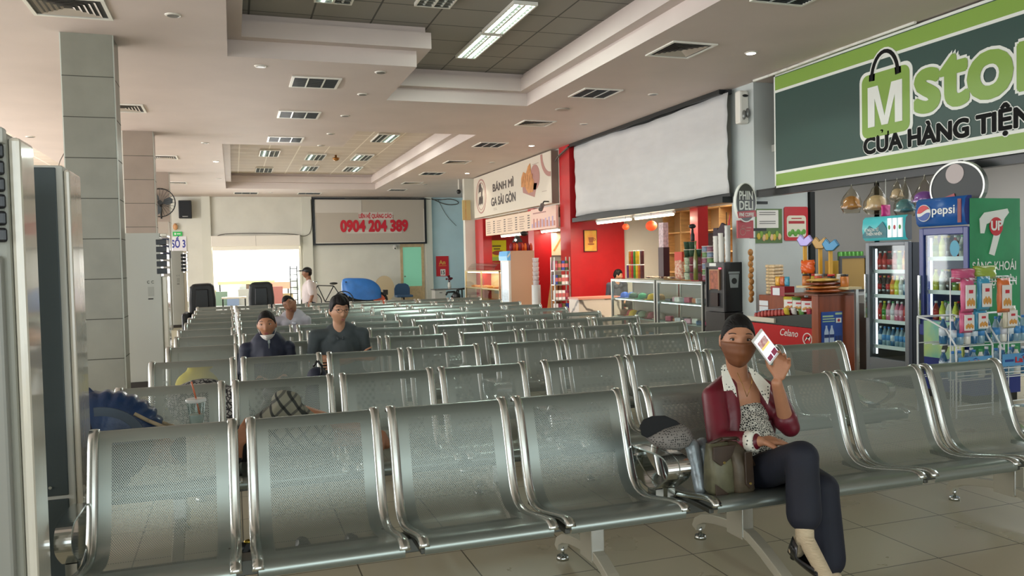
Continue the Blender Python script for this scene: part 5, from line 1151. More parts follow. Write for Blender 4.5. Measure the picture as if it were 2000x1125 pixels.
B().box(-.024, .16, .74, -.0, .36, .94).build('dispense_bay', mat('bay_dark', '#220c0c', .3), t); B().box(-.026, .10, 1.30, -.0, .13, 1.32).build('red_light', mat('red_light', (.9, .05, .08), .3, emit=4), t); B().box(-.024, .2, 1.345, -.019, .38, 1.39).build('label', wht, t)
b = B(); b.prism([(.09, 1.02), (.07, 1.22), (.24, 1.22), (.22, 1.02)], -.006, -.001); b.box(.06, -.008, 1.23, .25, -.001, 1.26); cp = b.build('cup_print', mat('print_grey', '#8c9494', .4), t); B().prism(circ(.155, 1.12, .045, .045), -.010, -.006).build('logo_disc', black_m, cp)
# things on the machine
def cup_stack(label, x, y, z, n_, r, m_, h_=.32):
    t = tag(B().lathe([(r*.8, 0)]+[(r*(.82+.12*k/n_)+(.004 if k % 2 else 0), h_*(k+.5)/n_) for k in range(n_)]+[(r, h_)], n=16).build('cup_stack', m_), label, 'cups'); t.location = (x, y, z); return t
cw = mat('cup_white', '#d6d3cc', .4)
cup_stack('tall stack of white paper cups left on the coffee machine', 6.98, 10.72, 1.401, 14, .05, cw, .40)
cup_stack('stack of white paper cups in the middle of the coffee machine', 6.98, 10.58, 1.401, 14, .05, cw, .44)
cup_stack('stack of clear cups right on the coffee machine', 7.0, 10.45, 1.401, 14, .045, mat('cup_clearish', '#b9bab6', .2), .55)
t = thing('leaning_banner', 'dark purple folded cap shape above the cup stacks', 'decoration', (7.0, 10.66, 1.80)); b = B(); b.prism([(-.22, -.02), (-.20, .14), (-.04, .14), (-.04, .10), (.12, .22), (.30, .16), (.24, .0), (.05, -.06), (-.02, -.14)], -.03, .03); o = b.build('cap', mat('dark_purple', '#2c1826', .6), t, bevel=.01); o.rotation_euler = (0, 0, RS); o.scale = (.7, .7, .9)
t = thing('pennant', 'thin red pennant beside the pier at the cup stacks', 'pennant', (7.02, 10.50, 1.95)); b = B(); b.prism([(0, -.15), (.03, .0), (.10, .20), (.08, .0), (.04, -.12)], -.004, .004); o = b.build('cloth', red_m, t); o.rotation_euler = (0, 0, RS); B().cyl((0, 0, -.55), (0, 0, .2), .006).build('stick', black_m, t)
t = thing('hanging_snacks', 'string of small brown snack packs hanging beside the coffee machine', 'snacks', (7.08, 10.0, .80)); b = B()
for k in range(9): b.ell((.012*(k % 2), 0, .06+.085*k), (.045, .03, .05), n=8, k=6)
b.build('packs', mat('pack_brown', '#a8743a', .4, noise=.4, nscale=30), t); B().cyl((0, .02, 0), (0, .02, .95), .003).build('string', wht, t); B().box(0, .015, .94, .13, .025, .95).build('hook', dark_m, t)
# noodle cups stacks, bottles left of the machine, standing on the display cases
def ncup(label, x, y, z, c1, c2, s=1): 
    b = B(); b.lathe([(.045, 0), (.06, .11), (.062, .115)], n=14, m=0); b.lathe([(.064, .112), (.064, .122)], n=14, m=1); o = b.build('noodle_cup', [mat('ncup_'+c1.strip('#'), c1, .4, noise=.3, nscale=25), mat('nlid_'+c2.strip('#'), c2, .4)]); o.location = (x, y, z); o.scale = (s, s, s); tag(o, label, 'cup')
for c_ in range(3):
    for k in range(5 if c_ != 2 else 4):
        ncup('instant noodle cup on the glass case, %s stack from the left, %s from the bottom' % (ORD[c_], ORD[k]), 7.02, 11.62-.16*c_, 1.121+k*.124, ('#b8c4a8', '#7a3a48', '#8c4c5a')[c_] if k < 3 else '#2f4a38', ('#2f4a38', '#c8c4b8')[k % 2])
for c_ in range(2):
    for k in range(6):
        b = B(); b.lathe([(.06, 0), (.062, .01), (.062, .075)], n=14, m=0); b.lathe([(.066, .075), (.066, .088)], n=14, m=1); o = b.build('food_tub', [mat('tub_%d' % ((k+c_) % 3), ('#8a5a6a', '#6a8a5a', '#7a8aa0')[(k+c_) % 3], .4, noise=.3, nscale=20), mat('tub_lid', '#c4bcb8', .4)]); o.location = (7.05, 11.12-.14*c_, 1.121+k*.09); tag(o, 'small round food tub, %s stack, %s from the bottom beside the coffee machine' % (('left', 'right')[c_], ORD[k]), 'tub')
b = B(); b.lathe([(.03, 0), (.034, .01), (.034, .24), (.012, .34), (.012, .42), (.016, .43)], n=12); o = b.build('oil_bottle', mat('oil_olive', '#6a6a24', .15, coat=.6)); o.location = (6.96, 11.28, 1.121+.0); o.scale = (1.1, 1.1, 1.45); tag(o, 'tall olive coloured bottle beside the noodle cups', 'bottle')
b = B(); b.lathe([(.03, 0), (.034, .01), (.034, .10), (.02, .14), (.02, .2)], n=12); b.ell((0, 0, .24), (.06, .06, .04), n=8, k=6); o = b.build('dark_ornament', black_m); o.location = (6.98, 11.46, 1.62); tag(o, 'small black ornament standing on a noodle cup stack', 'ornament'); o.location = (7.02, 11.46, 1.745)
t = thing('snack_bag', 'clear bag of red and cream sweets beside the noodle cups on the case', 'snack bag', (7.0, 11.85, 1.121)); o = pouch('bag', .24, .34, .12, mat('sweet_red', '#b84a34', .4, col2='#d8c4a8', nscale=25), None, False); o.parent = t; o.rotation_euler = (0, 0, RS); o2 = B(); o2.box(-.12, -.02, .30, .12, .02, .46); q = o2.build('red_header', mat('header_red', '#c23a2c', .5), t); q.rotation_euler = (0, 0, RS)
for k in range(7):
    b = B(); b.lathe([(.035, 0), (.036, .24), (.037, .245)], n=12, m=0); b.lathe([(.038, .24), (.038, .255)], n=12, m=1)
    c_ = ['#6a2c6a', '#c47a2c', '#c43030', '#4a8a3c', '#d8b42c', '#c8682c', '#5c2c30'][k]
    o = b.build('crisp_tube', [mat('tube_%d' % k, c_, .35, noise=.2, nscale=20), wht]); o.location = (7.0, 13.68-.09*k, 1.121); tag(o, 'tall crisp tube in the lower row on the left glass case, %s from the left' % ORD[k], 'crisps')
    if 0 < k < 5 or k == 6:
        o2 = dup(o, (7.0, 13.68-.09*k, 1.378), label='tall crisp tube in the upper row on the left glass case, above the %s one' % ORD[k])
t = thing('price_tower', 'red and white slim display pole behind the crisp tubes', 'display', (7.15, 12.62, 1.121)); B().box(-.06, -.09, 0, .06, .09, .55).build('lower_panel', mat('tower_dark', '#3a1c22', .4), t); B().box(-.05, -.08, .55, .05, .08, .98).build('upper_panel', mat('tower_pink', '#c8b0b4', .4, noise=.3, nscale=25), t)
for k in range(9):
    o = pouch('snack_pack', .2, .14, .04, mat('jerky_%d' % (k % 3), ('#5a3a2c', '#8c6a4a', '#c8b89a')[k % 3], .35, noise=.3, nscale=25), None, False); o.rotation_euler = (math.radians(-90), 0, RS+random.uniform(-.4, .4)); o.location = (7.02, 12.98-.14*k, 1.145+.0*(k % 2)); tag(o, 'flat snack pack lying on the glass cases, %s from the left' % ORD[k], 'packet')
# ---- two glass display cases
def case(label, Yl, Yr, X, H=1.10):
    W_ = Yl-Yr; t = st('display_case', label, 'display case', X, Yl, 0)
    f = B()
    for x0 in (0, W_-.04):
        for y0 in (0, .46): f.box(x0, y0, 0, x0+.04, y0+.04, H)
    f.box(.04, 0, H-.04, W_-.04, .04, H); f.box(.04, .46, H-.04, W_-.04, .5, H); f.box(0, .04, H-.04, .04, .46, H); f.box(W_-.04, .04, H-.04, W_, .46, H); f.box(.04, 0, .0, W_-.04, .5, .10)
    f.build('frame', frame_m, t)
    B().box(.0, .0, H, W_, .5, H+.012).build('top_glass', glass_m, t); B().box(.04, .015, .10, W_-.04, .022, H-.04).build('front_glass', glass_m, t)
    for z in (.40, .74): B().box(.04, .03, z-.012, W_-.04, .47, z).build('shelf', mat('glass_shelf', '#a8b8b4', .15, alpha=.8), t)
    B().box(.03, .47, .10, W_-.03, .49, H-.03).build('back_panel', mat('case_back', '#8a7f7a', .5), t)
    for z in (.71, 1.05): B().box(.08, .05, z, W_-.08, .065, z+.012).build('light_strip', glow_w, t)
case('left aluminium glass display case of caps under the crisp tubes', 14.24, 12.52, 6.9); case('right aluminium glass display case of small goods beside the coffee machine', 12.46, 11.0, 6.9)
capb = {}
def cap_obj(c_):
    if c_ in capb: return capb[c_]
    b = B(); b.lathe([(.095, 0), (.095, .03), (.08, .08), (.05, .105), (.01, .115)], n=16, m=0); vs = [(.07*math.cos(a)*1.2, -.08-.07*math.sin(a), .004) for a in [PI*i/10 for i in range(11)]]
    b.add(vs+[(v[0], v[1], .012) for v in vs], [tuple(range(11)), tuple(range(21, 10, -1))]+[(i, i+1, 12+i, 11+i) for i in range(10)], 0)
    o = b.build('cap', mat('cap_'+c_.strip('#'), c_, .7)); o.location = (0, 0, -50); capb[c_] = o; return o
cc = [('#2f5ab8', 'blue'), ('#4468c0', 'mid blue'), ('#20443c', 'dark green'), ('#1f2624', 'black'), ('#1c7a5a', 'bright green'), ('#3a4a44', 'grey green'), ('#c8a02c', 'yellow'), ('#8a6a4a', 'brown')]
for k in range(8):
    c_, nm = cc[k]; put(cap_obj(c_), (7.10+.06*(k % 2), 14.05-.18*k, .742), nm+' cap on the top shelf of the left glass case, %s from the left' % ORD[k], 'cap', None, .95, RS+.6*random.random()-.3)
cc2 = [('#7a5040', 'brown'), ('#a8283a', 'red'), ('#c8a02c', 'yellow'), ('#3a3c40', 'charcoal'), ('#7a8470', 'grey'), ('#5c3a30', 'dark brown'), ('#8a3a4a', 'wine'), ('#b8aca0', 'cream')]
for k in range(8):
    c_, nm = cc2[k]; put(cap_obj(c_), (7.10+.05*(k % 2), 14.05-.18*k, .402), nm+' cap on the middle shelf of the left glass case, %s from the left' % ORD[k], 'cap', None, 1.05, RS+.6*random.random()-.3)
sm = [('#d8a0b0', 'pink'), ('#c8c4c8', 'white'), ('#a83a5a', 'magenta'), ('#e0d8d0', 'cream'), ('#3a3c44', 'dark'), ('#b86a4a', 'orange'), ('#5a7aa0', 'blue')]
def small_box(c_, nm, x, y, z, lb, sc=1):
    b = B(); b.box(-.07, -.05, 0, .07, .05, .07); o = b.build('small_box', mat('sbox_'+c_.strip('#'), c_, .4, noise=.25, nscale=18), bevel=.012); o.location = (x, y, z); o.scale = (sc, sc, sc*random.uniform(.7, 1.6)); o.rotation_euler = (0, 0, RS+random.uniform(-.5, .5)); tag(o, lb % nm, 'box')
for k in range(8): small_box(*sm[k % 7], 7.08+.05*(k % 2), 14.05-.18*k, .102, '%s trinket box on the bottom of the left glass case, '+ORD[k]+' from the left')
for r, z in enumerate((.102, .402, .742)):
    for k in range(8):
        small_box(*sm[(k*3+r*2) % 7], 7.06+.05*(k % 2), 12.30-.155*k, z, '%s trinket packet on the '+('bottom', 'middle', 'top')[r]+' level of the right glass case, '+ORD[k]+' from the left', .9)
# marble counter, vendor seat
t = thing('marble_counter', 'white marble-clad counter with grey veins before the red wall', 'counter', (6.55, 15.0, 0))
mb = bpy.data.materials.new('marble'); mb.use_nodes = True; nt = mb.node_tree; bb_ = nt.nodes['Principled BSDF']; wv = nt.nodes.new('ShaderNodeTexWave'); wv.inputs['Scale'].default_value = .9; wv.inputs['Distortion'].default_value = 9; wv.inputs['Detail'].default_value = 4; wv.bands_direction = 'DIAGONAL'
tcx = nt.nodes.new('ShaderNodeTexCoord'); nt.links.new(tcx.outputs['Object'], wv.inputs[0]); crx = nt.nodes.new('ShaderNodeValToRGB'); crx.color_ramp.elements[0].position = .0; crx.color_ramp.elements[0].color = (.12, .10, .09, 1); crx.color_ramp.elements[1].position = .09; crx.color_ramp.elements[1].color = (*hexc('#c9bdb2'), 1); nt.links.new(wv.outputs['Fac'], crx.inputs[0]); nt.links.new(crx.outputs[0], bb_.inputs['Base Color']); bb_.inputs['Roughness'].default_value = .25
B().box(0, 0, 0, .95, .5, .68).build('body', mb, t); B().box(-.02, -.02, .68, .97, .52, .72).build('top', mat('counter_rose', '#c98a78', .35), t)
# wooden compartment shelf of the middle shop
t = thing('cube_shelf', 'plywood compartment shelf on the back wall of the middle shop', 'shelf', (8.55, 16.1, 0), 0)
t.location = (9.25, 16.35, 1.15); t.rotation_euler = (0, 0, RS)
b = B(); Wc = 3.2
b.box(0, .28, 0, Wc, .30, 1.35, 1)
for x in (0, .75, 1.5, 2.25, 2.85, 3.17): b.box(x, 0, 0, x+.03, .28, 1.35)
for z in (0, .42, .86, 1.32): b.box(0, 0, z, Wc, .28, z+.03)
b.build('carcass', [ply_m, mat('ply_back', '#a8865a', .5)], t); B().box(1.6, .0, .5, 2.2, .05, .82).build('dark_box', black_m, t); b = B(); b.box(0.0, .0, -1.15, .03, .28, 0); b.box(3.17, 0, -1.15, 3.2, .28, 0); b.build('leg', ply_m, t)
# paper lanterns and tubes of the middle shop
for k, (px, r, nm) in enumerate((((1222, 443), .065, 'smaller'), ((1272, 441), .10, 'larger'))):
    p = aX(*px, 7.15); t = thing('paper_lantern', '%s orange round paper lantern hanging in the middle shop' % nm, 'lantern', tuple(p)); b = B(); n = 20; prf = [(r*math.sin(PI*j/16)*(1+.04*(j % 2)), r*.92*math.cos(PI*j/16)) for j in range(1, 16)]; b.lathe(prf, n=20); b.build('shade', mat('lantern_orange', '#e0481c', .6, emit=.5), t); B().cyl((0, 0, r*.9), (0, 0, 2.30-p.z), .003).build('cord', black_m, t)
for k, (y0, y1) in enumerate(((15.6, 14.1), (13.9, 12.5))):
    t = thing('tube_lamp', 'warm fluorescent tube under the white banner, %s one' % ('left', 'right')[k], 'lamp', (7.28, y1, 2.24)); B().cyl((0, 0, 0), (0, y0-y1, 0), .022).build('tube', warm_glow, t); B().box(-.03, -.03, .02, .03, y0-y1+.03, .06).build('batten', wht, t)
    area('tube_light', (7.35, (y0+y1)/2, 2.2), (0, 0, 0), .1, 1.3, 42, (1, .84, .62))
t = tag(B().box(7.52, 12.1, 0, 7.72, 12.35, 2.89).build('red_post', red_m), 'narrow red post inside the middle shop beside the lanterns', 'post')
t = thing('store_partition', 'grey upright partition inside the middle shop behind the noodle cups', 'partition', (8.3, 11.4, 0)); B().box(0, 0, 0, .08, .6, 2.9).build('panel', mat('part_grey', '#a4a09e', .5), t)
area('shop_ceiling_light', (8.6, 12.5, 2.85), (0, 0, 0), 1.2, 3.0, 40, (1, .97, .92)); area('store_ceiling_light', (8.6, 7.4, 2.95), (0, 0, 0), 1.2, 3.5, 45, (.98, 1, 1)); area('store_window_light', (10.1, 5.6, 1.9), (0, math.radians(90), 0), 1.8, 1.0, 35, (.9, .97, 1))
# ---- bread shop
struct(B().box(6.98, 22.9, 0, 7.25, 23.7, 2.75).build('trim_3', red_m))
struct(B().box(7.25, 23.5, 0, 9.2, 23.75, 2.75).build('trim_3', red_m))
struct(B().box(9.2, 17.0, 0, 9.3, 23.6, 2.75).build('wall_right', mat('shop_white_wall', '#cbc9c4', .6)))
struct(B().box(6.93, 18.5, .0, 7.38, 18.9, 2.75).build('trim_3', red_m))
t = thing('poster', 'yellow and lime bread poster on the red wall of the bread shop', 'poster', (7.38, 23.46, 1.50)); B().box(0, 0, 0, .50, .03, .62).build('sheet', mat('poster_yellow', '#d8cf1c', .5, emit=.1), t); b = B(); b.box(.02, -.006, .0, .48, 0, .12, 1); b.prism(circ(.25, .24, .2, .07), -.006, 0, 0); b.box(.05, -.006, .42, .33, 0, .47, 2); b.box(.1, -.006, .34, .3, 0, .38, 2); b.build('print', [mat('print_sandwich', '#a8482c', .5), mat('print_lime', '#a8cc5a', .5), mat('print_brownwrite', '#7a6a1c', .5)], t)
t = thing('poster', 'baguette poster inside the bread shop behind the red pillar', 'poster', (7.42, 18.6, 1.60)); B().box(0, 0, 0, .30, .03, .72).build('sheet', mat('poster_cream', '#d8c8a8', .5), t); b = B(); b.prism([(.04, .12), (.08, .10), (.27, .40), (.24, .43)], -.008, 0); b.build('baguette_print', bread, t); B().box(0, .03, -1.6, .3, .06, .72).build('stand', mat('stand_grey', '#8a8884', .5), t)
t = thing('drinks_fridge', 'tall fridge with plain beige side and blue header in the bread shop', 'fridge', (5.99, 17.6, 0))
B().box(.02, 0, .03, .60, .60, 1.72).build('body', mat('fridge_beige', '#c8a184', .45), t, bevel=.006); B().box(-.02, .02, .12, .02, .58, 1.48).build('door', mat('fridge_door_pale', '#a9c0d0', .25, noise=.15, nscale=5, stretch=(1, 1, 4)), t)
b = B(); b.box(-.03, .0, .05, .02, .03, 1.5); b.box(-.03, .57, .05, .02, .6, 1.5); b.box(-.03, .03, 1.46, .02, .57, 1.5); b.build('door_frame', mat('door_frame_white', '#dcdcd8', .4), t); B().prism([(-.06, 1.50), (-.07, 1.6), (-.05, 1.71), (.02, 1.72), (.02, 1.50)], 0, .6).build('header', mat('header_lightblue', '#5aa4d8', .4, emit=.2), t)
b = B(); b.prism([(-.062, 1.60), (-.05, 1.56), (.0, 1.62), (.02, 1.70), (-.01, 1.66)], -.004, 0); b.build('swoosh', wht, t)
for k in range(5):
    put(kinds['blue' if k % 2 else 'water'], (5.955-.0+.0, 17.70+.1*k, .0), 'x', 'bottle') if False else None
tq = B()
for k in range(8): tq.lathe([(.04, 0), (.045, .10), (.02, .14), (.02, .16)], (6.06+k*.065, 17.72+.05*(k % 2), 0), n=8, m=k % 3)
for k in range(8):
    b = B(); b.lathe([(.035, 0), (.04, .12), (.02, .15), (.02, .17)], n=8); o = b.build('snack_pot', mat('pot_%d' % (k % 3), ('#7a1c3a', '#c4401c', '#e06a1c')[k % 3 if k < 5 else 2], .4)); o.location = (6.08+k*.07, 17.75, 1.722); tag(o, 'small dark red and orange pot on the beige fridge, %s from the left' % ORD[k], 'pot')
t = thing('desk_lamp', 'black clip lamp above the pots on the beige fridge', 'lamp', (6.3, 17.95, 1.722)); b = B(); b.prism([(-.1, .20), (.12, .20), (.05, .34), (-.02, .36)], -.06, .06); b.ell((.18, 0, .40), (.10, .06, .06), n=8, k=6); b.cyl((0, 0, 0), (0, 0, .22), .02); b.build('lamp_body', black_m, t); B().ell((-.06, -.07, .25), (.03, .02, .03)).build('bulb', glow_w, t)
t = st('bread_case', 'glass bread display case with curved hood at the far end of the shops', 'display case', 6.60, 23.6, 0)
W_ = 3.3; f = B()
for x in (0, 1.6, W_-.04): f.box(x, 0, 0, x+.04, .04, 1.22); f.box(x, .6, 0, x+.04, .64, 1.22)
for z in (.35, .72, 1.20): f.box(0, 0, z, W_, .04, z+.03)
f.box(0, .0, 1.2, W_, .64, 1.23); f.build('frame', mat('case_brass', '#c8b48a', .3, .5), t)
B().box(.04, .01, .05, W_-.04, .02, 1.2).build('front_glass', glass_m, t); B().box(.04, .04, .70, W_-.04, .6, .72).build('shelf', mat('shelf_yellow', '#d8c05a', .4), t); B().box(.04, .04, .33, W_-.04, .6, .35).build('shelf', mat('shelf_yellow', '#d8c05a', .4), t); B().box(.04, .6, .05, W_-.04, .62, 1.2).build('back_panel', mat('bread_back', '#c9ad84', .5), t)
hdn = B(); P = [(.0, 1.23), (.03, 1.33), (.12, 1.42), (.3, 1.45), (.55, 1.42)]; vs = [(x, y, z) for x in (.3, 2.9) for y, z in P]; hdn.add(vs, [(i, i+1, 6+i, 5+i) for i in range(4)], 0, True); hdn.build('curved_hood', glassy('hood_glass', '#e8f2f0', .8), t)
B().box(.1, .06, 1.17, W_-.1, .08, 1.19).build('light_strip', warm_glow, t)
area('bread_case_light', (6.95, 22.0, 1.15), (0, 0, 0), .3, 2.6, 14, (1, .85, .6))
brs = B(); brs.ell((0, 0, .04), (.12, .045, .04), n=12, k=8); bro = brs.build('bread_roll', mat('baguette_crust', '#c07a34', .5, noise=.2, nscale=12)); bro.location = (0, 0, -50)
for k in range(12): put(bro, (6.85+.12*(k % 2), 23.4-.26*k, .721), 'golden bread roll on the upper shelf of the bread case, %s from the left' % ORD[k], 'bread', None, 1.0, random.uniform(-.4, .4))
for k in range(10): put(bro, (6.85, 23.3-.3*k, .351), 'golden bread roll on the lower shelf of the bread case, %s from the left' % ORD[k], 'bread', None, 1.1, random.uniform(-.4, .4))
bpy.data.objects.remove(bro)
for k in range(5):
    b = B(); b.box(-.05, -.10, 0, .05, .10, .36, 0); b.box(-.055, -.04, .02, -.05, .04, .34, 1); o = b.build('snack_box', [mat('snackbox_white', '#dcd4cc', .5), mat('snackbox_red', '#a8242c', .5)]); o.location = (7.02, 21.1-.15*k, .722); tag(o, 'red and white striped snack box in the bread case, %s from the left' % ORD[k], 'box')
# easel board and snack rack before the red pillar
t = thing('easel', 'brown board on a wooden easel before the bread shop', 'easel', (6.85, 17.0, 0))
b = B(); b.prism([(-.22, .30), (-.10, 1.05), (.32, 1.05), (.16, .30)], -.02, .0); b.build('board', mat('board_brown', '#a87a48', .5), t)
b = B(); dk = mat('easel_wood', '#5c3418', .5)
for p0, p1 in (((-.14, -.06, 0), (.02, -.03, .62)), ((.16, -.06, 0), (.06, -.03, .62)), ((.04, -.03, .30), (.07, -.03, .92)), ((-.06, -.05, .42), (.14, -.05, .42)), ((.03, .35, 0), (.05, .02, .9))): b.cyl(p0, p1, .018, n=6)
b.build('leg_frame', dk, t)
t = thing('snack_rack', 'slim rack of packaged goods before the red pillar', 'rack', (6.42, 15.95, 0))
b = B()
for x in (0, .34): b.box(x, 0, 0, x+.02, .02, 1.55); b.box(x, .2, 0, x+.02, .22, 1.55)
for z in (.3, .62, .95, 1.25): b.box(0, 0, z, .36, .22, z+.02)
b.build('frame', frame_m, t)
for r, z in enumerate((.32, .64, .97, 1.27)):
    for k in range(4):
        c_ = ['#d8d4d8', '#3a4a2c', '#8a2c4a', '#c8c4c0', '#6a5a3a', '#e0dce0', '#2c3a8a'][(r*3+k*2) % 7]
        b = B(); b.box(-.035, -.05, 0, .035, .05, .20 if r else .24, 0); b.box(-.036, -.052, .06, .036, -.05, .14, 1); o = b.build('packet', [mat('pk_'+c_.strip('#'), c_, .4), mat('pk_print', '#b85a5a', .5)]); o.location = (6.475+.083*k, 16.05, z+.001); tag(o, 'packet on the slim rack by the red pillar, %s level up, %s from left' % (ORD[r], ORD[k]), 'packet')
t = thing('can_stack_display', 'stack of white packaged cups beside the slim rack', 'cups', (6.30, 16.75, 0)); b = B(); b.lathe([(.10, 0), (.10, .95)], n=12); b.build('stand', shelfw, t)
b = B()
for k in range(6): b.lathe([(.06, 0), (.075, .09), (.078, .095)], (0, 0, .95+.1*k), n=12)
b.build('cups', mat('cup_mix', '#d4ccd0', .4, noise=.2, nscale=25), t)
area('bread_shop_tube', (7.4, 19.8, 2.15), (0, 0, 0), .3, 4.5, 60, (1, .88, .7))
for k, (y0, y1) in enumerate(((21.5, 19.9), (18.4, 17.3))):
    t = thing('tube_lamp', 'warm tube lamp under the menu boards, %s one' % ('far', 'near')[k], 'lamp', (7.1, y1, 2.17)); B().cyl((0, 0, 0), (0, y0-y1, 0), .022).build('tube', warm_glow, t); B().box(-.03, -.03, .02, .03, y0-y1+.03, .05).build('batten', wht, t); B().box(-.01, .1, .05, .01, .12, .58).build('hanger', wht, t)
t = tag(B().box(9.0, 17.3, 1.15, 9.18, 19.8, 1.19).build('wall_shelf', shelfw), 'shelf of yellow packs on the back wall of the bread shop', 'shelf')
for o in _protos+[yo]+list(capb.values()): bpy.data.objects.remove(o)
# ================================================================ PEOPLE
def R3(yaw=0, pitch=0, roll=0):
    return Matrix.Rotation(math.radians(yaw), 3, 'Z') @ Matrix.Rotation(math.radians(pitch), 3, 'X') @ Matrix.Rotation(math.radians(roll), 3, 'Y')
def gs(v, c, w_): return math.exp(-((v-c)/w_)**2)
def head_mesh(c, R, s=1.0, male=False):
    """face towards local -y; returns vertices and faces"""
    c = Vector(c); K, N = 56, 64; vs = []
    for j in range(K+1):
        th = PI*j/K
        for i in range(N):
            ph = 2*PI*i/N; dx, dy, dz = math.sin(th)*math.cos(ph), math.sin(th)*math.sin(ph), math.cos(th)
            x, y, z = .073*dx, .094*dy, .113*dz
            t = min(1, max(0, (-z-.005)/.105)); t = t*t*(3-2*t)
            x *= 1-(.30 if male else .38)*t
            y *= (1-.50*t) if y > 0 else (1-.10*t)
            if z > 0 and y < 0: y *= 1-.08*(z/.113)**2
            f = max(0, -dy)**.7; ax = abs(x); q = 0
            if z > -.034: q += (.003+.017*min(1, max(0, (.024-z)/.05)))*gs(x, 0, .0115)*(1 if z < .024 else gs(z, .024, .012))
            else: q += .020*gs(x, 0, .012)*gs(z, -.034, .006)
            q += .006*gs(ax, .012, .007)*gs(z, -.032, .008)
            q -= .010*gs(ax, .031, .016)*gs(z, .013, .011)
            q += .005*gs(ax, .030, .022)*gs(z, .034, .008)
            q += .004*gs(ax, .043, .018)*gs(z, -.018, .020)
            q += .006*gs(x, 0, .022)*(gs(z, -.055, .0048)+gs(z, -.0665, .0055))
            q -= .003*gs(x, 0, .022)*gs(z, -.0605, .0025)
            q += .007*gs(x, 0, .020)*gs(z, -.095, .014)
            v = Vector((x, y-q*f, z))*s; vs.append(c+R @ v)
    fs = [(j*N+i, (j+1)*N+i, (j+1)*N+(i+1)%N, j*N+(i+1)%N) for j in range(K) for i in range(N)]
    return ('m', vs, fs)
def hair_mesh(c, R, s, line, thick, male=False, wav=0.0):
    (_, vs, fs) = head_mesh((0, 0, 0), Matrix.Identity(3), 1.0, male); out = []; c = Vector(c)
    for v in vs:
        a = math.atan2(abs(v.x), -v.y); z0 = line[-1][1]
        for (a0, q0), (a1, q1) in zip(line[:-1], line[1:]):
            if a0 <= a <= a1: z0 = q0+(q1-q0)*(a-a0)/(a1-a0); break
        u = min(1, max(0, (v.z-z0)/.010+.5)); u = u*u*(3-2*u); top = min(1, max(0, (v.z-.02)/.08))
        n_ = Vector((v.x/.073, v.y/.094, v.z/.113)).normalized(); th = thick[0]+(thick[1]-thick[0])*top+wav*math.sin(v.x*130+v.y*60)*math.sin(v.y*90)
        w_ = v+n_*(-.005+(th+.005)*u); out.append(c+R @ (w_*s))
    return out, fs
LINE_F = [(0, .068), (.35, .066), (.7, .052), (1.0, .030), (1.25, .004), (1.5, -.004), (1.9, -.025), (2.4, -.065), (3.2, -.080)]
LINE_M = [(0, .052), (.35, .058), (.7, .060), (.95, .040), (1.15, .006), (1.4, -.012), (1.7, .0), (2.1, -.050), (3.2, -.072)]
def hair_part(t, c, R, s, line, thick, male=False, wav=0.0, extra=()):
    vs, fs = hair_mesh(c, R, s, line, thick, male, wav); b = B(); b.add(vs, fs, 0, True)
    for e_ in extra: b.ell(Vector(c)+R @ (Vector(e_[0])*s), tuple(q*s for q in e_[1]), rot=R)
    return b.build('hair', hair_m, t)
def ears(c, R, s):
    c = Vector(c); return [('e', c+R @ Vector((sx*.074*s, .008*s, -.005*s)), (.009*s, .016*s, .030*s), R) for sx in (-1, 1)]
def face_parts(t, c, R, s, brow='#231a16', lips=None, closed=False):
    c = Vector(c); P = lambda v: c+R @ (Vector(v)*s)
    for sx in (-1, 1):
        if not closed:
            e = B(); e.ell(P((sx*.031, -.0715, .012)), (.0135*s, .0080*s, .0052*s), rot=R, n=14, k=8); e = e.build('eye', mat('eye_white', '#a9a19a', .3), t)
            B().ell(P((sx*.031-.001, -.0785, .0125)), (.0056*s, .003*s, .0050*s), rot=R, n=12, k=8).build('iris', mat('iris_dark', '#140c08', .1), e)
        L_ = [P((sx*(.031+.0155*math.cos(a)), -.0765-.0035*math.sin(a), .0125+(.0075*math.sin(a) if not closed else -.003*math.sin(a)))) for a in [PI*i/8 for i in range(9)]]
        B().tube(L_, .0014*s, n=6).build('eyelash', mat('lash', '#120d0a', .6), t)
        L_ = [P((sx*(.014+.036*u), -.0845+.020*u*u, .036+.005*math.sin(PI*u))) for u in [i/8 for i in range(9)]]
        B().tube(L_, .0022*s, n=6).build('eyebrow', mat('brow_'+brow.strip('#'), brow, .8), t)
    if lips:
        b = B(); b.ell(P((0, -.0985, -.0565)), (.021*s, .006*s, .0042*s), rot=R, n=14, k=6); b.ell(P((0, -.0975, -.0655)), (.018*s, .006*s, .005*s), rot=R, n=14, k=6); b.build('lips', mat('lips_'+lips.strip('#'), lips, .4), t)
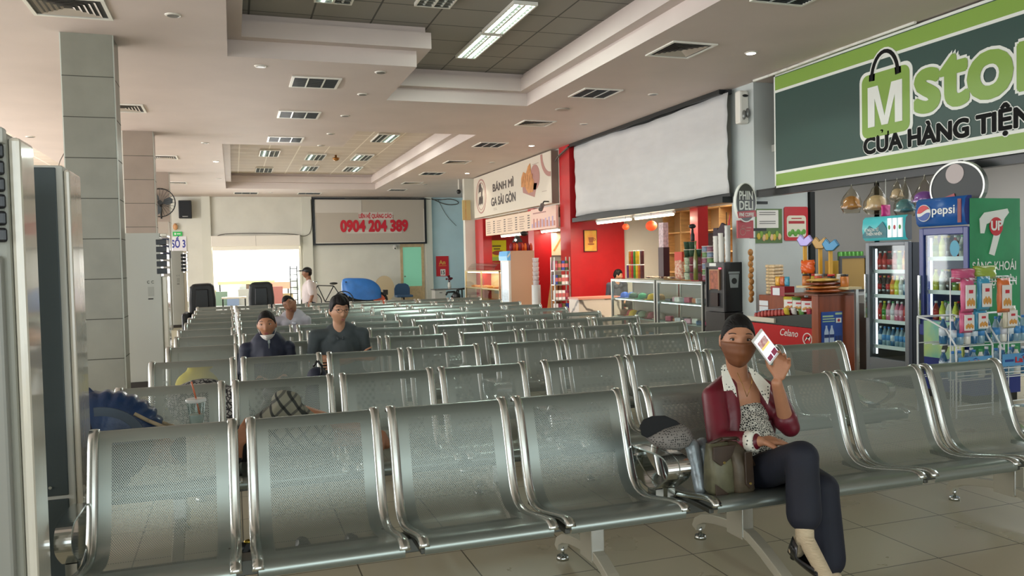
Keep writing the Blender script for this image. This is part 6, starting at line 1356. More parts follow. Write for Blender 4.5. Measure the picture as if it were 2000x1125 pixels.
def hand(w, f, n, sd, curl=.35, sc=1.0, spread=.0225, thumb=1.0, tc=.4):
    w = Vector(w); f = Vector(f).normalized(); n = Vector(n); n = (n-f*n.dot(f)).normalized(); sd = Vector(sd); sd = (sd-f*sd.dot(f)-n*sd.dot(n)).normalized()
    pr = []
    for k, (Lf, up_) in enumerate(((.058, .076), (.072, .084), (.080, .087), (.071, .083))):
        o = (k-1.5)*spread*sc; kn = w+f*up_*sc+sd*o
        pr.append(('c', w+sd*o*.45+f*.01, kn, .0145*sc, .0115*sc))
        d = (f+sd*(k-1.5)*.07).normalized(); p = kn; a = 0; r = .0092*sc
        for seg, fr in enumerate((.46, .30, .24)):
            a += curl*(1.0 if seg == 0 else .9); dd = (d*math.cos(a)+n*math.sin(a)); q = p+dd*Lf*fr*sc
            pr.append(('c', p, q, r, r*.92)); r *= .92; p = q
    tb = w+f*.022*sc+sd*.026*sc; td = (f*.62+sd*.75+n*.25).normalized(); p1 = tb+td*.040*sc*thumb; td2 = (f*.80+sd*.35+n*tc).normalized(); p2 = p1+td2*.030*sc; p3 = p2+td2*.024*sc
    pr += [('c', w+f*.012*sc, tb, .014*sc, .0145*sc), ('c', tb, p1, .0135*sc, .0112*sc), ('c', p1, p2, .0108*sc, .0100*sc), ('c', p2, p3, .0098*sc, .0085*sc)]
    return pr
skin_f = mat('skin_tan', '#a97658', .5, noise=.05, nscale=20); skin_m = mat('skin_light', '#b98a6c', .5, noise=.05, nscale=20); skin_d = mat('skin_brown', '#8f6248', .5, noise=.05, nscale=20)
hair_m = mat('hair_black', '#0e0b0a', .62, noise=.4, nscale=60, bump=.8, stretch=(1, .25, .25), spec=.25)
def V(p): return Vector(p)
# ---------------------------------------------------------- woman in the maroon jacket on the right bench
t = thing('person', 'seated woman in maroon jacket and brown face mask holding up a phone', 'person', (0, 0, 0))
hs = 1.08; hc = aY(1441, 664, 3.38); RH = R3(-26, 3, 2)
neck = aY(1445, 728, 3.45); chest = aY(1452, 790, 3.45); belly = aY(1462, 860, 3.40); pel = V((2.42, 3.34, .50))
shR = aY(1394, 775, 3.44); elR = aY(1404, 862, 3.33); wrR = aY(1484, 862, 3.14); shL = aY(1512, 772, 3.46); elL = aY(1535, 822, 3.33); wrL = aY(1517, 748, 3.24)
hipR = aY(1478, 925, 3.32); knR = aY(1566, 893, 2.90); anR = aY(1572, 1050, 2.80); hipL = aY(1535, 915, 3.32); knL = aY(1606, 955, 2.92); anL = aY(1617, 1112, 2.90)
toeR = anR+V((-.02, -.15, -.11)); heelR = anR+V((-.02, .03, -.06)); toeL = V((anL.x-.02, anL.y-.17, .03)); heelL = V((anL.x, anL.y+.03, .035))
body = [head_mesh(hc, RH, hs)] + ears(hc, RH, hs)
body += [('c', neck+V((0, .01, -.04)), hc+V((0, .025, -.06)), .050, .050), ('e', chest+V((0, .02, .04)), (.145, .085, .12)), ('e', belly, (.12, .09, .14)), ('e', pel, (.16, .11, .10)),
         ('c', neck+V((0, .02, -.03)), shR, .045, .05), ('c', neck+V((0, .02, -.03)), shL, .045, .05), ('c', shR, elR, .045, .038), ('c', elR, wrR, .037, .025), ('c', shL, elL, .045, .040), ('c', elL, wrL, .039, .026),
         ('c', hipR, knR, .075, .055), ('c', knR, anR, .052, .032), ('c', anR, toeR, .030, .026), ('c', anR, heelR, .03, .028), ('c', hipL, knL, .075, .055), ('c', knL, anL, .052, .034), ('c', anL, toeL, .032, .026), ('c', anL, heelL, .032, .03)]
body += hand(wrL+V((.004, -.008, .022)), (.26, -.05, 1), (-.80, -.58, .05), (-.55, .82, 0), curl=.62, sc=1.0, spread=.0215, tc=.3)
body += hand(wrR, (.96, -.05, -.03), (0, .2, -1), (0, -.9, .3), curl=.22, sc=.98)
blob('body', t, skin_f, body, voxel=.0048, smooth=3)
face_parts(t, hc, RH, hs, '#2a1e18')
hairp = [('e', V(hc)+RH @ (V((0, .019, .017))*hs), (.078*hs, .093*hs, .104*hs), RH), ('e', V(hc)+RH @ (V((0, .045, -.03))*hs), (.066*hs, .066*hs, .075*hs), RH), ('e', V(hc)+RH @ (V((-.060, -.022, .040))*hs), (.015*hs, .034*hs, .040*hs), RH), ('e', V(hc)+RH @ (V((0, -.034, .076))*hs), (.058*hs, .050*hs, .030*hs), RH), ('e', V(hc)+RH @ (V((-.040, -.040, .055))*hs), (.026*hs, .032*hs, .034*hs), RH), ('e', V(hc)+RH @ (V((.040, -.040, .055))*hs), (.026*hs, .032*hs, .034*hs), RH), ('e', V(hc)+RH @ (V((.060, -.022, .040))*hs), (.015*hs, .034*hs, .040*hs), RH), ('e', V(hc)+RH @ (V((0, .10, -.05))*hs), (.035, .035, .04))]
hair_part(t, hc, RH, hs, LINE_F, (.004, .008), False, .0006, [((0, .098, -.02), (.032, .030, .036))])
# mask
def mask(t, c, R, s, m, top=.004, bot=-.112, w_=72, off=.009, loops=True):
    c = Vector(c); b = B(); n, k = 24, 14; vs = []
    for j in range(k+1):
        v = j/k; z = top+(bot-top)*v
        for i in range(n+1):
            a = math.radians(w_*(2*i/n-1)); zz = z+(.010*(a/1.25)**2 if v > .5 else -.006*(a/1.25)**2*(1-v)); q = math.sqrt(max(.05, 1-(min(.1115, abs(zz))/.118)**2))
            tp = min(1, max(0, (-zz-.005)/.105)); tp = tp*tp*(3-2*tp); rx = .073*q*(1-.20*tp)+off; ry = .094*(q*.7+.3)*(1-.03*tp)+off
            bulge = .016*gs(a, 0, .36)*(1-.5*v)+.008*math.sin(PI*v)+.0018*math.sin(v*19)
            vs.append(c+R @ (V((rx*math.sin(a), -(ry+bulge)*math.cos(a), zz))*s))
    b.add(vs, [(j*(n+1)+i, j*(n+1)+i+1, (j+1)*(n+1)+i+1, (j+1)*(n+1)+i) for j in range(k) for i in range(n)], smooth=True)
    o = b.build('face_mask', m, t); q = o.modifiers.new('th', 'SOLIDIFY'); q.thickness = .003
    if loops:
        for sx in (0, n):
            p0 = vs[sx]; p1 = vs[k*(n+1)+sx]; sg = -1 if sx == 0 else 1; e = c+R @ (V((sg*.079, .022, .012))*s); e2 = c+R @ (V((sg*.078, .022, -.03))*s)
            B().tube([p0, e, e2, p1], .0016, n=6).build('ear_loop', m, o)
mask(t, hc, RH, hs, mat('mask_brown', '#6e4022', .6, noise=.1, nscale=12))
jac = mat('jacket_maroon', '#5e0c1e', .42, noise=.12, nscale=8, bump=.15)
def leopard(name, base, dark, sc):
    m = bpy.data.materials.new(name); m.use_nodes = True; nt = m.node_tree; N = nt.nodes; L = nt.links; b = N['Principled BSDF']; b.inputs['Roughness'].default_value = .8
    tc = N.new('ShaderNodeTexCoord'); vo = N.new('ShaderNodeTexVoronoi'); vo.feature = 'DISTANCE_TO_EDGE'; vo.inputs['Scale'].default_value = sc; cr = N.new('ShaderNodeValToRGB')
    L.new(tc.outputs['Object'], vo.inputs['Vector']); cr.color_ramp.elements[0].position = .10; cr.color_ramp.elements[0].color = (*hexc(base), 1); cr.color_ramp.elements[1].position = .16; cr.color_ramp.elements[1].color = (*hexc(dark), 1)
    L.new(vo.outputs['Distance'], cr.inputs[0]); L.new(cr.outputs[0], b.inputs['Base Color']); return m
def dots(name, base, dot, sc, r=.28):
    m = bpy.data.materials.new(name); m.use_nodes = True; nt = m.node_tree; N = nt.nodes; L = nt.links; b = N['Principled BSDF']; b.inputs['Roughness'].default_value = .75
    tc = N.new('ShaderNodeTexCoord'); vo = N.new('ShaderNodeTexVoronoi'); vo.inputs['Scale'].default_value = sc; vo.inputs['Randomness'].default_value = .35; cr = N.new('ShaderNodeValToRGB')
    L.new(tc.outputs['Object'], vo.inputs['Vector']); cr.color_ramp.elements[0].position = r; cr.color_ramp.elements[0].color = (*hexc(dot), 1); cr.color_ramp.elements[1].position = r+.05; cr.color_ramp.elements[1].color = (*hexc(base), 1)
    L.new(vo.outputs['Distance'], cr.inputs[0]); L.new(cr.outputs[0], b.inputs['Base Color']); return m
topm = leopard('patterned_top', '#b9b7ac', '#1b1d1c', 95); dotm = dots('dotted_collar', '#d9d8cc', '#26302c', 60, .22)
blob('patterned_top', t, topm, [('e', chest+V((.01, .0, -.06)), (.125, .098, .10)), ('e', belly+V((0, -.01, .01)), (.13, .10, .14)), ('e', pel+V((-.01, .0, .05)), (.15, .115, .08)), ('c', chest+V((-.07, -.03, .03)), chest+V((-.055, .0, .10)), .022, .018), ('c', chest+V((.07, -.03, .03)), chest+V((.065, .0, .10)), .022, .018)], .007, 4)
blob('jacket', t, jac, [('c', shR, elR, .060, .056), ('c', elR, elR.lerp(wrR, .82), .054, .046), ('c', shL, elL, .060, .058), ('c', elL, elL+V((.015, -.01, -.03)), .062, .05),
     ('c', neck+V((-.055, .03, -.040)), shR, .042, .060), ('c', neck+V((.055, .03, -.040)), shL, .042, .060), ('c', neck+V((-.075, -.01, -.06)), chest+V((-.105, -.045, -.02)), .045, .050), ('c', neck+V((.085, -.01, -.06)), chest+V((.125, -.045, -.02)), .045, .050), ('c', chest+V((-.105, -.045, -.02)), belly+V((-.115, -.03, 0)), .050, .048),
     ('c', shR+V((.03, .01, -.03)), belly+V((-.12, .01, -.03)), .062, .055), ('c', shL+V((-.02, .02, -.03)), belly+V((.11, .03, -.02)), .060, .05),
     ('e', chest+V((.01, .075, -.02)), (.16, .06, .17)), ('e', belly+V((0, .07, -.02)), (.15, .05, .13)), ('c', belly+V((-.12, .01, -.03)), pel+V((-.13, .03, .03)), .055, .05), ('c', neck+V((-.03, .055, -.02)), neck+V((.03, .055, -.02)), .03, .03)], .0075, 5)
# lapels, cuffs
def patch(name, pts, Y, m, parent, th=.006, bend=0):
    P = [aY(x, y, Y+bend*((y-740)/60)) for x, y in pts]
    b = B(); n = len(P); vs = P+[p+V((0, th, 0)) for p in P]
    b.add(vs, [tuple(range(n)), tuple(range(2*n-1, n-1, -1))]+[(i, (i+1)%n, n+(i+1)%n, n+i) for i in range(n)])
    o = b.build(name, m, parent, bevel=.0015); return o
patch('collar', [(1409, 716), (1417, 711), (1424, 728), (1437, 757), (1440, 776), (1431, 762), (1415, 764), (1411, 740)], 3.345, dotm, t, bend=-.02)
patch('collar', [(1461, 716), (1470, 720), (1488, 735), (1505, 752), (1503, 775), (1500, 790), (1488, 770), (1472, 742)], 3.345, dotm, t, bend=-.02)
cf0 = elR.lerp(wrR, .80); B().cyl(elR.lerp(wrR, .72), elR.lerp(wrR, .93), .050, .046, n=22).build('cuff', dotm, t)
B().tube([aY(1440, 728, 3.36), aY(1450, 750, 3.335), aY(1459, 775, 3.335), aY(1468, 750, 3.335), aY(1470, 726, 3.37)], .0014, n=5).build('necklace', mat('gold', '#9a7a3a', .3, .8), t)
trm = mat('trousers_navy', '#0a1020', .75, noise=.15, nscale=10, bump=.15)
hemR = knR.lerp(anR, .72); hemL = knL.lerp(anL, .86)
blob('trousers', t, trm, [('e', pel+V((0, -.01, -.005)), (.17, .125, .10)), ('c', hipR, knR, .090, .074), ('c', knR, hemR, .070, .074), ('c', hipL, knL, .092, .074), ('c', knL, hemL, .070, .080), ('c', belly+V((-.06, 0, -.1)), belly+V((.06, 0, -.1)), .09, .09)], .009, 6)
skn = mat('socks_cream', '#b8a88c', .8, noise=.08, nscale=40, bump=.3, stretch=(1, 1, 6))
blob('socks', t, skn, [('c', anR.lerp(knR, .22), anR, .040, .038), ('c', anR, toeR, .035, .030), ('c', anR, heelR, .036, .033)], .005, 3)
blob('socks', t, skn, [('c', anL.lerp(knL, .20), anL, .041, .038), ('c', anL, toeL+V((0, 0, .004)), .036, .026), ('c', anL, heelL, .036, .030)], .005, 3)
shm = mat('shoe_black', '#121214', .25)
for an_, to_, he_ in ((anR, toeR, heelR), (anL, toeL, heelL)):
    b = B(); d_ = (to_-he_).normalized(); dn = V((0, 0, -1)) if an_ is anL else V((-.05, .45, -.9)).normalized(); sd_ = d_.cross(dn).normalized(); n = 12; vs = []
    Lf = (to_-he_).length
    for j in range(n+1):
        u = j/n; cpt = he_+d_*(Lf*u*1.14-.02); hw = .034*math.sin(PI*min(1, .16+.80*u)**.8)+.008; hh = .052*(1-u)**1.1+.026 if u < .30 else (.014+.014*u)
        for q in range(9):
            a = PI*q/8; vs.append(cpt+sd_*(math.cos(a)*hw)+dn*(.012-0) + dn*(.018)*math.sin(a)-dn*hh*(1 if q in (0, 8) else (.35 if q in (1, 7) else 0)))
    b.add(vs, [(j*9+i, j*9+i+1, (j+1)*9+i+1, (j+1)*9+i) for j in range(n) for i in range(8)], smooth=True); b.caps(to_+dn*.006-d_*.02, to_+dn*.008+d_*.01, .033, .024)
    b.cyl(he_+dn*.01, he_+dn*.048, .020, .012, n=10)
    o = b.build('shoe', shm, t); q = o.modifiers.new('th', 'SOLIDIFY'); q.thickness = .003
# phone in her hand
A = aY(1490.5, 637, 3.20); Bc = aY(1529, 688, 3.205); Cc = aY(1503.5, 718, 3.19); e1 = (Bc-A).normalized(); e2 = (Cc-Bc); e2 = (e2-e1*e2.dot(e1)).normalized(); nn = e1.cross(e2).normalized()
if nn.y > 0: nn = -nn
mid = (A+Cc)/2; Lp, Wp = .158, .084
t2 = thing('phone', 'large white phone with lit screen held up in her hand', 'phone', (0, 0, 0)); t2.matrix_world = Matrix(((e1.x, e2.x, -nn.x, mid.x), (e1.y, e2.y, -nn.y, mid.y), (e1.z, e2.z, -nn.z, mid.z), (0, 0, 0, 1)))
B().box(-Lp/2, -Wp/2, .001, Lp/2, Wp/2, .010).build('case', mat('phone_white', '#d6d4d0', .3), t2, bevel=.003)
sc_ = B().box(-Lp/2+.012, -Wp/2+.005, -.0005, Lp/2-.014, Wp/2-.005, .001).build('screen', mat('screen_white', (.78, .80, .95), .2, emit=.75), t2)
B().box(-Lp/2+.030, -Wp/2+.012, -.0012, -Lp/2+.066, Wp/2-.012, -.0005).build('picture', mat('screen_photo', (.30, .10, .10), .3, emit=.5, col2='#d8cfc8', nscale=60), sc_)
B().box(-Lp/2+.066, -Wp/2+.012, -.0012, -Lp/2+.078, Wp/2-.012, -.0005).build('banner_strip', mat('screen_orange', (.9, .5, .15), .3, emit=.7), sc_)
b = B(); b.box(Lp/2-.045, -Wp/2+.008, -.0012, Lp/2-.016, -.003, -.0005); b.box(Lp/2-.040, .003, -.0012, Lp/2-.016, Wp/2-.008, -.0005); b.build('thumbnail', mat('screen_dark', (.12, .03, .05), .3, emit=.4, col2='#b03a5a', nscale=90), sc_)
b = B()
for k in range(3): b.box(Lp/2-.072+.008*k, -Wp/2+.012, -.0011, Lp/2-.070+.008*k, Wp/2-.03, -.0005)
b.build('writing', mat('screen_ink', (.45, .5, .8), .4, emit=.4), sc_)
# ---------------------------------------------------------- generic seated figure
def seated(label, hc, RH, s, yb, x, skin, cloth, leg, hairprims, female=False, arms='down', short=False, name='person', lips='#8a5248', closed=False, seatz=.43, face=True):
    t = thing('person', label, 'person', (0, 0, 0)); hc = V(hc); P = V((x, yb-.17, seatz+.10)); nk = hc+V((0, .025, -.145*s)); hw = .17*s if female else .19*s
    ch = V((hc.x*.6+x*.4, yb-.13, (nk.z+P.z)/2+.07)); sl = nk+V((-hw, .02, -.06)); sr = nk+V((hw, .02, -.06))
    if arms == 'crossed':
        el, er = V((sl.x-.03, ch.y-.02, ch.z-.12)), V((sr.x+.03, ch.y-.02, ch.z-.12)); wl, wr = V((x+.10, ch.y-.20, ch.z-.10)), V((x-.10, ch.y-.23, ch.z-.14))
    else:
        el, er = V((sl.x-.03, ch.y-.03, P.z+.10)), V((sr.x+.03, ch.y-.03, P.z+.10)); wl, wr = V((x-.10, P.y-.22, P.z+.06)), V((x+.10, P.y-.22, P.z+.06))
    kl, kr = V((x-.11, P.y-.42, P.z-.01)), V((x+.11, P.y-.42, P.z-.01)); al, ar = V((x-.12, P.y-.40, .09)), V((x+.12, P.y-.40, .09))
    sk = [head_mesh(hc, RH, s, not female)]+ears(hc, RH, s)+[('c', nk+V((0, .0, -.05)), hc+V((0, .02, -.05)), .05*s, .05*s), ('e', ch, (hw*.85, .09, .17)), ('e', P, (.15, .11, .10)), ('c', ch, P, .11, .12), ('c', nk+V((0, .01, -.05)), sl+V((0, 0, -.01)), .04, .042), ('c', nk+V((0, .01, -.05)), sr+V((0, 0, -.01)), .04, .042),
          ('c', sl, el, .042, .036), ('c', el, wl, .036, .026), ('c', sr, er, .042, .036), ('c', er, wr, .036, .026), ('c', P+V((-.07, 0, 0)), kl, .07, .055), ('c', P+V((.07, 0, 0)), kr, .07, .055), ('c', kl, al, .05, .035), ('c', kr, ar, .05, .035), ('c', al+V((0, .03, -.05)), al+V((-.01, -.15, -.06)), .032, .03), ('c', ar+V((0, .03, -.05)), ar+V((.01, -.15, -.06)), .032, .03)]
    dl_ = (wl-el).normalized(); dr_ = (wr-er).normalized()
    sk += hand(wl, dl_, (0, -.2, -1) if arms != 'crossed' else (0, 1, 0), (.3, -.6, .7), .4, .95) + hand(wr, dr_, (0, -.2, -1) if arms != 'crossed' else (0, 1, 0), (-.3, -.6, .7), .4, .95)
    blob('body', t, skin, sk, .0075, 2)
    slv = .55 if short else .98
    cl_ = [('e', ch+V((0, -.005, .0)), (hw*.98, .115, .20)), ('c', ch, P+V((0, 0, .02)), .135, .145), ('c', nk+V((-.045, .02, -.045)), sl, .050, .062), ('c', nk+V((.045, .02, -.045)), sr, .050, .062), ('c', nk+V((-.045, -.02, -.09)), ch+V((-.05, -.02, .05)), .06, .08), ('c', nk+V((.045, -.02, -.09)), ch+V((.05, -.02, .05)), .06, .08)]
    if short: cl_ += [('c', sl, sl.lerp(el, .8), .058, .052), ('c', sr, sr.lerp(er, .8), .058, .052)]
    else: cl_ += [('c', sl, el, .056, .050), ('c', el, el.lerp(wl, .92), .049, .038), ('c', sr, er, .056, .050), ('c', er, er.lerp(wr, .92), .049, .038)]
    blob('top', t, cloth, cl_, .009, 4)
    blob('trousers', t, leg, [('e', P+V((0, 0, -.0)), (.17, .125, .10)), ('c', P+V((-.07, 0, 0)), kl, .085, .068), ('c', P+V((.07, 0, 0)), kr, .085, .068), ('c', kl, al, .062, .048), ('c', kr, ar, .062, .048)], .011, 4)
    for a_ in (al, ar): blob('shoe', t, shm, [('c', a_+V((0, .035, -.052)), a_+V((0, -.16, -.056)), .036, .034)], .009, 2)
    if hairprims is hf: hair_part(t, hc, RH, s, LINE_F, (.004, .008), False, .0006, [((0, .095, -.02), (.030, .028, .034))])
    elif hairprims is hm: hair_part(t, hc, RH, s, LINE_M, (.008, .024), True, .003)
    else: hair_part(t, hc, RH, s, [(a, z+.012) for a, z in LINE_M], (.003, .006), True)
    if face: face_parts(t, hc, RH, s, lips=lips, closed=closed)
    return t, nk, ch
hf = [((0, .019, .018), (.078, .093, .104)), ((0, .045, -.03), (.066, .066, .075)), ((-.060, -.022, .038), (.015, .032, .040)), ((.060, -.022, .038), (.015, .032, .040)), ((0, -.032, .078), (.056, .048, .028)), ((-.040, -.038, .058), (.026, .030, .032)), ((.040, -.038, .058), (.026, .030, .032))]
hm = [((0, .018, .026), (.082, .094, .104)), ((0, -.035, .088), (.070, .058, .042)), ((-.03, -.058, .078), (.042, .038, .034)), ((.035, -.050, .072), (.036, .036, .034)), ((-.062, -.012, .040), (.015, .045, .040)), ((.062, -.012, .040), (.015, .045, .040)), ((0, .05, -.01), (.068, .06, .07))]
hcn = aY(521, 634, 7.12); RN = R3(-8, 4, -3)
t, nk, ch = seated('woman in navy zipped jacket with white mask under her chin in the fourth row', hcn, RN, 1.0, 7.30, hcn.x+.02, skin_f, mat('jacket_navy', '#131c33', .6, noise=.1, bump=.1), mat('trousers_dark', '#15171c', .8), hf, True, lips='#8c4c48')
mask(t, V(hcn)+RN @ V((0, .004, -.012)), RN, 1.0, mat('mask_white', '#d6d2cc', .7), top=-.062, bot=-.112, w_=80, off=.008)
b = B(); b.box(-.004, 0, -.10, .004, .006, .0); b.box(-.009, -.004, -.01, .009, .006, .018); o = b.build('zip', chrome_m, t); o.location = (hcn.x+.01, ch.y-.122, ch.z+.10)
blob('collar', t, mat('jacket_navy', '#131c33', .6), [('c', nk+V((-.05, .03, -.01)), nk+V((-.03, -.06, -.06)), .022, .018), ('c', nk+V((.05, .03, -.01)), nk+V((.03, -.06, -.06)), .022, .018), ('c', nk+V((-.05, .04, 0)), nk+V((.05, .04, 0)), .024, .024)], .008, 3)
hcy = aY(662, 607, 7.10); RY = R3(14, 4, 3)
t, nk, ch = seated('young man with glasses and crossed arms in a grey polo shirt', hcy, RY, 1.06, 7.30, hcy.x+.06, skin_m, mat('polo_grey', '#3e474a', .8, noise=.08, nscale=12, bump=.1), mat('trousers_dark', '#15171c', .8), hm, False, 'crossed', True, lips='#9c6258')
blob('collar', t, mat('polo_grey', '#3e474a', .8), [('c', nk+V((-.055, .02, -.03)), nk+V((-.02, -.085, -.085)), .018, .012), ('c', nk+V((.055, .02, -.03)), nk+V((.02, -.085, -.085)), .018, .012), ('c', nk+V((-.055, .03, -.02)), nk+V((.055, .03, -.02)), .02, .02)], .007, 3)
g = B(); Pg = lambda v: V(hcy)+RY @ (V(v)*1.06)
for sx in (-1, 1):
    L_ = [Pg((sx*.032+.023*math.cos(a), -.097, .010+.016*math.sin(a))) for a in [2*PI*i/20 for i in range(21)]]; g.tube(L_, .0014, n=6); g.tube([Pg((sx*.055, -.095, .014)), Pg((sx*.074, -.03, .012)), Pg((sx*.076, .01, .006))], .0014, n=6)
g.tube([Pg((-.009, -.099, .014)), Pg((.009, -.099, .014))], .0014, n=6); g.build('glasses', mat('glasses_dark', '#181818', .3), t)
hcs = aY(566, 594, 10.18); RSl = R3(-12, 12, -32)
t, nk, ch = seated('man asleep with tilted head in a pale grey shirt, farther rows', hcs, RSl, 1.0, 10.4, hcs.x+.10, skin_d, mat('shirt_pale', '#a8a6ae', .8, noise=.06), mat('jeans_grey', '#3c4854', .8), [((0, .026, .030), (.078, .086, .094)), ((0, .05, -.02), (.062, .06, .07))], False, 'down', True, lips='#7a4a40', closed=True)
blob('collar', t, mat('shirt_white', '#bcc0cc', .8), [('c', nk+V((.0, .02, -.03)), nk+V((.03, -.08, -.09)), .018, .012), ('c', nk+V((.10, .02, -.04)), nk+V((.05, -.08, -.09)), .018, .012)], .008, 2)
# vendor behind the case
hv = V((7.80, 15.75, 1.13)); seated('vendor with black hair sitting behind the left glass case', hv, R3(60, 10, 0), 1.0, 15.98, 7.80, skin_m, mat('vendor_shirt', '#3a3c48', .8), mat('trousers_dark', '#15171c', .8), hm, False, 'down', True)
t = thing('stool', 'low stool under the vendor behind the glass case', 'stool', (7.80, 15.78, 0)); B().cyl((0, 0, .36), (0, 0, .42), .17, n=20).build('seat', dark_m, t)
for k in range(4): a = PI/4+k*PI/2; B().cyl((.14*math.cos(a), .14*math.sin(a), 0), (.1*math.cos(a), .1*math.sin(a), .36), .012).build('leg', dark_m, t)
# standing man in cap near the entrance
t = thing('person', 'standing man in black cap, white shirt and jeans seen walking beside the entrance', 'person', (0, 0, 0)); X0 = aY(602, 560, 16.4).x; Y0 = 16.4; hc = V((X0-.02, Y0, 1.345)); RC = R3(-75, 0, 0)
sk = [head_mesh(hc, RC, .94, True)]+ears(hc, RC, .94)+[('c', (X0+.02, Y0, 1.18), (X0, Y0, 1.30), .05, .05), ('e', (X0+.02, Y0, 1.05), (.10, .16, .16)), ('e', (X0+.02, Y0, .80), (.11, .15, .12)), ('c', (X0+.02, Y0, .8), (X0+.02, Y0, 1.05), .11, .12),
     ('c', (X0+.02, Y0-.18, 1.13), (X0+.05, Y0-.21, .90), .045, .036), ('c', (X0+.05, Y0-.21, .90), (X0-.02, Y0-.20, .70), .035, .026), ('c', (X0+.02, Y0+.18, 1.13), (X0+.06, Y0+.2, .90), .045, .036), ('c', (X0+.06, Y0+.2, .9), (X0+.02, Y0+.18, .68), .035, .026),
     ('c', (X0, Y0-.08, .75), (X0-.06, Y0-.09, .42), .07, .055), ('c', (X0-.06, Y0-.09, .42), (X0+.0, Y0-.09, .09), .05, .035), ('c', (X0+.02, Y0+.08, .75), (X0+.06, Y0+.09, .42), .07, .055), ('c', (X0+.06, Y0+.09, .42), (X0+.16, Y0+.09, .10), .05, .035)]
sk += hand((X0-.02, Y0-.20, .70), (-.1, 0, -1), (.2, 1, 0), (-1, 0, 0), .3, .9)+hand((X0+.02, Y0+.18, .68), (0, 0, -1), (.2, -1, 0), (-1, 0, 0), .3, .9)
blob('body', t, skin_d, sk, .009, 2)
blob('shirt', t, mat('shirt_white2', '#d8ccca', .8, noise=.04), [('e', (X0+.02, Y0, 1.04), (.125, .19, .17)), ('c', (X0+.02, Y0, .82), (X0+.02, Y0, 1.05), .150, .14), ('c', (X0+.02, Y0-.17, 1.13), (X0+.045, Y0-.20, .95), .062, .058), ('c', (X0+.02, Y0+.17, 1.13), (X0+.05, Y0+.20, .95), .062, .058), ('c', (X0+.02, Y0-.1, 1.17), (X0+.02, Y0+.1, 1.17), .05, .05)], .011, 4)
blob('jeans', t, mat('jeans_blue', '#2a3648', .8), [('e', (X0+.02, Y0, .74), (.13, .16, .11)), ('c', (X0, Y0-.08, .72), (X0-.06, Y0-.09, .42), .082, .066), ('c', (X0-.06, Y0-.09, .42), (X0+.0, Y0-.09, .10), .06, .05), ('c', (X0+.02, Y0+.08, .72), (X0+.06, Y0+.09, .42), .082, .066), ('c', (X0+.06, Y0+.09, .42), (X0+.15, Y0+.09, .12), .06, .05)], .011, 3)
for q in ((0, -.09), (.14, .09)): blob('shoe', t, shm, [('c', (X0+q[0]+.04, Y0+q[1], .04), (X0+q[0]-.13, Y0+q[1], .035), .038, .033)], .01, 2)
blob('cap', t, black_m, [('e', hc+V((.01, 0, .045)), (.095, .082, .075)), ('e', hc+V((-.12, 0, .045)), (.085, .065, .012))], .008, 3)
blob('hair', t, hair_m, [('e', hc+V((.035, 0, .0)), (.068, .074, .07))], .01, 2)
# person lying along the second row, mostly hidden
t = thing('person', 'person lying along second-row seats, bare foot and hand showing between front chairs', 'person', (0, 0, 0)); Y2 = 4.68
kneeU = V((.26, Y2, .70)); hip = V((.02, Y2, .53)); foot = aY(752, 868, 4.66); ank = V((foot.x-.02, Y2, .50)); toe = V((foot.x-.035, Y2-.05, .445))
hl = V((-.42, Y2+.02, .53))
sk = [head_mesh(hl, R3(0, 0, 0) @ Matrix.Rotation(math.radians(-90), 3, 'Y') @ Matrix.Rotation(math.radians(60), 3, 'Z'), .98), ('c', (-.33, Y2, .50), (-.25, Y2, .50), .05, .06), ('e', (-.14, Y2, .52), (.20, .16, .09)), ('e', hip, (.12, .15, .09)), ('c', hip, kneeU, .07, .055), ('c', kneeU, ank, .050, .036),
      ('c', hip+V((0, .06, 0)), V((.42, Y2+.08, .50)), .07, .055), ('c', V((.42, Y2+.08, .50)), V((.76, Y2+.09, .46)), .05, .036), ('c', (-.2, Y2-.12, .56), (-.02, Y2-.20, .50), .042, .036)]
wl = aY(466, 866, 4.44); sk += [('c', (-.02, Y2-.20, .50), wl, .034, .026)]+hand(wl, (.55, .15, .8), (.2, 1, 0), (-.6, -.5, .5), .5, 1.0)
sk += [('c', ank, toe, .034, .028), ('c', ank, ank+V((.03, .0, -.05)), .034, .03)]
for k in range(5): sk.append(('c', toe+V((-.01, -.022+.012*k, 0)), toe+V((-.02+.0*k, -.026+.013*k, -.035)), .010 if k else .013, .008 if k else .011))
blob('body', t, skin_f, sk, .0065, 2)
def plaid(name):
    m = bpy.data.materials.new(name); m.use_nodes = True; nt = m.node_tree; N = nt.nodes; L = nt.links; b = N['Principled BSDF']; b.inputs['Roughness'].default_value = .85
    tc = N.new('ShaderNodeTexCoord'); cols_ = []
    mp = N.new('ShaderNodeMapping'); mp.inputs['Rotation'].default_value = (.0, .7, .3); L.new(tc.outputs['Object'], mp.inputs[0])
    for d in ('X', 'Z'):
        w_ = N.new('ShaderNodeTexWave'); w_.bands_direction = d; w_.inputs['Scale'].default_value = 5.5; w_.inputs['Distortion'].default_value = 1.2; w_.inputs['Detail'].default_value = 1; w_.inputs['Detail Scale'].default_value = .6; L.new(mp.outputs[0], w_.inputs[0])
        c_ = N.new('ShaderNodeValToRGB'); c_.color_ramp.elements[0].position = .08; c_.color_ramp.elements[0].color = (.06, .07, .07, 1); c_.color_ramp.elements[1].position = .2; c_.color_ramp.elements[1].color = (*hexc('#b0b0a4'), 1); L.new(w_.outputs['Fac'], c_.inputs[0]); cols_.append(c_)
    mx = N.new('ShaderNodeMix'); mx.data_type = 'RGBA'; mx.blend_type = 'MULTIPLY'; mx.inputs[0].default_value = .85; L.new(cols_[0].outputs[0], mx.inputs[6]); L.new(cols_[1].outputs[0], mx.inputs[7]); L.new(mx.outputs[2], b.inputs['Base Color']); return m
